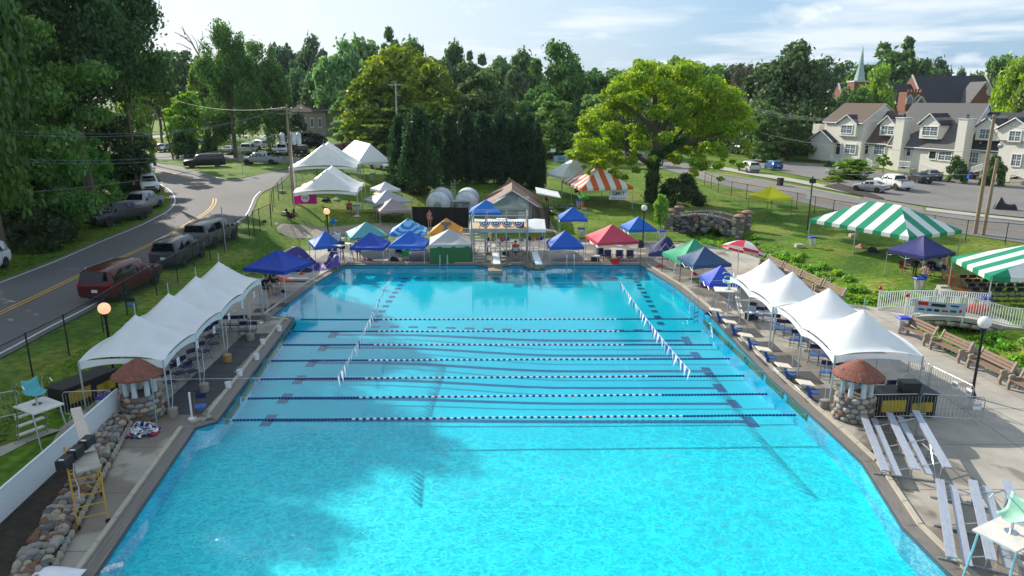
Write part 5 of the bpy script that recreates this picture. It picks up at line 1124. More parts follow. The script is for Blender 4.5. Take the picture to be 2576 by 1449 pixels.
for i, (x0, x1, sd_) in enumerate(((-6.45, -7.0, 'left'), (6.75, 6.1, 'right'))):
 c0 = cross[0].lerp(cross[1], (x0 - cross[0].x) / (cross[1].x - cross[0].x)); c1 = cross[2].lerp(cross[3], (x1 - cross[2].x) / (cross[3].x - cross[2].x)); a, b = Vector((c0.x, c0.y, 2.02)), Vector((c1.x, c1.y, 2.02)); o = root('flag_line', f'{sd_} line of blue and white backstroke pennants strung over the lanes', 'flag line', tuple(a), 0, 'backstroke flag lines'); d = b - a
 def sg(t): return d * t + Vector((0, 0, -.16 * 4 * t * (1 - t)))
 MB().path([sg(k / 12) for k in range(13)], .008, 4).build('cord', CORD, o); n = 46
 MB().tube(cross[0] - a + Vector((0, 0, 2.05)), cross[1] - a + Vector((0, 0, 2.0)), .006, 4).build('cord', CORD, o) if i == 0 else MB().tube(cross[2] - a + Vector((0, 0, 2.05)), cross[3] - a + Vector((0, 0, 2.0)), .006, 4).build('cord', CORD, o)
 for k in range(n):
  q = link('pennant', TRI['b' if k % 2 else 'w'], o, sg((k + .5) / n)); q.rotation_euler = (random.uniform(-.25, .25), 0, math.atan2(d.y, d.x) + random.uniform(-.25, .25))
pb = None
def block(loc, rz, label):
 o = root('starting_block', label, 'starting block', loc, rz, 'starting blocks'); a = R(-8)
 m = MB(); m.box((0, 0, .72), (.62, .56, .05), mat=Matrix.Rotation(R(9), 3, 'Y')); m.build('platform', M('block_top', (.62, .56, .47), rough=.8, var=.08), o)
 m = MB(); m.path([(.30, 0, 0), (.18, 0, .35), (.05, 0, .69)], [.08, .07, .06], 4); m.build('post', BLUE, o)
 m = MB(); m.box((.42, 0, .3), (.3, .32, .04)); m.path([(.2, 0, .25), (.42, 0, .28)], .03, 4); m.build('step', BLUE, o)
 MB().box((.3, 0, .015), (.36, .34, .03)).build('base_plate', BLK, o); MB().tube((-.30, -.3, .5), (-.30, .3, .5), .015, 5).build('hand_bar', WHP, o); return o
bl_px = [(1812, 811), (1849, 843), (1890, 878), (1934, 915), (1984, 958), (2040, 1004)]
for i, p in enumerate(bl_px):
 g_ = P(*p, 0); block((g_.x - .3, g_.y, 0), 0, f'{["farthest", "second farthest", "third farthest", "third nearest", "second nearest", "nearest"][i]} starting block on the right side of the pool')
 o = MB().box((0, 0, .012), (1.7, 1.5, .016)).build('rubber_mat', RUB, loc=(g_.x + .55, g_.y + .35, 0)); tag(o, f'black rubber mat under the {["farthest", "second farthest", "third farthest", "third nearest", "second nearest", "nearest"][i]} starting block', 'mat', 'mats under the starting blocks')
for i in range(9):
 y = 26.6 + i * 1.12; x = -12.65 - .03 * (y - 26) - .35; o = MB().box((0, 0, .012), (1.35 if i > 3 else 1.9, 1.08, .018)).build('rubber_mat', RUB, loc=(x - .15, y, 0)); tag(o, f'{ORD[i]} black ribbed rubber mat from the stone planter on the left deck', 'mat', 'mats along the left pool edge')
for j, p in enumerate(((702, 768), (663, 781), (650, 799))):
 g_ = P(*p, 0); o = MB().box((0, 0, .012), (1.0, .8, .016), rz=.1).build('rubber_mat', RUB, loc=(g_.x, g_.y, 0)); tag(o, f'{["farthest", "middle", "nearest"][j]} small square black mat on the far left deck', 'mat', 'small mats on the far left deck')
for i in range(6):
 y = 27 + i * 2.2; o = MB().box((0, 0, 0), (.04, 1.85, .3)).build('touch_pad', M('green_pad', (.05, .14, .06), rough=.5), loc=(-11.22 - .078 * (y - 25.6), y, -.28)); o.rotation_euler.z = .078; tag(o, f'green timing touch pad on the left wall in the {ORD[i]} lane from the camera', 'touch pad', 'timing touch pads')
 o = MB().box((0, 0, 0), (.04, 1.85, .3)).build('touch_pad', MATS['green_pad'], loc=(11.72 - .062 * (y - 26.3), y + .3, -.28)); o.rotation_euler.z = .062; tag(o, f'green timing touch pad on the right wall in the {ORD[i]} lane from the camera', 'touch pad', 'timing touch pads')
def pail(p, col, label, r=.14, h=.3, mat=None):
 g_ = P(*p, 0); o = root('pail', label, 'bucket', tuple(g_)); b = MB().lathe([(r * .8, 0), (r, h), (r * .9, h - .01), (r * .7, .03)], n=14).build('bucket', mat or PLW, o, True); MB().path([(r, 0, h), (r * .8, 0, h + .12), (0, 0, h + .17), (-r * .8, 0, h + .12), (-r, 0, h)], .006, 4).build('handle', STEEL, o); return o
for p, lb in (((604, 946), 'second white pail from the camera on the black mats'), ((575, 978), 'nearest white pail on the black mats at the left edge'), ((662, 868), 'white pail on the mats below the middle tent leg'), ((646, 905), 'white pail with a red rim on the dark mats'), ((703, 833), 'white pail with a red lid beside the farthest lane rope')): pail(p, None, lb)
CW = M('weight_concrete', (.27, .24, .21), rough=.9, var=.2, bump=.4); CWT = M('weight_tan', (.35, .21, .08), rough=.8)
for k, (p, m, lb) in enumerate((((436, 1048), CW, 'round concrete tent weight beside the left stone planter'), ((515, 985), CW, 'dark concrete tent weight at the second left tent leg'), ((573, 910), CWT, 'tan bucket tent weight at the third left tent leg'), ((631, 856), CW, 'grey bucket tent weight behind the left folding chairs'), ((673, 806), CW, 'concrete tent weight at the far end of the long left tent'), ((2072, 1026), CW, 'white concrete tent weight beside the right stone planter'), ((1989, 950), CW, 'concrete tent weight by the second nearest starting block'), ((1857, 838), CW, 'concrete tent weight by the second farthest starting block'))):
 g_ = P(*p, 0); o = root('tent_weight', lb, 'weight', tuple(g_), group='tent weights'); MB().lathe([(.19, 0), (.2, .02), (.19, .36), (.15, .37)], n=16).build('block', m, o, True); MB().path([(0, 0, .36), (.04, .1, .9), (0, .2, 1.9)], .012, 4).build('strap', CORD, o)
SEATB, SEATN, SEATK = M('chair_blue', (.02, .10, .36), rough=.35), M('chair_navy', (.012, .016, .07), rough=.4), M('chair_black', (.014, .014, .016), rough=.4); FRM, FRK = M('chair_frame', (.10, .10, .12), rough=.4, metal=.4), M('chair_frame_black', (.02, .02, .02), rough=.5)
def chair_proto(seat, back, frame, label, loc):
 o = root('folding_chair', label, 'folding chair', loc)
 MB().box((0, 0, .445), (.42, .42, .035), taper=.96).build('seat', seat, o)
 b = MB(); b.grid(lambda u, v: ((u - .5) * .44, .2 + .03 + .02 * math.cos(math.pi * (u - .5)), .66 + .2 * v), 6, 2); b.grid(lambda u, v: ((u - .5) * .44, .215 + .03 + .02 * math.cos(math.pi * (u - .5)), .66 + .2 * (1 - v)), 6, 2); b.build('backrest', back, o)
 for sx in (-1, 1):
  MB().tube((sx * .22, -.24, 0), (sx * .21, .23, .87), .013, 5).build('leg', frame, o); MB().tube((sx * .2, .28, 0), (sx * .2, -.16, .44), .012, 5).build('leg', frame, o)
 MB().tube((-.22, -.17, .13), (.22, -.17, .13), .01, 4).tube((-.2, .2, .13), (.2, .2, .13), .01, 4).build('stretcher', frame, o); return o
LCH = [((452, 962), 62), ((470, 944), 60), ((492, 925), 58), ((517, 905), 60), ((540, 885), 60), ((527, 868), 62), ((552, 850), 62), ((486, 957), 60), ((448, 930), 60), ((430, 985), 60), ((570, 836), 4), ((591, 836), 3), ((612, 835), 2), ((613, 852), 2), ((636, 852), 0), ((505, 885), 58), ((540, 862), 60)]
NVC = chair_proto(SEATN, SEATN, FRM, 'navy folding chair nearest the stone planter under the long left tent', tuple(P(*LCH[0][0], 0))); NVC.rotation_euler.z = R(LCH[0][1]); NVC['group'] = 'navy chairs under the left tent'
lw = {10: 'left one of three navy chairs facing the camera at the far left', 11: 'middle one of three navy chairs facing the camera at the far left', 12: 'right one of three navy chairs facing the camera at the far left', 13: 'left of the two front navy chairs facing the camera', 14: 'right of the two front navy chairs facing the camera'}
sidx = sorted([i for i in range(1, 17) if i not in lw], key=lambda i: P(*LCH[i][0], 0).y)
for i in range(1, 17):
 lb = lw.get(i) or f'{ORD[sidx.index(i) + 1]} navy chair from the planter, facing the pool under the left tent'
 copy_tree(NVC, lb, P(*LCH[i][0], 0), R(LCH[i][1]))
BLC = chair_proto(SEATB, SEATN, FRM, 'single blue folding chair by the white post at the left pool corner', tuple(P(507, 1048, 0))); BLC.rotation_euler.z = R(10); BLC['group'] = 'blue folding chairs'
RCH = [(1908, 812), (1929, 812), (1960, 846), (1982, 848), (1998, 874), (2020, 876), (2045, 914), (2070, 916), (2074, 958), (2102, 960), (2148, 990), (2176, 984), (2215, 1010), (2246, 1012), (1890, 800), (2010, 862), (1948, 832)]
o_ = sorted(range(len(RCH)), key=lambda i: (RCH[i][1], RCH[i][0]))
for r_, i in enumerate(o_): copy_tree(BLC, f'{ORD[r_]} blue folding chair from the far end under the right tents', P(*RCH[i], 0), R(-28 if RCH[i][0] < 2120 else 8))
c = copy_tree(BLC, 'blue folding chair left on the grass by the roadside fence', G(333, 786), R(200))
BKC = chair_proto(SEATK, SEATK, FRK, 'black folding chair at the left end of the farthest row under the cut striped tent', (0, 0, 0)); BKC['group'] = 'rows of black chairs'; first = True
for r_, (x0, x1, yy, n) in enumerate(((2424, 2560, 726, 7), (2436, 2572, 737, 7), (2446, 2590, 749, 7), (2455, 2600, 761, 6))):
 for k in range(n):
  g_ = G(x0 + (x1 - x0) * k / (n - 1), yy)
  if first: BKC.location = g_; first = False
  else: copy_tree(BKC, f'{ORD[k]} black folding chair from the left in the {ORD[r_]} row from the back', g_, R(random.uniform(-6, 6)))
def bench(a, b, label):
 a, b = Vector(a[:2]), Vector(b[:2]); d = b - a; L_ = d.length; d.normalize(); o = root('park_bench', label, 'bench', (a.x, a.y, 0), math.atan2(d.y, d.x), 'slatted benches along the right deck')
 for x in (.06, L_ - .06):
  m = MB(); pr = [(.02, 0), (.16, 0), (.12, .14), (.2, .26), (.42, .3), (.5, .12), (.46, 0), (.62, 0), (.64, .2), (.62, .4), (.72, .75), (.78, .98), (.7, 1.02), (.6, .8), (.52, .55), (.3, .56), (.28, .66), (.08, .66), (.03, .58), (.06, .45), (.0, .25)]
  tri = [(x - .05, q[0], q[1]) for q in pr]; m.prism(tri, (.1, 0, 0)); e = m.build('bench_end', CAST, o)
 for k in range(4): link('seat_board', SLAT, o, (L_ / 2, .12 + k * .115, .435 + .004 * k)).scale = (L_ - .1, .1, .04)
 for k in range(3):
  q = link('back_board', SLAT, o, (L_ / 2, .575 + k * .055, .6 + k * .14)); q.scale = (L_ - .1, .035, .115); q.rotation_euler.x = R(-20)
 return o
SLAT = MB().box((0, 0, 0), (1, 1, 1)).mesh('seat_board', WOODB)
bl = w2([(1906, 672), (2100, 769)], 0)
for i in range(4):
 a, b = bl[0].lerp(bl[1], (i + .02) / 4), bl[0].lerp(bl[1], (i + .95) / 4); bench(a, b, f'{["first", "second", "third", "fourth"][i]} brown slatted bench from the far end, behind the right white tents')
for i, (p, q) in enumerate((((2256, 838), (2321, 871)), ((2334, 878), (2408, 914)), ((2427, 924), (2512, 968)), ((2528, 978), (2620, 1026)))):
 a, b = w2([p, q], 0); bench(a, b, f'{["brown slatted bench beside the clear trash bag at the white footbridge", "brown slatted bench just right of the one by the footbridge", "brown slatted bench behind the right globe lamp post", "brown slatted bench cut by the right edge of the photo"][i]}')
def bleacher(nearp, farp, label):
 a, b = P(*nearp, .43), P(*farp, .43); d = (b - a).xy; L_ = d.length; d.normalize(); o = root('bleacher', label, 'bleacher', (a.x, a.y, 0), math.atan2(d.y, d.x), 'aluminium bleachers')
 for r_, (y, z) in enumerate(((0, .43), (-.86, .62), (-1.72, .82))):
  for k in (-.0, ): 
   m = MB(); m.box((L_ / 2, y, z), (L_, .24, .035)); m.box((L_ / 2, y - .117, z - .03), (L_, .006, .05)); m.box((L_ / 2, y + .117, z - .03), (L_, .006, .05)); m.box((L_ / 2, y, z + .019), (L_, .012, .004)); m.build('seat_plank', ALU, o)
  if r_ < 2: MB().box((L_ / 2, y - .38, z - .12), (L_, .22, .03)).build('foot_plank', ALU, o)
 for x in (.5, L_ / 2, L_ - .5):
  m = MB(); m.box((x, -.86, .03), (.06, 2.2, .06)); 
  for (y, z) in ((0, .43), (-.86, .62), (-1.72, .82)): m.box((x, y, z / 2), (.05, .05, z - .02))
  m.tube((x, .05, .06), (x, -1.72, .75), .02, 4); m.build('frame', GALV, o)
 for (y0, z0, y1, z1) in ((0, .06, -1.7, .78),): MB().tube((.5, y1, z1), (L_ - .5, y0 - 1.6, z0), .02, 4).tube((L_ / 2, y1, z1), (.5, y0 - 1.6, z0), .02, 4).build('brace', GALV, o)
bleacher((2228, 1184), (2172, 1043), 'farther three row aluminium bleacher by the right stone planter')
bleacher((2394, 1402), (2364, 1206), 'nearer three row aluminium bleacher behind the mint lifeguard chair')
MINT = M('mint_fibreglass', (.38, .62, .48), rough=.35, var=.03); TEAL = M('teal_fibreglass', (.10, .38, .42), rough=.35); WBRD = M('weathered_white_board', (.60, .57, .53), rough=.7, var=.12)
def guard_chair(loc, rz, label, h=1.45, seat=MINT, fl=1.3, extra=None, frame=STEEL):
 """front towards local -y"""
 o = root('lifeguard_chair', label, 'lifeguard chair', loc, rz, 'lifeguard chairs')
 MB().box((0, 0, h), (1.05, fl, .05)).build('platform', WBRD, o)
 for sx in (-1, 1):
  MB().path([(sx * .5, -.75, 0), (sx * .46, -.5, h * .8), (sx * .46, -.45, h - .03)], .03, 6).build('leg', frame, o)
  MB().path([(sx * .5, .85, 0), (sx * .46, .55, h - .1), (sx * .46, .5, h + .75), (sx * .46, .38, h + .88), (sx * .46, -.1, h + .9), (sx * .46, -.22, h + .8)], .025, 6).build('hand_rail', frame, o)
 for k in range(3): MB().box((0, .88 - .12 * k + .02, .3 + k * .38), (.9, .2, .04)).build('step', WBRD, o)
 MB().tube((0, .1, h), (0, .1, h + .38), .04, 8).lathe([(.16, h + .02), (.16, h + .04)], (0, .1, 0), 10).build('seat_post', frame, o)
 m = MB(); m.grid(lambda u, v: ((u - .5) * (.52 + .06 * math.sin(v * 3)), (-.2 + .5 * min(1, v * 1.6)) + .12 * max(0, v - .6), h + .4 + .1 * abs(2 * u - 1) ** 2 + (max(0, v - .55) * 1.05) + .05 * (1 - min(1, v * 4))), 8, 12)
 s_ = m.build('seat_shell', seat, o, True); sm_ = s_.modifiers.new('t', 'SOLIDIFY'); sm_.thickness = .025; return o
def back_of(me): pass
g_ = P(2512, 1468, 0); lg = guard_chair((g_.x, g_.y, 0), R(-62), 'tall lifeguard chair with a mint green seat at the lower right corner')
MB().lathe([(.0, -.12), (.12, -.1), (.12, .1), (0, .12)], n=10).build('rescue_can', PLR, lg, True, loc=(.1, .45, 1.95))
g_ = P(112, 1098, .3); guard_chair((g_.x, g_.y, Z(g_.x, g_.y)), R(60), 'lifeguard chair with a teal seat and white steps on the left grass', h=1.5, seat=TEAL)
g_ = P(1822, 795, 0); guard_chair((g_.x, g_.y, 0), R(-100), 'white stepped lifeguard chair at the right edge beside the pool ladder', h=1.55, seat=MINT)
g_ = P(862, 664, 0); guard_chair((g_.x, g_.y, 0), R(150), 'white lifeguard chair on a blue post with a star balloon at the far left corner', h=1.5, seat=WHP, frame=BLUE)
BAL = M('foil_balloon', (.01, .25, .55), rough=.15, metal=.5)
o = root('star_balloon', 'blue star balloon tied above the far left lifeguard chair', 'balloon', (g_.x - .5, g_.y, 2.4)); m = MB(); pts = [(math.cos(R(90 + 36 * k)) * (.3 if k % 2 == 0 else .14), 0, math.sin(R(90 + 36 * k)) * (.3 if k % 2 == 0 else .14) + .8) for k in range(10)]; m.prism([(p[0], -.06, p[2]) for p in pts], (0, .12, 0)); m.build('balloon', BAL, o); MB().path([(0, 0, .6), (.1, 0, .2), (.3, .1, -.35)], .006, 4).build('string', CORD, o)
def ladder(p, rz, label):
 g_ = P(*p, 0); o = root('pool_ladder', label, 'pool ladder', tuple(g_), rz, 'pool ladders')
 for sx in (-1, 1): MB().path([(sx * .27, .55, 0), (sx * .27, .55, .55), (sx * .27, .45, .8), (sx * .27, .2, .86), (sx * .27, -.05, .7), (sx * .27, -.12, .2), (sx * .27, -.14, -.9)], .022, 7).build('hand_rail', STEEL, o)
 for k in range(3): MB().box((0, -.14, -.2 - .26 * k), (.5, .09, .025)).build('tread', STEEL, o)
ladder((1116, 671), 0, 'steel pool ladder in front of the green walled canopy'); ladder((1435, 671), 0, 'steel pool ladder in front of the royal blue canopy'); ladder((1747, 777), R(50), 'steel pool ladder on the right wall by the white lifeguard chair')
def dive(pn, pf, label, h=.62):
 a, b = P(*pn, h), P(*pf, h); d = (a - b).xy; L_ = 4.4; d.normalize(); o = root('diving_board', label, 'diving board', (a.x, a.y, 0), math.atan2(d.y, d.x) - math.pi / 2 + math.pi, 'diving boards')
 MB().box((0, L_ / 2, h), (.5, L_, .05)).build('board', WHP, o); MB().box((0, L_ * .45, h - .12), (.6, .3, .2)).box((0, L_ * .45, h / 2 - .08), (.3, .3, h - .2)).build('fulcrum', GALV, o)
 MB().box((0, 1.3, .27), (.45, .45, .52), taper=.6).build('pedestal', CAST, o); MB().box((0, L_ - .2, h / 2), (.5, .2, h)).build('rear_stand', GALV, o)
 for sx in (-1, 1): MB().path([(sx * .38, L_ + .5, 0), (sx * .36, L_ + .25, h + .7), (sx * .36, L_ - .2, h + .95), (sx * .36, L_ * .45, h + .9), (sx * .36, L_ * .42, h + .5), (sx * .36, L_ * .42, 0)], .025, 6).tube((sx * .36, L_ * .43, h + .5), (sx * .36, L_ - .2, h + .5), .018, 5).build('guard_rail', STEEL, o)
 for k in range(3): MB().box((0, L_ + .4 - k * .1, .28 + k * .26), (.7, .16, .03)).build('step', GALV, o)
dive((1250, 664), (1247, 640), 'left white springboard over the pool beneath the tower'); dive((1356, 665), (1347, 640), 'right white springboard just right of the tower')
g_ = P(1246, 683, 0); o = MB().box((0, 0, -.1), (1.05, 1.1, .32)).build('board_plinth', CAST, loc=(g_.x, g_.y + .55, 0)); tag(o, 'concrete plinth jutting into the pool below the left springboard', 'plinth')
A, B = P(1187, 662, 0), P(1327, 664, 0); W_ = B.x - A.x; o = root('diving_tower', 'steel diving platform tower with stairs and patriotic bunting', 'diving tower', (A.x, A.y + .3, 0)); H_ = 2.55; GRS = M('tower_steel', (.30, .33, .34), rough=.5, metal=.4, var=.2)
for x in (0, 1.05, W_ * .62, W_):
 for y in (0, 3.0): MB().tube((x, y, 0), (x, y, H_ + (1.0 if True else 0)), .06 if x in (0, W_) else .045, 8).build('column', GRS, o)
 for y in (0, 3.0): link('footing', MB().box((0, 0, .08), (.36, .36, .16)).mesh('footing', CAST), o, (x, y, 0))
MB().box((W_ / 2, 1.5, H_), (W_, 3.1, .1)).build('platform', M('plywood', (.46, .33, .19), rough=.8, var=.1, scale=2), o); MB().box((W_ / 2, -.06, H_ - .14), (W_, .08, .18)).box((W_ / 2, 3.06, H_ - .14), (W_, .08, .18)).build('edge_beam', GRS, o)
for z in (.55, 1.0):
 MB().tube((0, 0, H_ + z), (W_, 0, H_ + z), .026, 6).build('guard_rail', GRS, o); MB().tube((0, 3, H_ + z), (W_, 3, H_ + z), .026, 6).build('guard_rail', GRS, o)
 for x in (0, W_): MB().tube((x, 0, H_ + z), (x, 3, H_ + z), .026, 6).build('guard_rail', GRS, o)
for i in range(11): MB().box((.55, -.05 + i * .07 - .35, .2 + i * .215), (.82, .2, .035)).build('stair_tread', M('worn_tread', (.48, .45, .4), rough=.7, var=.15), o)
for x in (.12, .98): MB().box((x, -.05, 1.25), (.05, .16, 2.55), mat=Matrix.Rotation(R(-16), 3, 'X')).build('stringer', GRS, o); 
MB().tube((W_ * .4, 0, 1.9), (W_ * .62, 3, .2), .025, 5).tube((.3, -.4, .4), (.9, 0, 2.1), .02, 5).tube((1.05, 0, .3), (W_, 0, .3), .02, 5).build('brace', GRS, o)
BR_, BW_, BB_ = M('bunting_red', (.42, .01, .03), rough=.7), M('bunting_white', (.7, .7, .7), rough=.7), M('bunting_blue', (.01, .025, .16), rough=.7)
for i in range(4):
 bo = root('bunting', f'{["first", "second", "third", "fourth"][i]} half round red white and blue bunting from the left on the tower rail', 'bunting', (A.x + 1.0 + i * .83, A.y + .3 - .04, H_ + .56), group='patriotic bunting')
 for k, (r0, r1, m) in enumerate(((0, .12, BB_), (.12, .2, BW_), (.2, .3, BB_), (.3, .37, BW_), (.37, .44, BR_))):
  mb = MB(); S = 12; vs = []
  for j in range(S + 1):
   t = math.pi + math.pi * j / S; 
   for r in (r0, r1): vs.append((math.cos(t) * r * .92, .015 * math.cos(j * 2.6) - .004 * k, math.sin(t) * r * 1.0))
  mb.add(vs, [(2 * j, 2 * j + 1, 2 * j + 3, 2 * j + 2) for j in range(S)]); mb.build('colour_band', m, bo)
CTR = (A.x, A.y + .3)
o = root('cooler', 'blue and white cooler on the tower platform', 'cooler', (CTR[0] + W_ - .55, CTR[1] + .5, H_ + .05)); MB().box((0, 0, .2), (.6, .38, .4)).build('body', BLUE, o); MB().box((0, 0, .43), (.62, .4, .07)).build('lid', PLW, o)
o = root('small_table', 'small white folding table on the tower platform', 'table', (CTR[0] + 2.2, CTR[1] + 1.3, H_ + .05)); MB().box((0, 0, .5), (.75, .5, .04)).build('table_top', PLW, o); MB().tube((-.3, 0, 0), (.3, 0, .5), .015, 4).tube((.3, 0, 0), (-.3, 0, .5), .015, 4).build('legs', FRM, o)
def table(c, w, d, label, rz=0, h=.74, top=None):
 o = root('folding_table', label, 'table', c, rz, 'folding tables'); MB().box((0, 0, h), (w, d, .045)).build('table_top', top or PLW, o)
 for sx in (-1, 1):
  for sy in (-1, 1): MB().tube((sx * w * .45, sy * d * .4, 0), (sx * w * .45, sy * d * .4, h), .014, 4).build('leg', FRK, o)
 return o
g_ = P(1297, 655, 0); T1 = table((g_.x, g_.y, 0), 1.25, .6, 'small table with a laptop under the diving tower', top=FRM)
o = root('laptop', 'pale blue open laptop on the table under the tower', 'laptop', (g_.x, g_.y, .765)); MB().box((0, 0, .01), (.36, .25, .02)).build('keyboard', FRM, o); MB().box((0, -.12, .14), (.36, .015, .25)).build('screen_lid', M('laptop_lid', (.25, .5, .6), rough=.3), o)
for k, (p, w, lb) in enumerate((((1256, 630), 2.4, 'long white folding table behind the left of the tower'), ((1345, 628), 2.4, 'long white folding table behind the right springboard'), ((1255, 642), 1.9, 'front white folding table behind the left springboard'), ((1320, 640), 1.5, 'white folding table right behind the seated person'), ((1050, 654), 1.8, 'white folding table under the bright blue canopy'))):
 g2 = P(*p, 0); table((g2.x, g2.y, 0), w, .75, lb)
cols = [(.02, .02, .022), (.35, .22, .1), (.5, .05, .05), (.02, .05, .25), (.3, .32, .3)]
for k in range(12):
 px = [1228, 1240, 1262, 1275, 1312, 1332, 1340, 1352, 1362, 1236, 1270, 1350][k]; py = [628, 630, 630, 628, 629, 627, 628, 627, 626, 642, 642, 645][k]; g2 = P(px, py, 0); m = M(f'bag_cloth_{k % 5}', cols[k % 5], rough=.8, var=.2)
 o = root('sports_bag', f'{["black", "brown", "red", "blue", "grey"][k % 5]} bag, {ORD[k % 9]} from the left on the {"long tables" if k < 9 else "deck"} behind the tower', 'bag', (g2.x, g2.y, .765 if k < 9 else .0), random.uniform(0, 3), 'bags behind the tower'); MB().box((0, 0, .13), (.4, .26, .26), taper=.7).build('bag_body', m, o); MB().path([(-.12, 0, .24), (0, 0, .36), (.12, 0, .24)], .012, 4).build('handle', FRK, o)
GLB, GLO = M('lamp_globe', (.78, .78, .76), rough=.25, var=.0, trans=.3), M('lit_globe', (.7, .45, .3), rough=.3, emit=(1.0, .42, .2, .75))
def lamp(gl_px, base, label, mat, h=3.25):
 g_ = G(*base); o = root('globe_lamp', label, 'street lamp', tuple(g_), group='globe lamps'); MB().lathe([(.16, 0), (.16, .12), (.07, .3), (.055, .6), (.05, h - .45), (.07, h - .42), (.12, h - .28), (.13, h - .2)], n=12).build('post', BLK, o, True); MB().ball((0, 0, h), .255, 18, 12).build('globe', mat, o, True); return o
def base_for(px, py, h):  # ground point whose lamp globe centre appears at px,py
 z = 0
 for _ in range(12): p = P(px, py, z + h); z = Z(p.x, p.y) if p.y > 57 or abs(p.x) > 17 else 0
 return p
for (px, py), lb, m in (((262, 776), 'lit amber globe lamp behind the long left tent', GLO), ((822, 532), 'lit globe lamp beside the far left lifeguard chair', GLO), ((1621, 523), 'white globe lamp behind the faded red canopy', GLB), ((2477, 811), 'white globe lamp standing before the right benches', GLB)):
 p = base_for(px, py, 3.25); o = root('globe_lamp', lb, 'street lamp', (p.x, p.y, p.z - 3.25), group='globe lamps'); h = 3.25
 MB().lathe([(.16, 0), (.16, .12), (.07, .3), (.055, .6), (.05, h - .45), (.07, h - .42), (.12, h - .28), (.13, h - .2)], n=12).build('post', BLK, o, True); MB().ball((0, 0, h), .255, 18, 12).build('globe', m, o, True)
BAG = M('clear_bag', (.62, .66, .70), rough=.2, alpha=.42, spec=.8); LID = M('blue_lid', (.01, .03, .42), rough=.3)
tp = None
for k, (p, lb) in enumerate((((1462, 599), 'by the lone blue canopy'), ((1665, 606), 'right of the small blue canopy and globe lamp'), ((1903, 664), 'at the far end of the row of benches'), ((2042, 622), 'at the left corner of the big striped tent'), ((2308, 733), 'in front of the shirtless person'), ((2268, 838), 'beside the nearest bench at the white footbridge'), ((938, 455), 'on the far left lawn under the hip-roofed tent'), ((897, 538), 'at the right corner of the magenta banner tent'), ((1455, 524), 'left of the orange striped tent'), ((2474, 786), 'behind the white footbridge rails'))):
 g_ = G(*p)
 if tp is None:
  tp = root('trash_stand', 'clear trash bag with blue lid ' + lb, 'trash bag stand', tuple(g_), 0, 'trash bag stands'); MB().lathe([(.16, .06), (.26, .5), (.28, .82), (.27, .82)], n=10).build('bag', BAG, tp, True); MB().box((0, 0, .88), (.62, .5, .07), taper=.85).box((0, 0, .84), (.66, .54, .03)).build('lid', LID, tp)
  for sx in (-1, 1):
   for sy in (-1, 1): MB().tube((sx * .22, sy * .18, 0), (sx * .28, sy * .22, .84), .008, 4).build('leg', STEEL, tp)
  MB().ball((0, 0, .25), .15, 8, 5).ball((.05, .05, .4), .11, 8, 5).build('rubbish', M('mixed_rubbish', (.4, .3, .25), rough=.7, var=.6, scale=9), tp)
 else: copy_tree(tp, 'clear trash bag with blue lid ' + lb, g_)
for p, lb in (((864, 664), 'black loudspeaker on a tripod at the far left pool corner'), ((1610, 662), 'black loudspeaker on a tripod at the far right pool corner')):
 g_ = P(*p, 0); o = root('speaker_stand', lb, 'loudspeaker', tuple(g_), group='tripod loudspeakers'); MB().tube((0, 0, .3), (0, 0, 1.3), .02, 6).build('pole', BLK, o)
 for k in range(3): a = k * 2.1 + .5; MB().tube((math.cos(a) * .45, math.sin(a) * .45, 0), (0, 0, .65), .014, 5).build('leg', BLK, o)
 MB().box((0, -.02, 1.48), (.38, .34, .58), taper=.92).build('cabinet', BLK, o); MB().lathe([(.02, 0), (.13, .01), (.14, .0)], n=12).build('cone', TRIM, o, loc=(0, -.2, 1.4)).rotation_euler = (R(90), 0, 0)
STN = [M(f'field_stone_{i}', c, rough=.9, var=.22, scale=7, bump=.6) for i, c in enumerate(((.42, .36, .26), (.30, .28, .25), (.22, .12, .08), (.36, .33, .30), (.16, .15, .15)))]
MORT = M('mortar', (.16, .14, .12), rough=.95, var=.2, bump=.4)
def stone_mesh(seed, mat):
 g = random.Random(seed); m = MB(); m.ball((0, 0, 0), 1, 9, 5); m.v = [(x * (1 + g.uniform(-.16, .16)), y * (1 + g.uniform(-.16, .16)), z * (1 + g.uniform(-.16, .16))) for x, y, z in m.v]; return m.mesh('stone', mat, True)
STM = [stone_mesh(i, STN[i % 5]) for i in range(10)]
ROOFT = M('terracotta_roof', (.20, .075, .05), rough=.85, var=.3, scale=9, bump=.5)
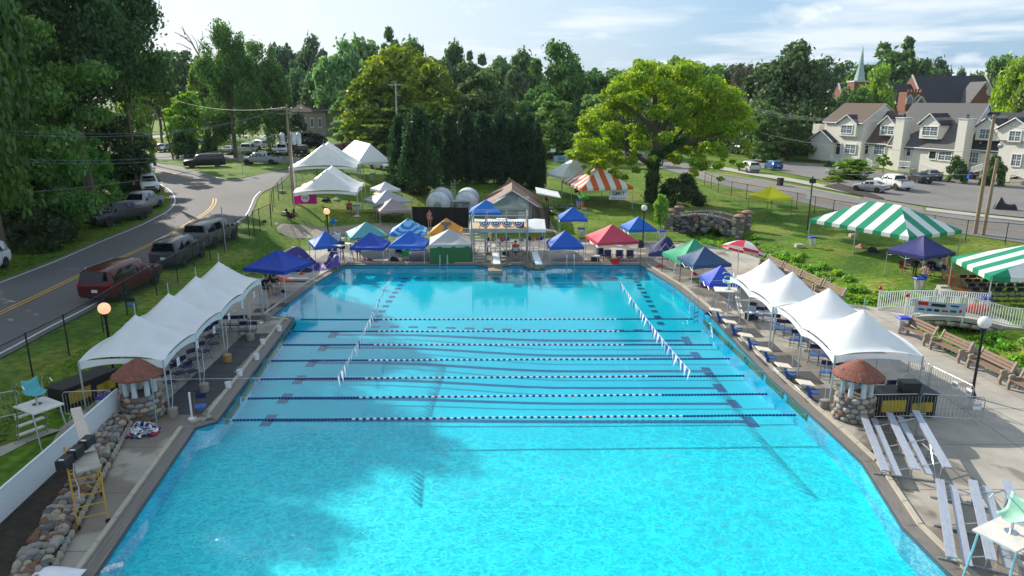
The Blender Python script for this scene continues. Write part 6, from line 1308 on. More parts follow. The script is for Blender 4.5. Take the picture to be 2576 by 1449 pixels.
def planter(p, label, cracks):
 g_ = P(*p, 0); o = root('stone_planter', label, 'stone planter', tuple(g_), group='round stone planters'); g = random.Random(int(p[0])); MB().lathe([(.70, 0), (.66, 1.0), (.6, 1.02), (.55, .9)], n=20).build('mortar_core', MORT, o)
 for row in range(5):
  n = 13
  for k in range(n):
   a = 2 * math.pi * (k + .5 * (row % 2) + g.uniform(-.1, .1)) / n; r = .70 - .012 * row; q = link('stone', STM[g.randrange(10)], o, (math.cos(a) * r, math.sin(a) * r, .12 + row * .2 + g.uniform(-.02, .02))); q.rotation_euler.z = a; q.scale = (.09, .165 * g.uniform(.85, 1.05), .098 * g.uniform(.9, 1.1))
 for k in range(7):
  a = 2 * math.pi * k / 7; MB().lathe([(.11, 1.0), (.1, 1.2), (.085, 1.75), (.09, 1.8)], (math.cos(a + .3) * .5, math.sin(a + .3) * .5, 0), 10).build('column', M('plaster_column', (.50, .52, .52), rough=.7, var=.1, scale=6), o, True)
 MB().lathe([(.90, 1.74), (.92, 1.80), (.72, 1.98), (.4, 2.2), (.12, 2.37), (.02, 2.38)], n=26).build('roof', ROOFT, o); cr = MB()
 for k in range(8):
  a = g.uniform(0, 6.28); pts = []
  for j in range(6): rr = .1 + .75 * j / 5; a += g.uniform(-.12, .12); pts.append((math.cos(a) * rr, math.sin(a) * rr, 2.40 - (rr / .92) * .585 + .012))
  cr.path(pts, .007, 4)
 cr.build('pale_crack', STN[0], o)
 tiles = MB()
 for k in range(34): a = 2 * math.pi * k / 34; tiles.box((math.cos(a) * .9, math.sin(a) * .9, 1.775), (.08, .12, .045), rz=a)
 tiles.build('eave_tile', ROOFT, o); o.children[-1]['kind'] = 'stuff'
planter((362, 1048), 'round stone planter with white columns and a tiled roof at the left tent', 1); planter((2145, 1050), 'round stone planter with white columns and a tiled roof at the right tent', 2)
YEL = M('yellow_panel', (.42, .30, .02), rough=.6, var=.08)
def teambox(a, b, label, h=.95, flip=False):
 a, b = Vector(a[:2]), Vector(b[:2]); d = b - a; L_ = d.length; z = 0; o = root('team_box', label, 'equipment box', (a.x, a.y, Z(a.x, a.y) if abs(a.x) > 17.6 and a.y < 40 and a.x < 0 else 0), math.atan2(d.y, d.x)); MB().box((L_ / 2, .45, h / 2 + .06), (L_, .9, h - .1)).build('box_body', BLK, o); MB().box((L_ / 2, .45, h + .04), (L_ + .1, 1.0, .06)).build('table_top', TRIM, o)
 for x, w, hh in ((.18, .40, .5), (.60, .22, .36)):
  for k in range(2): MB().box((L_ * (x + k * .0) + L_ * w / 2 * 0 + L_ * .1, -.006, h * .5 + .08 * (1 if hh > .4 else 0)), (L_ * w, .012, h * hh)).build('yellow_panel', YEL, o) if k == 0 else None
 MB().box((L_ * .84, -.006, h * .5), (L_ * .2, .012, h * .42)).build('yellow_panel', YEL, o); text_mesh('SWIM TEAM', .12, PLW, o, (L_ * .7, -.012, .2), (R(90), 0, 0))
 for x in (.2, L_ - .2):
  q = MB().lathe([(.03, -.03), (.08, -.03), (.08, .03), (.03, .03)], n=10).build('castor', TYRE, o, loc=(x, .1, .08)); q.rotation_euler.y = R(90)
 return o
a, b = P(2202, 1056, 0), P(2350, 1052, 0); tb = teambox(a, b, 'black and yellow team equipment box beside the right stone planter')
o = root('storage_tub', 'black plastic storage tub on top of the right team box', 'tub', (a.x + 1.35, a.y + .4, 1.02)); MB().box((0, 0, .19), (.62, .42, .38), taper=1.12).build('tub', TRIM, o); MB().box((0, 0, .4), (.72, .5, .04)).build('lid', BLK, o)
teambox(G(168, 1040), G(300, 985), 'black and yellow team equipment box under the near end of the left tent')
g_ = G(276, 1040); o = root('waste_bin', 'purple lidded bin beside the white picket fence', 'bin', tuple(g_)); MB().box((0, 0, .35), (.5, .5, .7), taper=1.15).build('bin_body', BAG, o); MB().box((0, 0, .73), (.62, .6, .07)).build('lid', M('purple_plastic', (.05, .03, .22), rough=.4), o)
BAR = MB().tube((0, 0, .14), (0, 0, .98), .009, 5).mesh('bar', GALV)
def barrier(a, b, label, n=None, paper=None):
 a, b = Vector(a[:2]), Vector(b[:2]); d = b - a; L_ = d.length; d.normalize(); z = Z(a.x, a.y) if a.x < -17 else 0; o = root('crowd_barrier', label, 'barrier', (a.x, a.y, z), math.atan2(d.y, d.x), 'steel crowd barriers')
 MB().path([(0.02, 0, .14), (.02, 0, .95), (.1, 0, 1.05), (L_ - .1, 0, 1.05), (L_ - .02, 0, .95), (L_ - .02, 0, .14), (0.02, 0, .14)], .019, 6).build('frame', GALV, o); n = n or int(L_ / .13)
 for k in range(1, n): link('bar', BAR, o, (L_ * k / n, 0, 0))
 for x in (.25, L_ - .25): MB().path([(x, -.3, 0), (x, -.22, .05), (x, -.05, .12), (x, 0, .16), (x, .05, .12), (x, .22, .05), (x, .3, 0)], .018, 5).build('foot', GALV, o)
 if paper:
  for x in paper: pn = MB().box((L_ * x, -.03, .72), (.28, .006, .34)).build('paper_sign', PLW, o); text_mesh('OUT', .13, BLK, o, (L_ * x, -.036, .72), (R(90), 0, 0), ext=.001)
BP = [((2205, 897), (2282, 940), 'crowd barrier farthest back behind the right two-peaked tent', None), ((2283, 941), (2333, 977), 'crowd barrier with one paper sign behind the right tent corner', [.7]), ((2335, 978), (2441, 1034), 'long crowd barrier with two paper signs before the right globe lamp', [.6, .92]), ((2127, 1058), (2304, 1054), 'crowd barrier in front of the right stone planter', None), ((2307, 1054), (2470, 1064), 'crowd barrier in front of the black box, ending beside the lamp', [.88])]
for a, b, lb, pp in BP: barrier(P(*a, 0), P(*b, 0), lb, paper=pp)
barrier(G(165, 1050), G(290, 1044), 'crowd barrier behind the white picket fence on the left'); barrier(G(-60, 1072), G(64, 1075), 'crowd barrier at the left edge behind the teal lifeguard chair')
PICK = MB().box((0, 0, .5), (.075, .025, 1.0)).mesh('picket', WHP)
A, B = P(303, 1040, .25), P(0, 1325, .25); d = (B - A).xy; d.normalize(); L_ = (B - A).length + 3; o = root('picket_fence', 'white picket fence behind the rocks at the lower left', 'fence', (A.x, A.y, .2), math.atan2(d.y, d.x)); n = int(L_ / .085)
for k in range(n): link('picket', PICK, o, (L_ * (k + .5) / n, 0, .05 + random.uniform(-.01, .01))).scale = (1, 1, 1.0)
MB().box((L_ / 2, -.035, .3), (L_, .04, .08)).build('rail', WHP, o); MB().box((L_ / 2, -.035, .85), (L_, .04, .08)).build('rail', WHP, o); MB().box((L_ / 2, 0, 1.07), (L_, .07, .03)).build('cap_rail', WHP, o); MB().box((L_ / 2, -.06, -.1), (L_, .1, .5)).build('base_board', WHP, o)
soil = M('dark_soil', (.035, .028, .02), rough=1, var=.4, scale=4, bump=.8)
C0, C1 = P(318, 1062, .2), P(60, 1475, .2)
bed = MB(); e0, e1 = P(330, 1068, 0), P(100, 1500, 0)
bed.add([(A.x, A.y, .35), (e0.x, e0.y, .25), (e1.x, e1.y, .25), (B.x, B.y - 3, .35), (e0.x, e0.y, -.02), (e1.x, e1.y, -.02)], [(0, 1, 2, 3), (1, 4, 5, 2)][:2]); q = bed.build('planting_bed', soil); tag(q, kind='structure')
ro = root('rock_border', 'border of rounded field stones on the low wall at the lower left', 'rock wall', (e0.x, e0.y, 0)); g = random.Random(2); nS = 0
for i in range(44):
 for j in range(4):
  t = (i + g.uniform(-.3, .3)) / 44; c = Vector((e0.x, e0.y)).lerp(Vector((e1.x, e1.y)), t); n_ = Vector((-(e1.y - e0.y), e1.x - e0.x)).normalized()
  c = c - n_ * (-.12 - j * .2) if (A.x - e0.x) * 1 < 0 and n_.x > 0 else c + n_ * (.12 + j * .2) ; c = Vector((e0.x, e0.y)).lerp(Vector((e1.x, e1.y)), t) + Vector((-1, -.35)).normalized() * (.1 + j * .2)
  r = g.uniform(.09, .16) * (1 + .2 * t); q = link('stone', STM[g.randrange(10)], ro, (c.x - e0.x, c.y - e0.y, .3 + g.uniform(0, .14))); q.rotation_euler = (g.uniform(-.5, .5), g.uniform(-.5, .5), g.uniform(0, 6)); q.scale = (r * 1.15, r * .9, r * .85)
for i in range(30):
 c = Vector((e0.x, e0.y)).lerp(Vector((e1.x, e1.y)), (i + .5) / 30); q = link('wall_stone', STM[g.choice((0, 0, 2, 5, 5, 8))], ro, (c.x - e0.x, c.y - e0.y, .12)); q.scale = (.2, .12, .13); q.rotation_euler.z = math.atan2(e1.y - e0.y, e1.x - e0.x)
YS = M('yellow_scaffold', (.52, .27, .03), rough=.5, var=.12)
q0, q1, q2 = P(198, 1333, 0), P(273, 1315, 0), P(255, 1247, 0); q3 = q0 + (q2 - q1); so = root('rolling_scaffold', 'yellow rolling scaffold with planks and black cases at the lower left deck', 'scaffold', (q0.x, q0.y, 0)); hS = 1.85
rel = [Vector((p.x - q0.x, p.y - q0.y, 0)) for p in (q0, q1, q2, q3)]
for i, p in enumerate(rel):
 MB().tube(p + Vector((0, 0, .14)), p + Vector((0, 0, hS)), .024, 6).build('upright', YS, so); q = MB().lathe([(.03, -.022), (.075, -.022), (.075, .022), (.03, .022)], n=12).build('castor', TYRE, so, loc=p + Vector((0, 0, .075))); q.rotation_euler = (R(90), 0, i)
for (i, j) in ((0, 1), (3, 2)):
 for z in (.35, .7, 1.05, 1.4, 1.6, 1.78): MB().tube(rel[i] + Vector((0, 0, z)), rel[j] + Vector((0, 0, z)), .015, 5).build('rung', YS, so)
for (i, j) in ((0, 3), (1, 2)): MB().tube(rel[i] + Vector((0, 0, 1.7)), rel[j] + Vector((0, 0, 1.7)), .02, 5).build('side_rail', YS, so)
cc = (rel[0] + rel[1] + rel[2] + rel[3]) / 4; ax = (rel[3] - rel[0]).normalized(); rzS = math.atan2(ax.y, ax.x)
MB().box((0, 0, 0), ((rel[3] - rel[0]).length + .2, .62, .04), rz=rzS).build('plank', M('plank_wood', (.33, .30, .26), rough=.8, var=.2), so, loc=cc + Vector((.12, 0, hS)))
pa, pb = P(224, 1135, 1.95), P(190, 1027, 2.15); o = root('long_plank', 'long pale plank running from the scaffold out over the picket fence', 'plank', tuple(pa)); dv = pb - pa; MB().box(tuple(dv / 2), (.3, dv.length, .05), mat=Matrix.Rotation(math.atan2(dv.y, dv.x) - math.pi / 2, 3, 'Z') @ Matrix.Rotation(math.asin(dv.z / dv.length), 3, 'X')).build('board', M('pale_plank', (.5, .42, .35), rough=.8, var=.1), o); MB().box((dv.x * .8, dv.y * .8, -.95), (.1, .1, 2.1)).build('prop', GALV, o)
for k in range(3):
 o = root('black_case', f'{["nearest", "middle", "farthest"][k]} black case strapped on the yellow scaffold', 'case', (so.location.x + cc.x - .06 + .02 * k, so.location.y + cc.y - .65 + k * .52, hS + .03 + k * .04), .05, 'black cases on the scaffold'); MB().box((0, 0, .14), (.27, .5, .26)).build('case_body', TRIM, o); MB().box((0, -.15, .275), (.14, .05, .012)).build('buckle', PLW, o)
o = root('orange_buoy', 'orange float with tangled cord tied at the scaffold top', 'float', tuple(P(184, 1160, 1.8))); MB().ball((0, 0, .12), .17, 12, 8, sq=(1, 1, .9)).build('buoy', M('orange_plastic', (.6, .06, .01), rough=.4), o, True); MB().path([(0, 0, 0), (.05, -.15, -.4), (.1, -.1, -.8), (.12, -.2, -1.1)], .015, 5).build('cord', CORD, o)
g_ = P(360, 1090, 0); o = root('lane_rope_pile', 'heap of coiled blue white and red lane ropes on the deck by the rocks', 'rope pile', tuple(g_)); g = random.Random(9)
for k in range(150):
 a, r, z = g.uniform(0, 6.28), g.uniform(0, .52) ** .8, 0; z = .08 + (.55 - r) * g.random() * .7
 q = link('float', FM['b' if k % 2 else 'w'] if r < .42 or k % 3 else FM['r'], o, (math.cos(a) * r, math.sin(a) * r * .9, max(.06, z))); q.rotation_euler = (g.uniform(1, 2), g.uniform(0, 3), a)
for k in range(5):
 rr = .3 + .06 * k; MB().path([(math.cos(t) * rr, math.sin(t) * rr * .9, .35 - .05 * k + .05 * math.sin(3 * t + k)) for t in [i * .5 for i in range(13)]], .01, 4).build('cable', CORD, o)
for p, h, lb, m, r in (((484, 1054), 1.1, 'white post with a red stripe at the left pool corner', PLW, .045),):
 g_ = P(*p, 0); o = root('marker_post', lb, 'post', tuple(g_)); MB().tube((0, 0, 0), (0, 0, h), r, 8).build('shaft', m, o); MB().box((r, 0, h / 2), (.012, .03, h)).build('red_stripe', PLR, o); MB().lathe([(.16, 0), (.14, .06), (.05, .09)], n=12).build('base', PLW, o)
o = root('slide_lip', 'rounded white end of a water slide at the lower left corner', 'water slide', tuple(P(112, 1475, 0))); m = MB(); m.grid(lambda u, v: ((u - .5) * 1.7, (v - .5) * .9, .18 + .28 * math.sin(math.pi * u) ** .6 * math.sin(math.pi * v) ** .5), 16, 10); m.build('lip', WHP, o, True); MB().box((0, 0, .1), (1.5, .7, .2)).build('footing', CAST, o)
sp_ = [(P(205 + 16 * i, 1452 - 5 * i + 2 * math.sin(i), -.12), .10, .5) for i in range(7)]
sp_ = [((p.x, p.y, p.z), r, q) for p, r, q in sp_]; fm = leaves('splash_foam', sp_, 1500, .022, 3); fm.materials.clear(); fm.materials.append(M('foam', (.8, .84, .86), rough=.6)); fo = link('splash_foam', fm); tag(fo, 'white splash where water pours in at the lower left', kind='stuff')
A, B = P(414, 922, 2.0), P(657, 713, 2.0)
for k in range(6):
 c = A.lerp(B, (k + .55) / 6.3); o = root('lane_card', f'{ORD[k]} white lane card from the camera hanging under the left tent edge', 'card', (c.x + .05, c.y, 1.62), math.atan2(B.y - A.y, B.x - A.x), 'lane cards on the left tent'); MB().box((0, 0, .16), (.26, .01, .34)).build('card', PLW, o); text_mesh(str(6 - k), .2, BLUE, o, (0, -.008, .16), (R(90), 0, 0), ext=.001)
FAB = {k: M(f'camp_cloth_{k}', c, rough=.8) for k, c in (('navy', (.015, .02, .07)), ('red', (.4, .03, .05)), ('green', (.02, .35, .08)), ('grey', (.2, .2, .21)))}
def camp(p, rz, colr, label):
 g_ = G(*p) if P(*p).y > 56 or P(*p).x > 17 else P(*p, 0); o = root('camp_chair', label, 'camp chair', tuple(g_), R(rz), 'camp chairs'); f = FAB[colr]; m = MB(); m.grid(lambda u, v: ((u - .5) * .5, -.2 + .42 * v, .43 - .04 * math.sin(math.pi * u)), 5, 4); m.grid(lambda u, v: ((u - .5) * .5, .22 + .14 * v, .42 + .5 * v), 5, 3); m.build('seat_cloth', f, o)
 for sx in (-1, 1): MB().tube((sx * .28, -.25, 0), (-sx * .26, .3, .45), .011, 4).tube((sx * .28, .3, 0), (sx * .27, .36, .93), .011, 4).build('frame_leg', FRK, o); MB().box((sx * .3, 0, .62), (.06, .45, .02)).build('arm_rest', f, o)
for p, rz, c, lb in (((1512, 656), 10, 'navy', 'leftmost navy camp chair under the red canopy'), ((1530, 661), 5, 'navy', 'second navy camp chair under the red canopy'), ((1558, 661), -5, 'navy', 'third navy camp chair under the red canopy'), ((1584, 661), -8, 'navy', 'rightmost camp chair under the red canopy'), ((1020, 660), 0, 'green', 'bright green folding chair under the bright blue canopy'), ((1005, 650), 20, 'navy', 'dark camp chair left of the green one'), ((2274, 690), 30, 'red', 'red camp chair under the navy canopy on the lawn'), ((2342, 694), -20, 'navy', 'navy camp chair in the group on the right lawn'), ((2292, 686), 10, 'grey', 'grey camp chair behind the group on the right lawn'), ((1703, 660), 30, 'navy', 'dark camp chair under the green canopy')): camp(p, rz, c, lb)
def cooler(p, c, label, s=1.0):
 g_ = G(*p) if P(*p).y > 57 or P(*p).x > 17 else P(*p, 0); o = root('cooler', label, 'cooler', tuple(g_), random.uniform(-.4, .4)); MB().box((0, 0, .19 * s), (.62 * s, .4 * s, .38 * s)).build('body', c, o); MB().box((0, 0, .41 * s), (.65 * s, .43 * s, .07 * s)).build('lid', PLW if c is not PLR else c, o); MB().tube((-.34 * s, 0, .3 * s), (-.34 * s, .0, .42 * s), .02, 4).build('handle', BLK, o)
cooler((1497, 657), FRK, 'black cooler at the left leg of the red canopy'); cooler((1890, 803), TRIM, 'dark wheeled cooler with a white lid under the right tent'); cooler((1547, 664), PLR, 'red bag-like cooler between the camp chairs', .8); cooler((1480, 606), PLR, 'small red cooler on the grass by the lone blue canopy', .8)
for k, (p, c, lb, s) in enumerate((((925, 655), (.35, .12, .2), 'purple and yellow towel heap under the plain blue canopy', 1.0), ((990, 655), (.02, .02, .02), 'black bag heap left of the green folding chair', 1.2), ((768, 683), (.03, .02, .03), 'dark heap of bags under the crumpled canopy', 1.3), ((1720, 668), (.03, .04, .03), 'dark camping gear heaped under the green canopy', 1.8), ((1742, 674), (.05, .05, .05), 'low dark mat pile right of the camping gear', 1.5), ((1745, 690), (.3, .03, .06), 'dark red towel on the deck below the slate canopy', .8), ((1768, 722), (.06, .03, .08), 'black round bag beside the royal blue canopy', .9), ((760, 690), (.4, .05, .05), 'small red bag under the crumpled canopy', .6), ((2165, 622), (.5, .25, .2), 'red white and blue folded blanket on the right lawn', 1.3), ((2195, 632), (.02, .025, .04), 'dark towels spread under the striped tent', 1.6), ((665, 558 + 0), (.02, .02, .02), 'dark kit bag by the roadside fence gate', .8), ((820, 505), (.02, .02, .02), 'dark bags lying under the magenta banner tent', 1.6), ((846, 503), (.45, .45, .42), 'pale towels lying under the magenta banner tent', 1.3), ((898, 545), (.6, .6, .6), 'white bag at the foot of the tent corner leg', .9), ((1660, 671), (.5, .06, .05), 'red white and blue beach ball bag by the navy canopy', .8), ((1782, 790), (.03, .03, .12), 'blue swim bag at the right pool edge by the ladder', .7), ((700, 741), (.25, .2, .3), 'bag and towels beside the seated people on the left deck', .8), ((712, 735), (.02, .02, .02), 'black shoes and bag beside the seated people', .7))):
 g_ = G(*p) if P(*p).y > 57 or P(*p).x > 17 else P(*p, 0); g = random.Random(k); m = MB()
 m.grid(lambda u, v: ((u - .5) * .7 * s, (v - .5) * .45 * s, (.0 + .22 * s * (math.sin(math.pi * u) * math.sin(math.pi * v)) ** .5 * (1 + .3 * math.sin(9 * u + k) * math.cos(7 * v)))), 10, 8); o = m.build('towel_heap' if 'towel' in lb or 'blanket' in lb else 'bag_heap', M(f'heap_cloth_{k}', c, rough=.9, var=.5, scale=5), loc=tuple(g_)); o.rotation_euler.z = g.uniform(0, 3); tag(o, lb, 'bag' if 'bag' in lb else 'towel')
g_ = P(735, 706, 0); o = root('rescue_board', 'orange cover on a grey rescue board lying on the left deck', 'rescue board', tuple(g_), -.05); MB().box((.35, 0, .12), (1.6, .5, .12)).build('board', M('grey_board', (.4, .42, .45), rough=.5), o); m = MB(); m.grid(lambda u, v: (-1.0 + u * 1.3, (v - .5) * .62, .04 + .24 * math.sin(math.pi * v) ** .5 * (.7 + .3 * math.sin(6 * u))), 8, 6); m.build('cover', M('orange_cloth', (.75, .08, .01), rough=.8), o)
A, B = P(640, 694, 0), P(745, 640, 0); o = root('low_wall', 'low concrete wall along the back of the left deck', 'wall', (A.x, A.y, 0), math.atan2(B.y - A.y, B.x - A.x)); MB().box(((B - A).length / 2, .1, .3), ((B - A).length, .2, .6)).build('wall_body', CONC_D, o); MB().box(((B - A).length / 2, .1, .62), ((B - A).length, .26, .05)).build('cap', COPING, o)
# ================================================================== BUILDINGS, FENCES, POLES
SIDE = band('cream_siding', (.68, .65, .57), (.76, .73, .65), 5.5, axis=2, frac=.9, rough=.7, bump=.5); WTRIM = M('white_trim', (.70, .70, .69), rough=.5, var=.03)
SHB, SHG, SHD = M('brown_shingles', (.115, .082, .062), rough=.9, var=.25, scale=5, stretch=(1, 1, 5)), M('grey_shingles', (.11, .108, .108), rough=.9, var=.25, scale=5, stretch=(1, 1, 5)), M('dark_shingles', (.035, .035, .042), rough=.85, var=.2, scale=5)
PANE = M('window_pane', (.10, .14, .17), rough=.08, spec=.8, var=.15, scale=.8); DOORM = M('dark_door', (.02, .03, .028), rough=.3); BRICK = M('red_brick', (.20, .085, .06), rough=.9, var=.2, scale=6)
fa, fb = P(2040, 404, .5), P(2382, 440, .5); fd = (fb - fa).xy.normalized(); fn_ = Vector((fd.y, -fd.x)); fn_ = fn_ if fn_.y < 0 else -fn_; frz = math.atan2(fd.y, fd.x)
def FP(px, py, off=0.0):      # photo point -> (u along the facade, z) on the facade plane moved out by off
 d = ray(px, py); a = Vector((fa.x, fa.y)) + fn_ * off; o2 = Vector((d[0], d[1])); den = o2.dot(fn_); t = a.dot(fn_) / den; p = o2 * t; return (p - a).dot(fd), CAM_H + d[2] * t - .5
th = root('townhouse_row', 'row of cream sided townhouses with dormers and brown and grey roofs', 'townhouses', (fa.x, fa.y, .5), frz)
def loc(u, off, z): return (u, -off, z)
def prism_roof(u0, u1, f, b, ez, rz_, mat, nm='roof', ov=.35, t=.16):
 """ridge parallel to the facade; f front offset, b back offset"""
 m = MB(); md = (f + b) / 2
 for (y0, z0, y1, z1) in ((f + ov, ez - ov * (rz_ - ez) / (f - md), md, rz_), (b - ov, ez - ov * (rz_ - ez) / (f - md), md, rz_)):
  m.add([loc(u0 - .2, y0, z0), loc(u1 + .2, y0, z0), loc(u1 + .2, y1, z1), loc(u0 - .2, y1, z1), loc(u0 - .2, y0, z0 + t), loc(u1 + .2, y0, z0 + t), loc(u1 + .2, y1, z1 + t), loc(u0 - .2, y1, z1 + t)], [(0, 1, 2, 3), (4, 5, 6, 7), (0, 1, 5, 4), (0, 4, 7, 3), (1, 2, 6, 5)])
 m.build(nm, mat, th)
 g_ = MB()
 for u in (u0, u1): g_.prism([loc(u, f, ez), loc(u, b, ez), loc(u, md, rz_)], (.02, 0, 0))
 g_.build('gable_wall', SIDE, th); v = MB()
 for u in (u0 - .2, u1 + .2):
  for y0 in (f + ov, b - ov): v.tube(loc(u, y0, ez - .1), loc(u, md, rz_ + .05), .09, 4)
 v.tube(loc(u0 - .2, f + ov, ez - .22), loc(u1 + .2, f + ov, ez - .22), .08, 4); v.build('fascia', WTRIM, th)
def wallbox(u0, u1, f, b, z0, z1, nm='wall'): MB().box(((u0 + u1) / 2, -(f + b) / 2, (z0 + z1) / 2), (u1 - u0, f - b, z1 - z0)).build(nm, SIDE, th)
def woff(px): return -.5 if px < 2070 else .06 if px < 2168 else -1.13 if px < 2228 else -.33 if px < 2405 else -1.33 if px < 2500 else .06
def window(px0, py0, px1, py1, off, parent=None, door=False, cols=2, rows=2):
 (u0, z1), (u1, z0) = FP(px0, py0, off), FP(px1, py1, off); u0, u1 = min(u0, u1), max(u0, u1); z0 = max(z0, z1 - 2.3); cx, cz = (u0 + u1) / 2, (z0 + z1) / 2; w, h = max(.8, u1 - u0), z1 - z0
 fr = MB()
 for s in (-1, 1): fr.box((cx + s * (w / 2 + .05), -off - .05, cz), (.14, .12, h + .3)); fr.box((cx, -off - .05, cz + s * (h / 2 + .07)), (w + .24, .14, .16))
 if not door:
  for i in range(1, cols * 2): fr.box((cx - w / 2 + w * i / (cols * 2), -off - .03, cz), (.10 if i == cols else .03, .05, h))
  for i in range(1, rows * 2): fr.box((cx, -off - .03, cz - h / 2 + h * i / (rows * 2)), (w, .05, .09 if i == rows else .03))
 f = fr.build('door_frame' if door else 'window', WTRIM, th); MB().box((cx, -off - .01, cz), (w, .03, h)).build('door_leaf' if door else 'pane', DOORM if door else PANE, f)
U = lambda px, py=405, off=0: FP(px, py, off)[0]
u0, u1 = U(2070, 355), U(2168, 350, 0); zE = FP(2120, 306, 0)[1]; zR = FP(2215, 262, -4)[1]
wallbox(u0, u1, 0, -9, -1.2, zE); prism_roof(u0, u1, 0, -9, zE, zR, SHB)
uL = U(2036, 395)
wallbox(uL, u0, -.6, -8, -1.2, 3.2); prism_roof(uL, u0 - .1, -.6, -8, 3.2, zR - 3.5, SHB, ov=.3)
u2, u3, u4, u5 = u1, U(2228, 400), U(2405, 425), U(2500, 450); u6 = u5 + 16
e2, e3, e4 = FP(2200, 358, -1.2)[1], FP(2320, 369, -.4)[1], FP(2450, 373, -1.4)[1]
wallbox(u2, u3, -1.2, -9, -1.2, e2); prism_roof(u2 + .05, u3, -1.2, -9.2, e2, zR - 1.3, SHB)
wallbox(u3, u4, -.4, -9, -1.2, e3); prism_roof(u3, u4, -.4, -9.2, e3, zR + .1, SHG)
wallbox(u4, u5, -1.4, -9, -1.2, e4); prism_roof(u4 + .05, u5, -1.4, -9, e4, zR - 1.2, SHD)
wallbox(u5, u6, 0, -9, -1.2, zE - .3); prism_roof(u5, u6, 0, -9, zE - .3, zR - .6, SHD)
def gablet(px0, px1, pyE, pyA, pyB, off, dep, mat, win=None, body=True, name='dormer'):
 a, b = U(px0, pyE, off), U(px1, pyE, off); ze, za, zb_ = FP(px0, pyE, off)[1], FP((px0 + px1) / 2, pyA, off)[1], FP(px0, pyB, off)[1]; m_ = (a + b) / 2; mb = MB()
 if body: mb.box((m_, -(off - dep / 2), (zb_ + ze) / 2), (b - a - .3, dep, ze - zb_))
 mb.prism([loc(a + .1, off, ze), loc(b - .1, off, ze), loc(m_, off, za)], (0, dep, 0)); d_ = mb.build(name, SIDE, th); rf = MB()
 for (x0, x1) in ((a - .2, m_), (b + .2, m_)):
  rf.add([loc(x0, off + .3, ze - .12), loc(x1, off + .3, za + .05), loc(x1, off - dep, za + .05), loc(x0, off - dep, ze - .12), loc(x0, off + .3, ze + .02), loc(x1, off + .3, za + .2), loc(x1, off - dep, za + .2), loc(x0, off - dep, ze + .02)], [(0, 1, 2, 3), (4, 5, 6, 7), (0, 1, 5, 4)])
 rf.build('dormer_roof', mat, d_); t = MB().tube(loc(a - .2, off + .32, ze - .05), loc(m_, off + .32, za + .12), .09, 4).tube(loc(b + .2, off + .32, ze - .05), loc(m_, off + .32, za + .12), .09, 4); t.build('rake_board', WTRIM, d_)
 if win: window(*win, off)
gablet(2107, 2157, 310, 291, 341, .5, 3.5, SHD, (2118, 315, 2143, 335)); gablet(2213, 2254, 313, 293, 341, -1.2, 4, SHD, (2219, 317, 2248, 338)); gablet(2314, 2366, 312, 288, 348, -.2, 4.5, SHD, (2323, 318, 2358, 341)); gablet(2455, 2514, 318, 297, 352, -1.2, 4, SHD, (2467, 325, 2492, 349)); gablet(2510, 2600, 324, 299, 352, .4, 4, SHD, (2542, 330, 2566, 355))
gablet(2036, 2096, 352, 329, 400, .9, 3, SHD)
for a, b, c, d_ in ((2255, 2277, 297, 343), (2413, 2436, 300, 352)):
 p, q = U(a, c, .6), U(b, c, .6); z1, z0 = FP(a, c, .6)[1], -1; c_ = MB().box(((p + q) / 2, .2, (z1 + z0) / 2), (q - p, 1.7, z1 - z0)).build('chimney', SIDE, th); MB().box(((p + q) / 2, .2, z1 + .06), (q - p + .25, 1.9, .12)).build('cap', WTRIM, c_); MB().tube(((p + q) / 2, .2, z1), ((p + q) / 2, .2, z1 + .7), .18, 8).build('flue', SHD, c_)
p = U(2046, 308, 0); MB().box((p - .5, 2, 3.2), (1.6, 1.5, 7.2)).build('chimney', SIDE, th)
for w_ in ((2057, 362, 2075, 382), (2128, 363, 2151, 386), (2201, 365, 2224, 389), (2245, 370, 2268, 393), (2364, 378, 2392, 404), (2432, 382, 2460, 410), (2548, 388, 2566, 418)): window(*w_, woff(w_[0]))
for d__ in ((2105, 361, 2113, 389), (2172, 365, 2184, 388), (2284, 373, 2289, 392), (2340, 377, 2354, 400)): window(*d__, woff(d__[0]), door=True)
for a, b, c, d_ in ((2087, 382, 2113, 412), (2150, 388, 2135, 412), (2182, 388, 2196, 404), (2265, 392, 2292, 404), (2320, 400, 2358, 425), (2445, 422, 2475, 405), (2545, 428, 2576, 420)):
 (p, z1), (q, z0) = FP(a, b, 1.6), FP(c, d_, 1.6); z0 = max(-.1, z0 - 0.2); st = MB(); n = 8; base_z = min(z1, 1.6)
 for k in range(n + 1): x = p + (q - p) * k / n; z = base_z + (z0 + .0 - base_z) * k / n * .8; st.box((x, -1.7, z - .45), (.05, .05, .85))
 st.tube((p, -1.7, base_z), (q, -1.7, base_z + (z0 - base_z) * .8), .05, 4).tube((p, -1.7, base_z - .8), (q, -1.7, base_z + (z0 - base_z) * .8 - .8), .04, 4); st.build('stair_rail', WTRIM, th); MB().box(((p + q) / 2, -.85, -.1), (abs(q - p), 1.5, 1.1)).build('porch_step', PAVE, th)
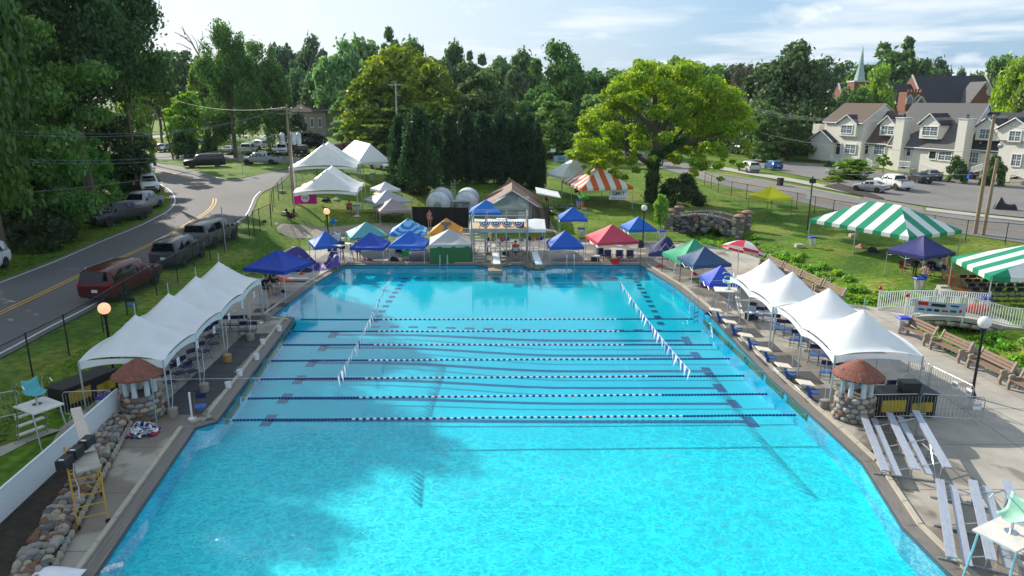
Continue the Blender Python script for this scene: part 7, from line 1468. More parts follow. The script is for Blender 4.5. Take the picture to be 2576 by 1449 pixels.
for p, c, lb in (((2270, 431), (.01, .05, .2), 'dark blue wheeled bin behind the white pickup'), ((2437, 450), (.015, .12, .5), 'bright blue wheeled bin right of the round bush'), ((2453, 451), (.09, .01, .015), 'maroon wheeled bin beside the bright blue one'), ((2548, 460), (.09, .01, .015), 'maroon wheeled bin at the foot of the right steps'), ((1962, 467), (.03, .015, .015), 'dark brown wheeled bin alone on the right roadside')):
 g_ = G(*p); o = root('wheeled_bin', lb, 'bin', tuple(g_), random.uniform(-.3, .3), 'wheeled bins'); m = MB().box((0, 0, .5), (.56, .6, .95), taper=1.12).build('bin_body', M('bin_plastic', obj=True, rough=.5), o); m.color = (*c, 1); m = MB().box((0, -.02, 1.03), (.68, .72, .07)).build('lid', MATS['bin_plastic'], o); m.color = (*[k * .8 for k in c], 1); MB().tube((-.3, .3, .12), (.3, .3, .12), .12, 8).build('wheel', TYRE, o)
zc = Z(90, 200); ch = root('brick_church', 'large brick church with dark roofs and a slim green copper spire behind the townhouses', 'church', (0, 0, 0)); CY = 195
def cx_(px, y=CY): return XY(px, y, 10)
def gable(px0, px1, pe, pr, y0, dep, mat, axis='x', nm='roof', zb=2.0):
 a, b = cx_(px0, y0), cx_(px1, y0); ze, zr = ZT(pe, y0), ZT(pr, y0 + (dep / 2 if axis == 'x' else 0)); m = MB(); r = MB()
 if axis == 'x':
  m.box(((a + b) / 2, y0 + dep / 2, (zb + ze) / 2), (b - a, dep, ze - zb)); 
  for x in (a, b - .4): m.prism([(x, y0, ze), (x, y0 + dep, ze), (x, y0 + dep / 2, zr)], (.4, 0, 0))
  r.prism([(a + .4, y0 - .4, ze - .3), (a + .4, y0 + dep / 2, zr - .05), (a + .4, y0 + dep / 2, zr + .25), (a + .4, y0 - .4, ze)], (b - a - .8, 0, 0)); r.prism([(a + .4, y0 + dep + .4, ze - .3), (a + .4, y0 + dep / 2, zr - .05), (a + .4, y0 + dep / 2, zr + .25), (a + .4, y0 + dep + .4, ze)], (b - a - .8, 0, 0))
  cp = MB(); 
  for x in (a + .1, b - .1): cp.tube((x, y0 - .4, ze), (x, y0 + dep / 2, zr + .4), .28, 4).tube((x, y0 + dep + .4, ze), (x, y0 + dep / 2, zr + .4), .28, 4)
  cp.build('coping', M('limestone', (.5, .44, .38), rough=.8), ch)
 else:
  c = (a + b) / 2; m.box((c, y0 + dep / 2, (zb + ze) / 2), (b - a, dep, ze - zb)); m.prism([(a, y0, ze), (b, y0, ze), (c, y0, zr)], (0, dep, 0)); e = .25
  for x in (a, b): s = -1 if x == a else 1; r.prism([(x + s * .3, y0 + e, ze - .1), (c, y0 + e, zr + .1), (c, y0 + e, zr + .4), (x + s * .3, y0 + e, ze + .2)], (0, dep, 0))
  cp = MB().tube((a - .2, y0, ze), (c, y0, zr + .35), .28, 4).tube((b + .2, y0, ze), (c, y0, zr + .35), .28, 4); cp.build('coping', MATS.get('limestone') or M('limestone', (.5, .44, .38), rough=.8), ch)
 m.build('wall', BRICK, ch); r.build(nm, mat, ch)
gable(2322, 2512, 262, 193, CY, 15, SHD); gable(2250, 2338, 262, 214, CY + 2, 11, SHD); gable(2436, 2502, 262, 209, CY - 3, 6, SHG, 'y'); gable(2296, 2334, 273, 247, CY - 6, 6, SHG, 'y'); gable(2119, 2168, 258, 214, CY + 4, 8, SHD, 'x')
ZC = lambda py, y=CY: ZT(py, y)
a, b = cx_(2252), cx_(2290); tw_ = MB().box(((a + b) / 2, CY - 3, (ZC(232) + 2) / 2), (b - a, 4, ZC(232) - 2)); [tw_.box((a + (b - a) * (k + .5) / 5, CY - 5, ZC(229)), ((b - a) / 9, .4, .9)) for k in range(5)]; tw_.build('bell_tower', BRICK, ch)
for px in (2254, 2274): x = cx_(px + 6); f = MB().prism([(x - .9, CY - 5.02, ZC(262)), (x + .9, CY - 5.02, ZC(262)), (x + .9, CY - 5.02, ZC(247)), (x, CY - 5.02, ZC(237)), (x - .9, CY - 5.02, ZC(247))], (0, -.15, 0)).build('arched_window', MATS['limestone'], ch); MB().prism([(x - .6, CY - 5.2, ZC(262)), (x + .6, CY - 5.2, ZC(262)), (x + .6, CY - 5.2, ZC(248)), (x, CY - 5.2, ZC(241)), (x - .6, CY - 5.2, ZC(248))], (0, -.04, 0)).build('pane', PANE, f)
q = MB().lathe([(1.0, -.08), (1.0, .08)], n=18).build('round_window', MATS['limestone'], ch, loc=(cx_(2488) - 2.4, CY - 3.1, ZC(231))); q.rotation_euler.x = R(90)
x = cx_(2154, CY); MB().lathe([(1.5, ZC(206) - 3), (1.55, ZC(206)), (.75, ZC(170)), (.35, ZC(140)), (.02, ZC(116))], (x, CY, 0), 8).build('spire', M('green_copper', (.30, .42, .39), rough=.7, var=.2, scale=3, stretch=(2, 2, .3)), ch); MB().box((x, CY, (ZC(206) + 2) / 2), (4.2, 4, ZC(206) - 2)).build('spire_base', BRICK, ch); MB().box((x, CY, ZC(205)), (4.6, 4.4, .4)).build('parapet', MATS['limestone'], ch)
def house(px0, px1, base, eave, ridge, y, mat, roof, label, gb=False):
 a, b = XY(px0, y, 3), XY(px1, y, 3); z0 = Z((a + b) / 2, y) - .3; ze, zr = ZT(eave, y), ZT(ridge, y); o = root('house', label, 'house', ((a + b) / 2, y, z0)); w = (b - a) / 2; ze -= z0; zr -= z0
 MB().box((0, 4, ze / 2), (2 * w, 8, ze)).build('wall', mat, o); r = MB().add([(-w - .5, -.6, ze), (w + .5, -.6, ze), (w + .5, 8.6, ze), (-w - .5, 8.6, ze), (-w * .65, 4, zr), (w * .65, 4, zr)], [(0, 1, 5, 4), (2, 3, 4, 5), (1, 2, 5), (3, 0, 4), (3, 2, 1, 0)]).build('roof', roof, o)
 for k in range(4):
  x = -w * .7 + k * w * .45; f = MB().box((x, -.03, ze * .55), (w * .2, .08, ze * .4)).build('window', WTRIM, o); MB().box((x, -.08, ze * .55), (w * .16, .04, ze * .32)).build('pane', PANE, f)
 if gb:
  for x in (-w * .55, w * .6): MB().prism([(x - w * .28, -.7, 0), (x + w * .28, -.7, 0), (x + w * .28, -.7, ze), (x, -.7, zr * .95), (x - w * .28, -.7, ze)], (0, 3, 0)).build('front_gable', mat, o)
 return o
house(735, 822, 295, 281, 262, 192, M('tan_brick', (.3, .26, .2), rough=.9), M('dark_brown_roof', (.05, .035, .03), rough=.9, var=.2), 'low ranch house with a dark hipped roof on the far left lawn')
house(718, 770, 262, 256, 246, 250, M('pale_wall', (.5, .5, .48), rough=.8), M('pale_metal_roof', (.5, .52, .55), rough=.5), 'pale roofed building showing over the ranch house')
house(428, 488, 240, 228, 207, 265, M('white_wall', (.62, .64, .66), rough=.7), M('slate_roof', (.12, .13, .17), rough=.9), 'white house with two gables among the hazy trees at the left', True)
GW = M('grey_wall', (.42, .43, .43), rough=.8, var=.06); g0, g1 = P(1226, 545, .3), P(1350, 548, .3); gx = (g0.x + g1.x) / 2; gy = g0.y + 1; w = (g1.x - g0.x) / 2; ez, rz_ = ZT(519, gy), ZT(480, gy)
o = root('pump_house', 'small grey pump house with a brown gabled roof beside the filter tanks', 'building', (gx, gy, 0)); MB().box((0, 4, ez / 2), (2 * w, 8, ez)).prism([(-w, 0, ez), (w, 0, ez), (0, 0, rz_)], (0, 8, 0)).build('wall', GW, o); r = MB()
for s in (-1, 1): r.prism([(s * (w + .7), -.6, ez - .4), (0, -.6, rz_ + .02), (0, -.6, rz_ + .22), (s * (w + .7), -.6, ez - .2)], (0, 9.2, 0))
r.build('roof', M('brown_metal_roof', (.17, .095, .07), rough=.7, var=.12, scale=2, stretch=(6, 1, 1)), o); MB().tube((-w - .7, -.62, ez - .3), (0, -.62, rz_ + .12), .07, 4).tube((w + .7, -.62, ez - .3), (0, -.62, rz_ + .12), .07, 4).build('rake_board', WTRIM, o)
f = MB().box((1.2, -.05, 1.1), (1.1, .1, 2.2)).build('door', WTRIM, o); MB().ball((1.6, -.13, 1.05), .05, 6, 4).build('handle', STEEL, f); MB().prism([(w + .1, 1, 2.35), (w + 2.6, 1, 1.9), (w + 2.6, 1, 2.0), (w + .1, 1, 2.5)], (0, 5, 0)).build('lean_to_roof', WTRIM, o)
TNK = M('tank_paint', (.50, .54, .57), rough=.5, var=.25, scale=2.5)
for k, px in enumerate((1101, 1172)):
 c = G(px, 537); c.y += 2.6; c.z = ZT(506, c.y) - 2.0; o = root('filter_tank', f'{["left", "right"][k]} big white round filter tank behind the black screened fence', 'filter tank', tuple(c)); r_ = 1.28
 q = MB().lathe([(.01, -2.25), (.6, -2.2), (1.1, -2.0), (r_, -1.7), (r_, 2)], n=28).build('shell', TNK, o, True, loc=(0, 0, 2.0)); q.rotation_euler.x = R(90); q.rotation_euler.x = R(-90)
 for y in (-1.6, -.6): q = MB().lathe([(r_ + .01, -.05), (r_ + .05, -.05), (r_ + .05, .05), (r_ + .01, .05)], n=28).build('hoop', GRS, o, loc=(0, y, 2.0)); q.rotation_euler.x = R(90)
 q = MB().lathe([(.38, -.06), (.38, .05), (.3, .08)], n=16).build('manhole', GRS, o, loc=(0, -2.3, 1.9)); q.rotation_euler.x = R(90); MB().box((-.9, 0, .4), (.2, 2.6, .8)).box((.9, 0, .4), (.2, 2.6, .8)).build('cradle', GW, o)
c = G(1136, 537); c.y += 1; c.z = ZT(506, c.y) - 1.9; o = root('filter_pipe', 'grey pipe and ladder joining the two filter tanks', 'pipe', tuple(c)); MB().tube((-1.9, -.4, 1.9), (1.9, -.4, 1.9), .17, 10).tube((0, -.4, 0), (0, -.4, 1.9), .15, 8).build('pipe', GRS, o); m = MB().tube((-.15, 1, 0), (-.15, 1, 4), .03, 4).tube((.25, 1, 0), (.25, 1, 4), .03, 4); [m.tube((-.15, 1, .3 * k), (.25, 1, .3 * k), .02, 4) for k in range(1, 13)]; m.build('ladder', STEEL, o)
SCR = M('black_screen', (.012, .013, .013), rough=.85, var=.2, bump=.3)
def screen(a, b, h, label):
 A, B = G(*a), G(*b); d = (B - A).xy; L_ = d.length; o = root('screened_fence', label, 'fence', (A.x, A.y, min(A.z, B.z)), math.atan2(d.y, d.x)); n = max(1, int(L_ / 2.4))
 for k in range(n): MB().grid(lambda u, v: (L_ * (k + u) / n, .03 * math.sin(u * 12 + v * 3), .05 + (h - .05) * v), 10, 4).build('screen_cloth', SCR, o)
 for k in range(n + 1): MB().tube((L_ * k / n, .04, 0), (L_ * k / n, .04, h + .08), .03, 6).build('post', BLK, o)
screen((1038, 569), (1178, 575), 2.0, 'black screened fence round the filter tanks'); screen((1338, 566), (1381, 577), 1.9, 'black screened fence right of the pump house'); screen((1381, 577), (1380, 548), 1.9, 'short return of the black screened fence beside the picnic tables')
for k, p in enumerate(((1403, 540), (1422, 532))):
 g_ = G(*p); o = root('picnic_table', f'{["nearer", "farther"][k]} dark green picnic table right of the pump house', 'picnic table', tuple(g_), .3 - .2 * k, 'picnic tables'); PG = M('green_bench_paint', (.02, .07, .045), rough=.6); MB().box((0, 0, .75), (1.8, .8, .06)).build('table_top', PG, o)
 for y in (-.7, .7): MB().box((0, y, .45), (1.8, .26, .05)).build('bench_seat', PG, o)
 for x in (-.7, .7): MB().tube((x, -.7, 0), (x, -.1, .75), .03, 4).tube((x, .7, 0), (x, .1, .75), .03, 4).tube((x, -.75, .42), (x, .75, .42), .025, 4).build('frame', BLK, o)
def chain_mat():
 m = bpy.data.materials.new('chain_link'); m.use_nodes = True; t = m.node_tree; ns, L = t.nodes, t.links; b = ns['Principled BSDF']; b.inputs['Base Color'].default_value = (.06, .06, .06, 1); b.inputs['Roughness'].default_value = .6
 tp_ = ns.new('ShaderNodeBsdfTransparent'); ms = ns.new('ShaderNodeMixShader'); co = ns.new('ShaderNodeTexCoord'); sp = ns.new('ShaderNodeSeparateXYZ'); L.new(co.outputs['Object'], sp.inputs[0])
 def n(op, a, b_):
  k = ns.new('ShaderNodeMath'); k.operation = op
  for i, v in enumerate((a, b_)):
   if v is None: continue
   if isinstance(v, (int, float)): k.inputs[i].default_value = v
   else: L.new(v, k.inputs[i])
  return k.outputs[0]
 def wire(op): return n('LESS_THAN', n('FRACT', n('MULTIPLY', n(op, sp.outputs[0], sp.outputs[2]), 13.0), None), .09)
 L.new(n('MAXIMUM', wire('ADD'), wire('SUBTRACT')), ms.inputs[0]); L.new(tp_.outputs[0], ms.inputs[1]); L.new(b.outputs[0], ms.inputs[2]); L.new(ms.outputs[0], ns['Material Output'].inputs[0]); return m
CHAIN = chain_mat(); FPST = MB().tube((0, 0, -.1), (0, 0, 1.86), .035, 6).mesh('post', BLK)
def chain(pts, label, h=1.8, step=3.0):
 q = [G(*p) if isinstance(p, tuple) else p for p in pts]; o = root('chain_link_fence', label, 'fence', tuple(q[0])); m = MB(); rl = MB()
 pp = []
 for a, b in zip(q, q[1:]):
  k = max(1, round((b - a).xy.length / step)); pp += [a.lerp(b, i / k) for i in range(k)]
 pp.append(q[-1]); pp = [Vector((p.x, p.y, Z(p.x, p.y))) - q[0] for p in pp]
 for p in pp: link('post', FPST, o, tuple(p)).scale = (1, 1, h / 1.8)
 for a, b in zip(pp, pp[1:]):
  rl.tube(a + Vector((0, 0, h)), b + Vector((0, 0, h)), .025, 5); d = (b - a).xy
  pn = MB(); L_ = d.length; pn.quad((0, 0, .03), (L_, 0, .03 + b.z - a.z), (L_, 0, h + b.z - a.z), (0, 0, h)); w = pn.build('mesh_panel', CHAIN, o, loc=tuple(a)); w.rotation_euler.z = math.atan2(d.y, d.x)
 rl.build('top_rail', BLK, o)
nf = [(-160, 1085), (-30, 1008), (82, 943), (174, 890), (260, 832), (320, 790), (395, 743), (448, 711), (490, 680), (530, 655), (566, 632), (599, 610), (628, 596)]
chain(nf, 'black chain link fence between the left road and the pool'); chain([(640, 590), (655, 582), (683, 568)], 'chain link gate panel at the roadside corner', 1.9, 2); chain([(683, 568), (682, 545), (690, 520), (712, 492), (735, 478), (800, 466), (850, 452)], 'black chain link fence curving behind the white lawn tents', 1.9)
chain([(1772, 467), (1806, 485), (1839, 493), (1877, 501), (1940, 513), (2003, 526), (2048, 537), (2094, 547), (2180, 562), (2260, 578), (2345, 592), (2428, 606), (2528, 614), (2650, 628)], 'black chain link fence along the right road behind the striped tents')
WPOLE, WIRE = M('pole_wood', (.30, .22, .15), rough=.9, var=.2, scale=3, stretch=(4, 4, .4)), M('wire', (.14, .15, .16), rough=.6); DPOLE = M('dark_pole_wood', (.09, .055, .04), rough=.9, var=.2)
def pole(base, top_py, label, r=.15, mat=None, lean=0, y=None, name='utility_pole', cat='utility pole'):
 g_ = G(*base) if y is None else Vector((XY(base[0], y, 4), y, 0)); g_.z = Z(g_.x, g_.y); h = ZT(top_py, g_.y) - g_.z; o = root(name, label, cat, tuple(g_)); MB().tube((0, 0, -.1), (lean, 0, h), r, 9, r * .72).build('shaft', mat or WPOLE, o, True); return o, g_, h
lp, lg_, lh = pole((739, 512), 262, 'wooden utility pole with transformers in front of the white lawn tents')
MB().box((0, 0, lh - .5), (3.0, .1, .12), mat=Matrix.Rotation(R(20), 3, 'Z')).box((0, -.1, lh - .9), (2.2, .1, .1), mat=Matrix.Rotation(R(-12), 3, 'Z')).build('crossarm', WPOLE, lp)
for k, (x, y) in enumerate(((-.62, -.1), (.55, -.35), (.95, .1))): MB().lathe([(.2, lh - 3.9), (.25, lh - 3.85), (.25, lh - 2.9), (.2, lh - 2.85), (.05, lh - 2.7)], (x, y, 0), 12).build('transformer', TNK, lp, True)
for k in range(4): MB().lathe([(.04, lh - .44), (.09, lh - .36), (.03, lh - .25)], (-1.35 + k * .9, -.4 + .33 * k * .8, 0), 8).build('insulator', GLB, lp)
MB().path([(0, 0, lh - 3.2), (-1.2, -.3, lh - 2.9), (-2.1, -.4, lh - 3.2)], .03, 5).build('lamp_arm', GALV, lp); MB().ball((-2.4, -.45, lh - 3.3), .28, 10, 6, sq=(1.3, .8, .6)).build('lamp_head', GLB, lp)
s_, _, _ = pole((744, 512), 330, 'slim white pole right beside the transformer pole', .06, WHP, name='slim_pole', cat='pole'); pole((437, 404), 240, 'tall leaning dark utility pole at the left road junction', .13, DPOLE, -1.4); pole((410, 341), 282, 'thin dark pole behind the leaning one', .1, DPOLE)
mp_, mg, mh = pole((1001, 330), 208, 'pale metal utility pole in front of the yellow green trees', .16, M('pale_pole', (.4, .42, .42), rough=.6), y=128); MB().box((0, 0, mh - .35), (2.6, .12, .14)).build('crossarm', MATS['pale_pole'], mp_); MB().tube((0, 0, mh - 2), (.9, 0, mh - 2.2), .05, 5).build('bracket', GALV, mp_)
pole((1011, 330), 298, 'short rusty pole top showing over the cedars', .1, DPOLE, y=122)
r1, rg, rh = pole((2452, 589), 288, 'taller wooden utility pole with a crossarm by the right fence', .19); MB().box((0, 0, rh - .25), (2.6, .12, .14), mat=Matrix.Rotation(R(10), 3, 'Z')).build('crossarm', GRS, r1); MB().path([(0, 0, rh - 1.2), (.8, 0, rh - 2.2), (1.0, 0, rh - 2.6)], .03, 5).ball((1.0, 0, rh - 2.7), .25, 8, 5).build('lamp_head', GALV, r1)
pole((2472, 593), 398, 'shorter bare wooden pole leaning beside the tall right utility pole', .17, lean=.15)
bp_, bg, bh = pole((2031, 578), 443, 'brown pole with a dark box on top beside the green striped tent', .08, DPOLE, name='box_pole', cat='pole'); MB().box((0, -.05, bh - .45), (.5, .3, .4)).build('box', BLK, bp_); MB().box((-.25, 0, bh * .62), (.35, .2, .4)).build('meter_box', WHP, bp_)
pole((568, 631), 520, 'slender grey pole behind the roadside fence between parked cars', .05, GALV, name='slim_pole', cat='pole')
def wire(a, b, sag, label, n=14):
 a, b = Vector(a), Vector(b); o = root('power_cable', label, 'cable', tuple(a), group='overhead cables'); MB().path([(b - a) * (i / n) - Vector((0, 0, sag * 4 * (i / n) * (1 - i / n))) for i in range(n + 1)], .016, 4).build('cable', WIRE, o)
T = Vector(lg_) + Vector((0, 0, lh))
for k, (px, py, y, dz, sag, w) in enumerate(((-60, 322, 42, -.3, 1.2, 'highest pair of cables crossing the left trees, upper one'), (-60, 332, 42, -.35, 1.2, 'highest pair of cables crossing the left trees, lower one'), (-60, 396, 42, -3.0, 1.0, 'third cable down across the left trees'), (-60, 402, 42, -3.2, 1.1, 'fourth cable down across the left trees'), (-60, 490, 42, -4.0, .8, 'lowest cable across the left bushes'), (440, 250, 112, -.3, .8, 'cable from the transformer pole to the leaning dark pole'), (1001, 240, 128, -.4, 1.0, 'cable from the transformer pole to the metal pole'), (1001, 300, 128, -2.6, 1.0, 'lower cable from the transformer pole toward the cedars'))):
 wire(T + Vector((0, 0, dz)), (XY(px, y, 10), y, ZT(py, y)), sag, w)
RT = Vector(rg) + Vector((0, 0, rh))
for k, (off_, px, py, y) in enumerate((((-1.2, 0, -.1), 1862, 262, 150), ((0, 0, -.1), 1862, 268, 150), ((1.2, 0, -.1), 1862, 274, 150), ((0, 0, -3.2), 1862, 316, 150), ((0, 0, -5.2), 1690, 378, 120), ((0, 0, -.1), 2700, 268, 60), ((0, 0, -5.0), 2700, 400, 60))):
 wire(RT + Vector(off_), (XY(px, y, 10), y, ZT(py, y)), 1.4, f'{["first high", "second high", "third high", "middle", "low", "right-hand high", "right-hand low"][k]} cable strung from the tall right utility pole')
for k, (a, b) in enumerate((((2235, 0), (0, 0)),)): pass
def sign(base, top, y, label, kind):
 g_ = G(*base); h = ZT(top, g_.y) - g_.z; o = root('road_sign', label, 'sign', tuple(g_)); MB().tube((0, 0, 0), (0, 0, h), .035, 6).build('post', GALV, o)
 if kind in ('stop', 'back'):
  pts = [(math.cos(R(22.5 + 45 * i)) * .42, -.04, h - .35 + math.sin(R(22.5 + 45 * i)) * .42) for i in range(8)]; MB().prism(pts, (0, -.015, 0)).build('sign_plate', M('stop_red', (.45, .01, .015), rough=.4) if kind == 'stop' else GALV, o)
  if kind == 'stop': text_mesh('STOP', .3, PLW, o, (0, -.06, h - .35), (R(90), 0, 0))
 else: MB().box((0, -.04, h - .3), (.9, .02, .6)).build('sign_plate', PLW, o)
sign((393, 402), 350, 0, 'red stop sign at the left road junction', 'stop'); sign((611, 441), 387, 0, 'grey back of a stop sign beside the grey pickup', 'back'); sign((1391, 406), 374, 0, 'small white notice on a post right of the cedars', 'w')
def banner(c, w, h, z, mat, label, rz=0, y=None, nm='banner'):
 o = root(nm, label, 'banner', (c.x, c.y, c.z + z), rz); MB().grid(lambda u, v: ((u - .5) * w, .02 * math.sin(8 * u), (v - .5) * h), 10, 3).build('cloth', mat, o); return o
c = GP(768, 499, 1.55); o = banner(c, 2.15, 1.1, 1.55 - 1.55, M('magenta_cloth', (.46, .012, .20), rough=.6, trans=.15), 'magenta banner with a round white VG badge hung on the left lawn tent', .05); q = MB().lathe([(.02, 0), (.4, .0), (.4, .015), (.02, .015)], n=24).build('badge', PLW, o, loc=(0, -.03, .05)); q.rotation_euler.x = R(90); text_mesh('VG', .42, M('dark_green_print', (.01, .09, .05), rough=.6), o, (0, -.06, .05), (R(90), 0, 0))
c = GP(1556, 489, 1.6); o = banner(c, 2.1, 1.15, 0, PLW, 'white banner with green GMST lettering under the orange striped tent'); text_mesh('GMST', .55, MATS['dark_green_print'], o, (0, -.04, .08), (R(90), 0, 0)); text_mesh('THE GREEN WAVE', .14, BLK, o, (0, -.04, -.4), (R(90), 0, 0)) if False else None; MB().box((0, -.035, -.4), (1.6, .01, .05)).build('print_line', BLK, o)
c = GP(1425, 399, 1.0); c.z = Z(c.x, c.y) + 1; o = banner(c, 4.4, 1.0, 0, M('pale_blue_cloth', (.25, .4, .55), rough=.6), 'long pale blue banner reading GO beyond the white tent'); text_mesh('GO', .8, BLUE, o, (-.9, -.05, 0), (R(90), 0, 0)); MB().tube((-2.2, 0, -1.3), (-2.2, 0, .5), .03, 5).tube((2.2, 0, -1.3), (2.2, 0, .5), .03, 5).build('post', GALV, o)
g_ = G(1467, 528); o = root('balloon_palm', 'green and orange balloon palm tree under the orange striped tent corner', 'balloons', tuple(g_)); MB().tube((0, 0, 0), (.0, 0, 1.2), .09, 8).build('trunk_balloon', M('orange_balloon', (.55, .1, .02), rough=.3), o, True); [MB().ball((math.cos(k) * .35, math.sin(k) * .3, 1.3 + .12 * (k % 2)), .22, 8, 5, sq=(1.3, 1, .8)).build('leaf_balloon', M('green_balloon', (.01, .35, .04), rough=.3), o, True) for k in range(6)]
g0, g1 = P(1690, 575, 0), P(1850, 590, 0); d = (g1 - g0).xy; L_ = d.length; o = root('stone_bridge', 'small arched fieldstone bridge over the stream with round capped pillars', 'bridge', (g0.x, g0.y, -.35), math.atan2(d.y, d.x)); g = random.Random(6); H0 = 1.6
def topz(x): return H0 - .25 + .5 * math.sin(math.pi * x / L_)
def arch(x): t = (x - L_ * .58) / (L_ * .24); return .78 * math.sqrt(max(0, 1 - t * t))
for yy in (0, 2.3):
 m = MB(); S = 26
 for i in range(S):
  x0, x1 = L_ * i / S, L_ * (i + 1) / S; m.add([(x0, yy, arch(x0)), (x1, yy, arch(x1)), (x1, yy, topz(x1)), (x0, yy, topz(x0)), (x0, yy + .4, arch(x0)), (x1, yy + .4, arch(x1)), (x1, yy + .4, topz(x1)), (x0, yy + .4, topz(x0))], [(0, 1, 2, 3), (5, 4, 7, 6), (3, 2, 6, 7), (0, 4, 5, 1)])
 m.build('parapet_core', M('backlit_mortar', (.06, .055, .05), rough=.95, var=.3), o)  # mortar colour darkened to carry the shade of the backlit walls
 for i in range(90 if yy == 0 else 46):
  x = g.uniform(.2, L_ - .2); lo_ = arch(x) + .12; z = g.uniform(lo_, topz(x)) if yy == 0 else topz(x) - g.uniform(0, .5); q = link('stone', STM[g.choice((4, 4, 9, 9, 6, 4, 2))], o, (x, yy - .02 if yy == 0 else yy - .02, z)); q.scale = (g.uniform(.17, .27), .09, g.uniform(.12, .18)); q.rotation_euler.y = g.uniform(-.3, .3)  # mostly the darkest stones, so backlit shade sits in their colour
 for i in range(30): x = L_ * (i + .5) / 30; q = link('cap_stone', STM[g.choice((3, 3, 1, 8))], o, (x, yy + .18, topz(x) + .03)); q.scale = (.08, .2, .17); q.rotation_euler.y = g.uniform(-.2, .2)
for x in (-.25, L_ + .25):
 for yy in (-.1, 2.6):
  p = MB().box((x, yy + .1, 1.0), (.75, .75, 2.0)).build('pillar', MORT, o)
  for k in range(14): q = link('stone', STM[g.randrange(10)], p, (x + g.choice((-.34, 0, .34)) * 1, yy - .27, .2 + .26 * (k // 2) + g.uniform(-.05, .05))); q.scale = (.2, .08, .14)
  MB().lathe([(.5, 2.0), (.52, 2.08), (.3, 2.22), (.02, 2.26)], (x, yy + .1, 0), 12).build('cap', M('brown_cap', (.30, .16, .11), rough=.8), o)
MB().box((L_ / 2, 1.3, .95), (L_, 2.2, .3)).build('deck', PATHM, o)
a0, a1 = P(2275, 797, .05), P(2572, 824, .05); b0, b1 = P(2208, 777, .05), P(2484, 782, .05); o = root('footbridge', 'concrete footbridge with white picket railings and a sponsor banner', 'footbridge', (a0.x, a0.y, 0)); PK = MB().box((0, 0, .5), (.035, .035, 1.0)).mesh('picket', WHP)
for (s, e, lb) in ((a0, a1, 'n'), (b0, b1, 'f')):
 d = (e - s).xy; L_ = d.length; rzz = math.atan2(d.y, d.x); n = int(L_ / .125); r = MB()
 def rise(t): return .38 * math.sin(math.pi * min(1, t * 1.15)) if lb == 'n' else .12 * math.sin(math.pi * t)
 for k in range(n + 1): t = k / n; p = Vector((s.x, s.y)).lerp(Vector((e.x, e.y)), t); q = link('picket', PK, o, (p.x - a0.x, p.y - a0.y, rise(t) + .08)); q.rotation_euler.z = rzz
 for z in (.12, 1.08): r.path([((Vector((s.x, s.y)).lerp(Vector((e.x, e.y)), k / 14)).x - a0.x, (Vector((s.x, s.y)).lerp(Vector((e.x, e.y)), k / 14)).y - a0.y, rise(k / 14) + z) for k in range(15)], .03, 6)
 for t in (0, .5, 1): p = Vector((s.x, s.y)).lerp(Vector((e.x, e.y)), t); r.tube((p.x - a0.x, p.y - a0.y, 0), (p.x - a0.x, p.y - a0.y, rise(t) + 1.2), .05, 6)
 r.build('railing', WHP, o)
m = MB(); vs = []
for k in range(15): t = k / 14; p, q = Vector(a0.xy).lerp(Vector(a1.xy), t), Vector(b0.xy).lerp(Vector(b1.xy), t); h = .3 * math.sin(math.pi * min(1, t * 1.15)); vs += [(p.x - a0.x, p.y - a0.y, h + .02), (q.x - a0.x, q.y - a0.y, h + .02), (p.x - a0.x, p.y - a0.y, h - .22), (q.x - a0.x, q.y - a0.y, h - .22)]
for k in range(14): i = 4 * k; m.add([vs[i], vs[i + 1], vs[i + 5], vs[i + 4], vs[i + 2], vs[i + 3], vs[i + 7], vs[i + 6]], [(0, 1, 2, 3), (4, 5, 6, 7), (0, 3, 7, 4), (1, 2, 6, 5)])
m.build('walkway', PAVE, o); d = (a1 - a0).xy.normalized()
for k in range(40): t = .08 + .84 * k / 40; p = Vector(a0.xy).lerp(Vector(a1.xy), t); q = link('stone', STM[(k * 3) % 10], o, (p.x - a0.x, p.y - a0.y, -.38 + .26 * math.sin(math.pi * min(1, t * 1.15)))); q.scale = (.17, .1, .13)
sb = Vector(a0.xy).lerp(Vector(a1.xy), .29); bn = root('sponsor_banner', 'pale grey banner with coloured sponsor patches on the footbridge railing', 'banner', (sb.x, sb.y - .07, .42 + .35), math.atan2(d.y, d.x)); MB().grid(lambda u, v: ((u - .5) * 2.5, -.01 - .01 * math.sin(9 * u), (v - .5) * .72 - .05 * math.sin(math.pi * u)), 10, 3).build('cloth', M('pale_banner', (.42, .47, .54), rough=.6), bn)
for k, (x, z, w, hh, m_) in enumerate(((-.85, .18, .5, .2, PLR), (-.1, .14, .7, .16, BLK), (.7, .16, .4, .1, BLUE), (-.9, -.16, .3, .1, BLUE), (-.5, -.16, .25, .14, BLUE), (-.15, -.16, .25, .14, BLK), (.25, -.16, .3, .1, PLR), (.65, -.14, .3, .14, FRM), (1.0, -.1, .12, .16, PLR))): MB().box((x, -.035, z), (w, .006, hh)).build('printed_patch', m_, bn)
for k, (t, s) in enumerate(((0, a0), (0, b0))): o2 = root('red_ball_finial', f'{["near", "far"][k]} red globe on the railing end post of the footbridge', 'finial', (s.x, s.y, 1.32)); MB().ball((0, 0, 0), .12, 10, 6).build('ball', PLR, o2, True)
g_ = G(2448, 790); o = root('orange_float', 'red orange inflatable float beyond the footbridge railing', 'float', tuple(g_)); MB().ball((0, 0, .3), .38, 12, 8, sq=(1.6, 1, .8)).ball((.6, 0, .35), .25, 10, 6).build('float_body', M('red_orange_vinyl', (.6, .06, .02), rough=.35), o, True)
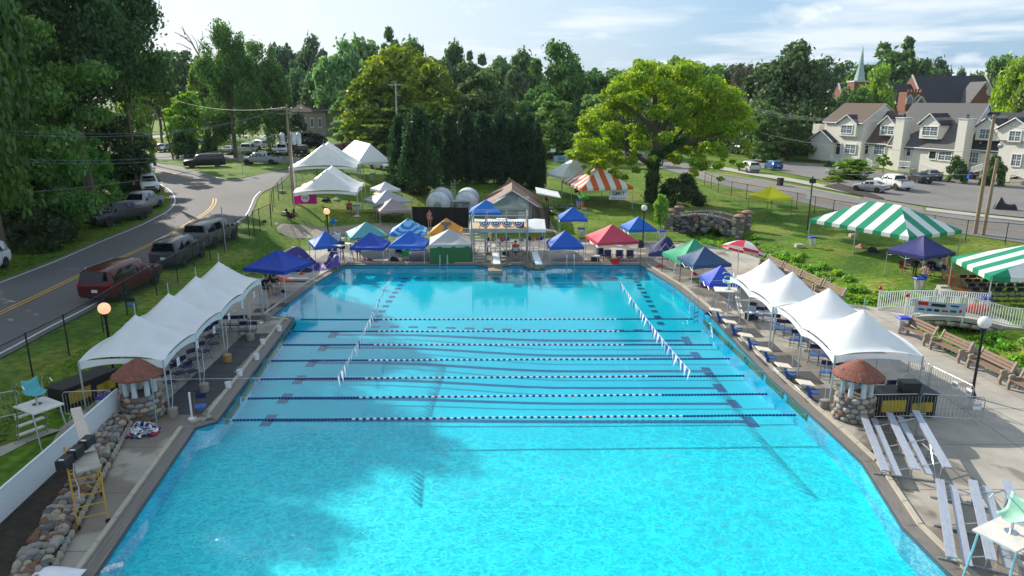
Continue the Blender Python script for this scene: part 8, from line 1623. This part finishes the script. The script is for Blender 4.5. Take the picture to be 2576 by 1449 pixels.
o = root('edging_fence', 'low grey stake edging behind the right benches', 'fence', tuple(P(2400, 870, 0))); e0, e1 = P(2400, 868, 0), P(2640, 985, 0); STK = MB().tube((0, 0, 0), (0, 0, .42), .04, 5).mesh('stake', M('grey_stake', (.25, .24, .21), rough=.9, var=.3))
for k in range(90): p = e0.lerp(e1, k / 90); link('stake', STK, o, (p.x - e0.x, p.y - e0.y, 0)).scale = (1, 1, random.uniform(.85, 1.1))
A, B = G(2385, 725), G(2402, 700); o = root('orange_netting', 'orange plastic safety netting gathered at the striped tent leg', 'netting', tuple(A)); MB().grid(lambda u, v: ((u - .5) * .35 + .05 * math.sin(9 * v), .04 * math.sin(12 * u), 1.2 * v), 6, 6).build('net', M('orange_net', (.6, .1, .02), rough=.6, alpha=.8), o)
nm_ = drape('orange_ground_net', [w2([(2400, 690), (2460, 700), (2500, 725), (2430, 745), (2392, 722)])], M('ground_net', (.32, .10, .03), rough=.8, alpha=.55), dz=.05, step=1); tag(nm_, 'reddish netting spread on the ground under the cut striped tent', 'netting')
for k, (p, s_) in enumerate((((2010, 622), .5), ((2146, 596), .5), ((710, 485), .5), ((717, 540), .5), ((1400, 494), .35), ((1469, 528), .45), ((2372, 729), .5), ((2380, 740), .55))):
 g_ = G(*p); lb = ['beside the trash stand at the left tent corner', 'behind the large green striped tent', 'by the fence left of the white tents', 'beside the crouching children', 'at the white tent leg near the cedars', 'under the balloon palm', 'at the orange netting', 'in front of the orange netting'][k]; o = MB().box((0, 0, s_ * .28), (s_ * 1.3, s_, s_ * .56), taper=.95).build('concrete_block', COPING, loc=tuple(g_)); tag(o, 'pale concrete anchor block ' + lb, 'concrete block', 'tent anchor blocks')
for k, p in enumerate(((1776, 580), (1760, 590))): g_ = G(*p); o = link('boulder', STM[3], None, tuple(g_ + Vector((0, 0, .1)))); o.scale = (1.0, .6, .5); tag(o, ['pale boulder in the mouth of the stone bridge arch', 'smaller pale boulder below the stone bridge'][k], 'boulder')
# ================================================================== PEOPLE
def skin_mesh(name, V, E_, Rr, mat, sub=1):
 me = bpy.data.meshes.new(name); me.from_pydata(V, E_, []); o = bpy.data.objects.new('tmp', me); COL.objects.link(o); o.modifiers.new('s', 'SKIN'); 
 for i, v in enumerate(me.skin_vertices[0].data): v.radius = (Rr[i], Rr[i]); v.use_root = (i == 0)
 if sub: o.modifiers.new('u', 'SUBSURF').levels = sub
 dg = bpy.context.evaluated_depsgraph_get(); dg.update(); n = bpy.data.meshes.new_from_object(o.evaluated_get(dg)); bpy.data.objects.remove(o); n.name = name; n.materials.clear(); n.materials.append(mat); n.polygons.foreach_set('use_smooth', [True] * len(n.polygons)); return n
SK = [M('skin_light', (.50, .29, .20), rough=.6), M('skin_dark', (.07, .035, .022), rough=.6)]; HR = [M('brown_hair', (.05, .028, .015), rough=.8), M('black_hair', (.01, .009, .009), rough=.8)]
POSE = { # joints: pelvis, chest, neck, head, then shoulder elbow hand, hip knee ankle toe (right); mirrored unless given
'stand': dict(p=(0, 0, .95), c=(0, .0, 1.28), n=(0, 0, 1.48), h=(0, -.02, 1.62), arm=[(.19, 0, 1.42), (.24, .02, 1.12), (.22, -.14, .9)], leg=[(.1, 0, .9), (.1, -.03, .5), (.1, .02, .08), (.11, -.14, .03)]),
'phone': dict(p=(0, 0, .95), c=(0, .0, 1.28), n=(0, 0, 1.48), h=(0, -.05, 1.61), arm=[(.19, 0, 1.42), (.25, -.03, 1.14), (.08, -.3, 1.22)], leg=[(.1, 0, .9), (.12, -.03, .5), (.12, .02, .08), (.13, -.14, .03)]),
'sit': dict(p=(0, .1, .52), c=(0, .14, .85), n=(0, .12, 1.06), h=(0, .08, 1.2), arm=[(.19, .12, 1.0), (.25, .0, .74), (.12, -.24, .72)], leg=[(.1, .08, .5), (.14, -.36, .52), (.14, -.36, .1), (.14, -.52, .04)]),
'bend': dict(p=(0, .1, .9), c=(0, -.12, 1.12), n=(0, -.28, 1.2), h=(0, -.4, 1.22), arm=[(.19, -.22, 1.16), (.22, -.34, .9), (.16, -.44, .68)], leg=[(.1, .08, .86), (.12, .06, .46), (.12, .1, .08), (.13, -.06, .03)]),
'squat': dict(p=(0, .12, .26), c=(0, -.04, .55), n=(0, -.14, .72), h=(0, -.2, .85), arm=[(.18, -.1, .67), (.24, -.3, .48), (.16, -.5, .4)], leg=[(.1, .1, .26), (.2, -.26, .46), (.16, .02, .08), (.17, -.16, .03)])}
def person(p, rz, pose, label, shirt, shorts, tone=0, hair=0, s=1.0, long_=False, z0=None):
 g_ = G(*p) if P(*p).y > 57 or abs(P(*p).x) > 17 else P(*p, 0); o = root('person', label, 'person', (g_.x, g_.y, g_.z), R(rz)); o.scale = (s, s, s); q = POSE[pose]; V = [q['p'], q['c'], q['n'], q['h']]; E_ = [(0, 1), (1, 2), (2, 3)]; Rr = [.13, .15, .06, .098]; C, Pl = 1, 0
 for sx in (-1, 1):
  m = lambda t: (t[0] * sx, t[1], t[2])
  a = [m(t) for t in q['arm']]; i = len(V); V += a; E_ += [(C, i), (i, i + 1), (i + 1, i + 2)]; Rr += [.062, .042, .032]; hd = Vector(a[2]); dr = (hd - Vector(a[1])).normalized(); sd_ = dr.cross(Vector((1, 0, .3))).normalized()
  pl = len(V); V.append(tuple(hd + dr * .07)); E_.append((i + 2, pl)); Rr.append(.034)
  for f in range(4): k = len(V); b_ = hd + dr * (.12 + .012 * (f in (1, 2))) + sd_ * (f - 1.5) * .024; V += [tuple(b_), tuple(b_ + dr * .045 + Vector((0, -.01, -.015)))]; E_ += [(pl, k), (k, k + 1)]; Rr += [.0095, .0085]
  k = len(V); V.append(tuple(hd + dr * .05 + sd_ * .06)); E_.append((pl, k)); Rr.append(.011)
  l = [m(t) for t in q['leg']]; i = len(V); V += l; E_ += [(Pl, i), (i, i + 1), (i + 1, i + 2), (i + 2, i + 3)]; Rr += [.088, .058, .04, .036]
 link('body', skin_mesh('body', V, E_, Rr, SK[tone]), o); h = Vector(q['h']); n = Vector(q['n']); f = Vector((0, -1, 0))
 MB().ball(tuple(h + Vector((0, .02, .03))), .112, 12, 8, sq=(.92, 1.0, 1.05)).build('hair', HR[hair], o, True).scale = (1, 1, 1)
 MB().ball(tuple(h + Vector((0, -.045, -.015))), .085, 10, 8, sq=(.95, .9, 1.15)).add([tuple(h + Vector(v)) for v in ((-.014, -.118, -.03), (.014, -.118, -.03), (0, -.145, -.03), (0, -.115, .02))], [(0, 2, 3), (2, 1, 3), (0, 1, 2)]).build('face', SK[tone], o, True)
 MB().ball(tuple(h + Vector((-.03, -.118, .005))), .01, 5, 4).ball(tuple(h + Vector((.03, -.118, .005))), .01, 5, 4).build('eyes', HR[1], o); MB().box(tuple(h + Vector((0, -.118, -.06))), (.04, .008, .008)).build('mouth', M('lips', (.3, .08, .07)), o)
 if shirt:
  V2 = [tuple(Vector(q['p']) + Vector((0, 0, .05))), q['c'], tuple(Vector(q['c']).lerp(n, .55))]; E2 = [(0, 1), (1, 2)]; R2 = [.155, .172, .10]
  for sx in (-1, 1): a = [(t[0] * sx, t[1], t[2]) for t in q['arm'][:2]]; i = len(V2); V2 += [a[0], tuple(Vector(a[0]).lerp(Vector(a[1]), .6))]; E2 += [(1, i), (i, i + 1)]; R2 += [.08, .066]
  link('shirt', skin_mesh('shirt', V2, E2, R2, shirt), o)
 if shorts:
  V2 = [q['p']]; E2 = []; R2 = [.15]
  for sx in (-1, 1): a = [(t[0] * sx, t[1], t[2]) for t in q['leg'][:2]]; i = len(V2); V2 += [a[0], tuple(Vector(a[0]).lerp(Vector(a[1]), 1.0 if long_ else .8))]; E2 += [(0, i), (i, i + 1)]; R2 += [.105, .088]
  link('shorts', skin_mesh('shorts', V2, E2, R2, shorts), o)
 return o
cm_ = {k: M(f'cloth_{k}', c, rough=.85) for k, c in dict(orange=(.7, .09, .015), black=(.012, .012, .014), blue=(.015, .07, .3), red=(.4, .015, .02), white=(.6, .6, .6), tan=(.25, .2, .14), green=(.03, .06, .03), navy=(.02, .04, .16), pink=(.5, .2, .18)).items()}
person((1297, 648), 0, 'sit', 'person in an orange shirt sitting at the laptop table under the tower', cm_['orange'], cm_['black'], hair=1); person((2320, 727), 150, 'phone', 'shirtless person in blue shorts standing on the right lawn', None, cm_['blue'])
person((2302, 692), 100, 'bend', 'person in a blue shirt bending over under the navy canopy', cm_['blue'], cm_['black'], 1, 1); person((2335, 690), -10, 'sit', 'person in a tan cap and shirt sitting under the navy canopy', cm_['tan'], cm_['tan'], hair=0); person((2362, 694), 20, 'sit', 'person in a white shirt and dark cap sitting under the navy canopy', cm_['white'], cm_['navy'], hair=1)
person((2372, 702), 60, 'stand', 'shirtless person in dark shorts standing at the right of the navy canopy', None, cm_['navy'], hair=0); person((1081, 573), 20, 'stand', 'person in pink swimwear standing before the black screened fence', cm_['pink'], cm_['pink'], hair=0)
person((737, 552), 60, 'squat', 'person in red shorts squatting on the left lawn', None, cm_['red'], 1, 1); person((727, 551), -60, 'squat', 'person in dark clothes squatting beside the one in red shorts', cm_['black'], cm_['black'], 1, 1); person((881, 537), 30, 'sit', 'person in a maroon top sitting in shade under the magenta banner tent', cm_['red'], cm_['black'], 0, 0)
person((676, 742), 62, 'sit', 'person in a dark swimsuit sitting nearer on the left deck', cm_['black'], cm_['black'], 0, 1); person((694, 724), 60, 'sit', 'person in a dark green shirt sitting with legs out behind the other', cm_['green'], cm_['green'], 0, 1); person((903, 655), 10, 'stand', 'person in black shorts standing half hidden under the plain blue canopy', cm_['black'], cm_['black'], 0, 1)
person((1374, 520), 90, 'stand', 'person in red swimwear walking right of the cedars', cm_['red'], cm_['red'], 0, 0); person((1450, 492), 90, 'sit', 'person sitting in shade under the orange striped tent', cm_['navy'], cm_['navy'], 0, 1)
for k, p in enumerate(((881, 537), (676, 742), (694, 724), (1297, 648))): camp(p, [30, 62, 60, 0][k], 'navy', ['dark camp chair under the person in maroon', 'dark camp chair under the nearer seated person on the left deck', 'dark camp chair under the seated person in green', 'dark chair at the laptop table'][k])
# ================================================================== AIR
hm = bpy.data.materials.new('air'); hm.use_nodes = True; ns = hm.node_tree.nodes; ns.clear(); ho = ns.new('ShaderNodeOutputMaterial'); pv = ns.new('ShaderNodeVolumePrincipled')
pv.inputs['Color'].default_value = (.72, .82, .95, 1); pv.inputs['Density'].default_value = .00008; pv.inputs['Anisotropy'].default_value = .1; hm.node_tree.links.new(pv.outputs[0], ho.inputs['Volume'])
hz = MB().box((0, 1770, 24), (7300, 3640, 60)).build('haze', hm); tag(hz, kind='stuff')
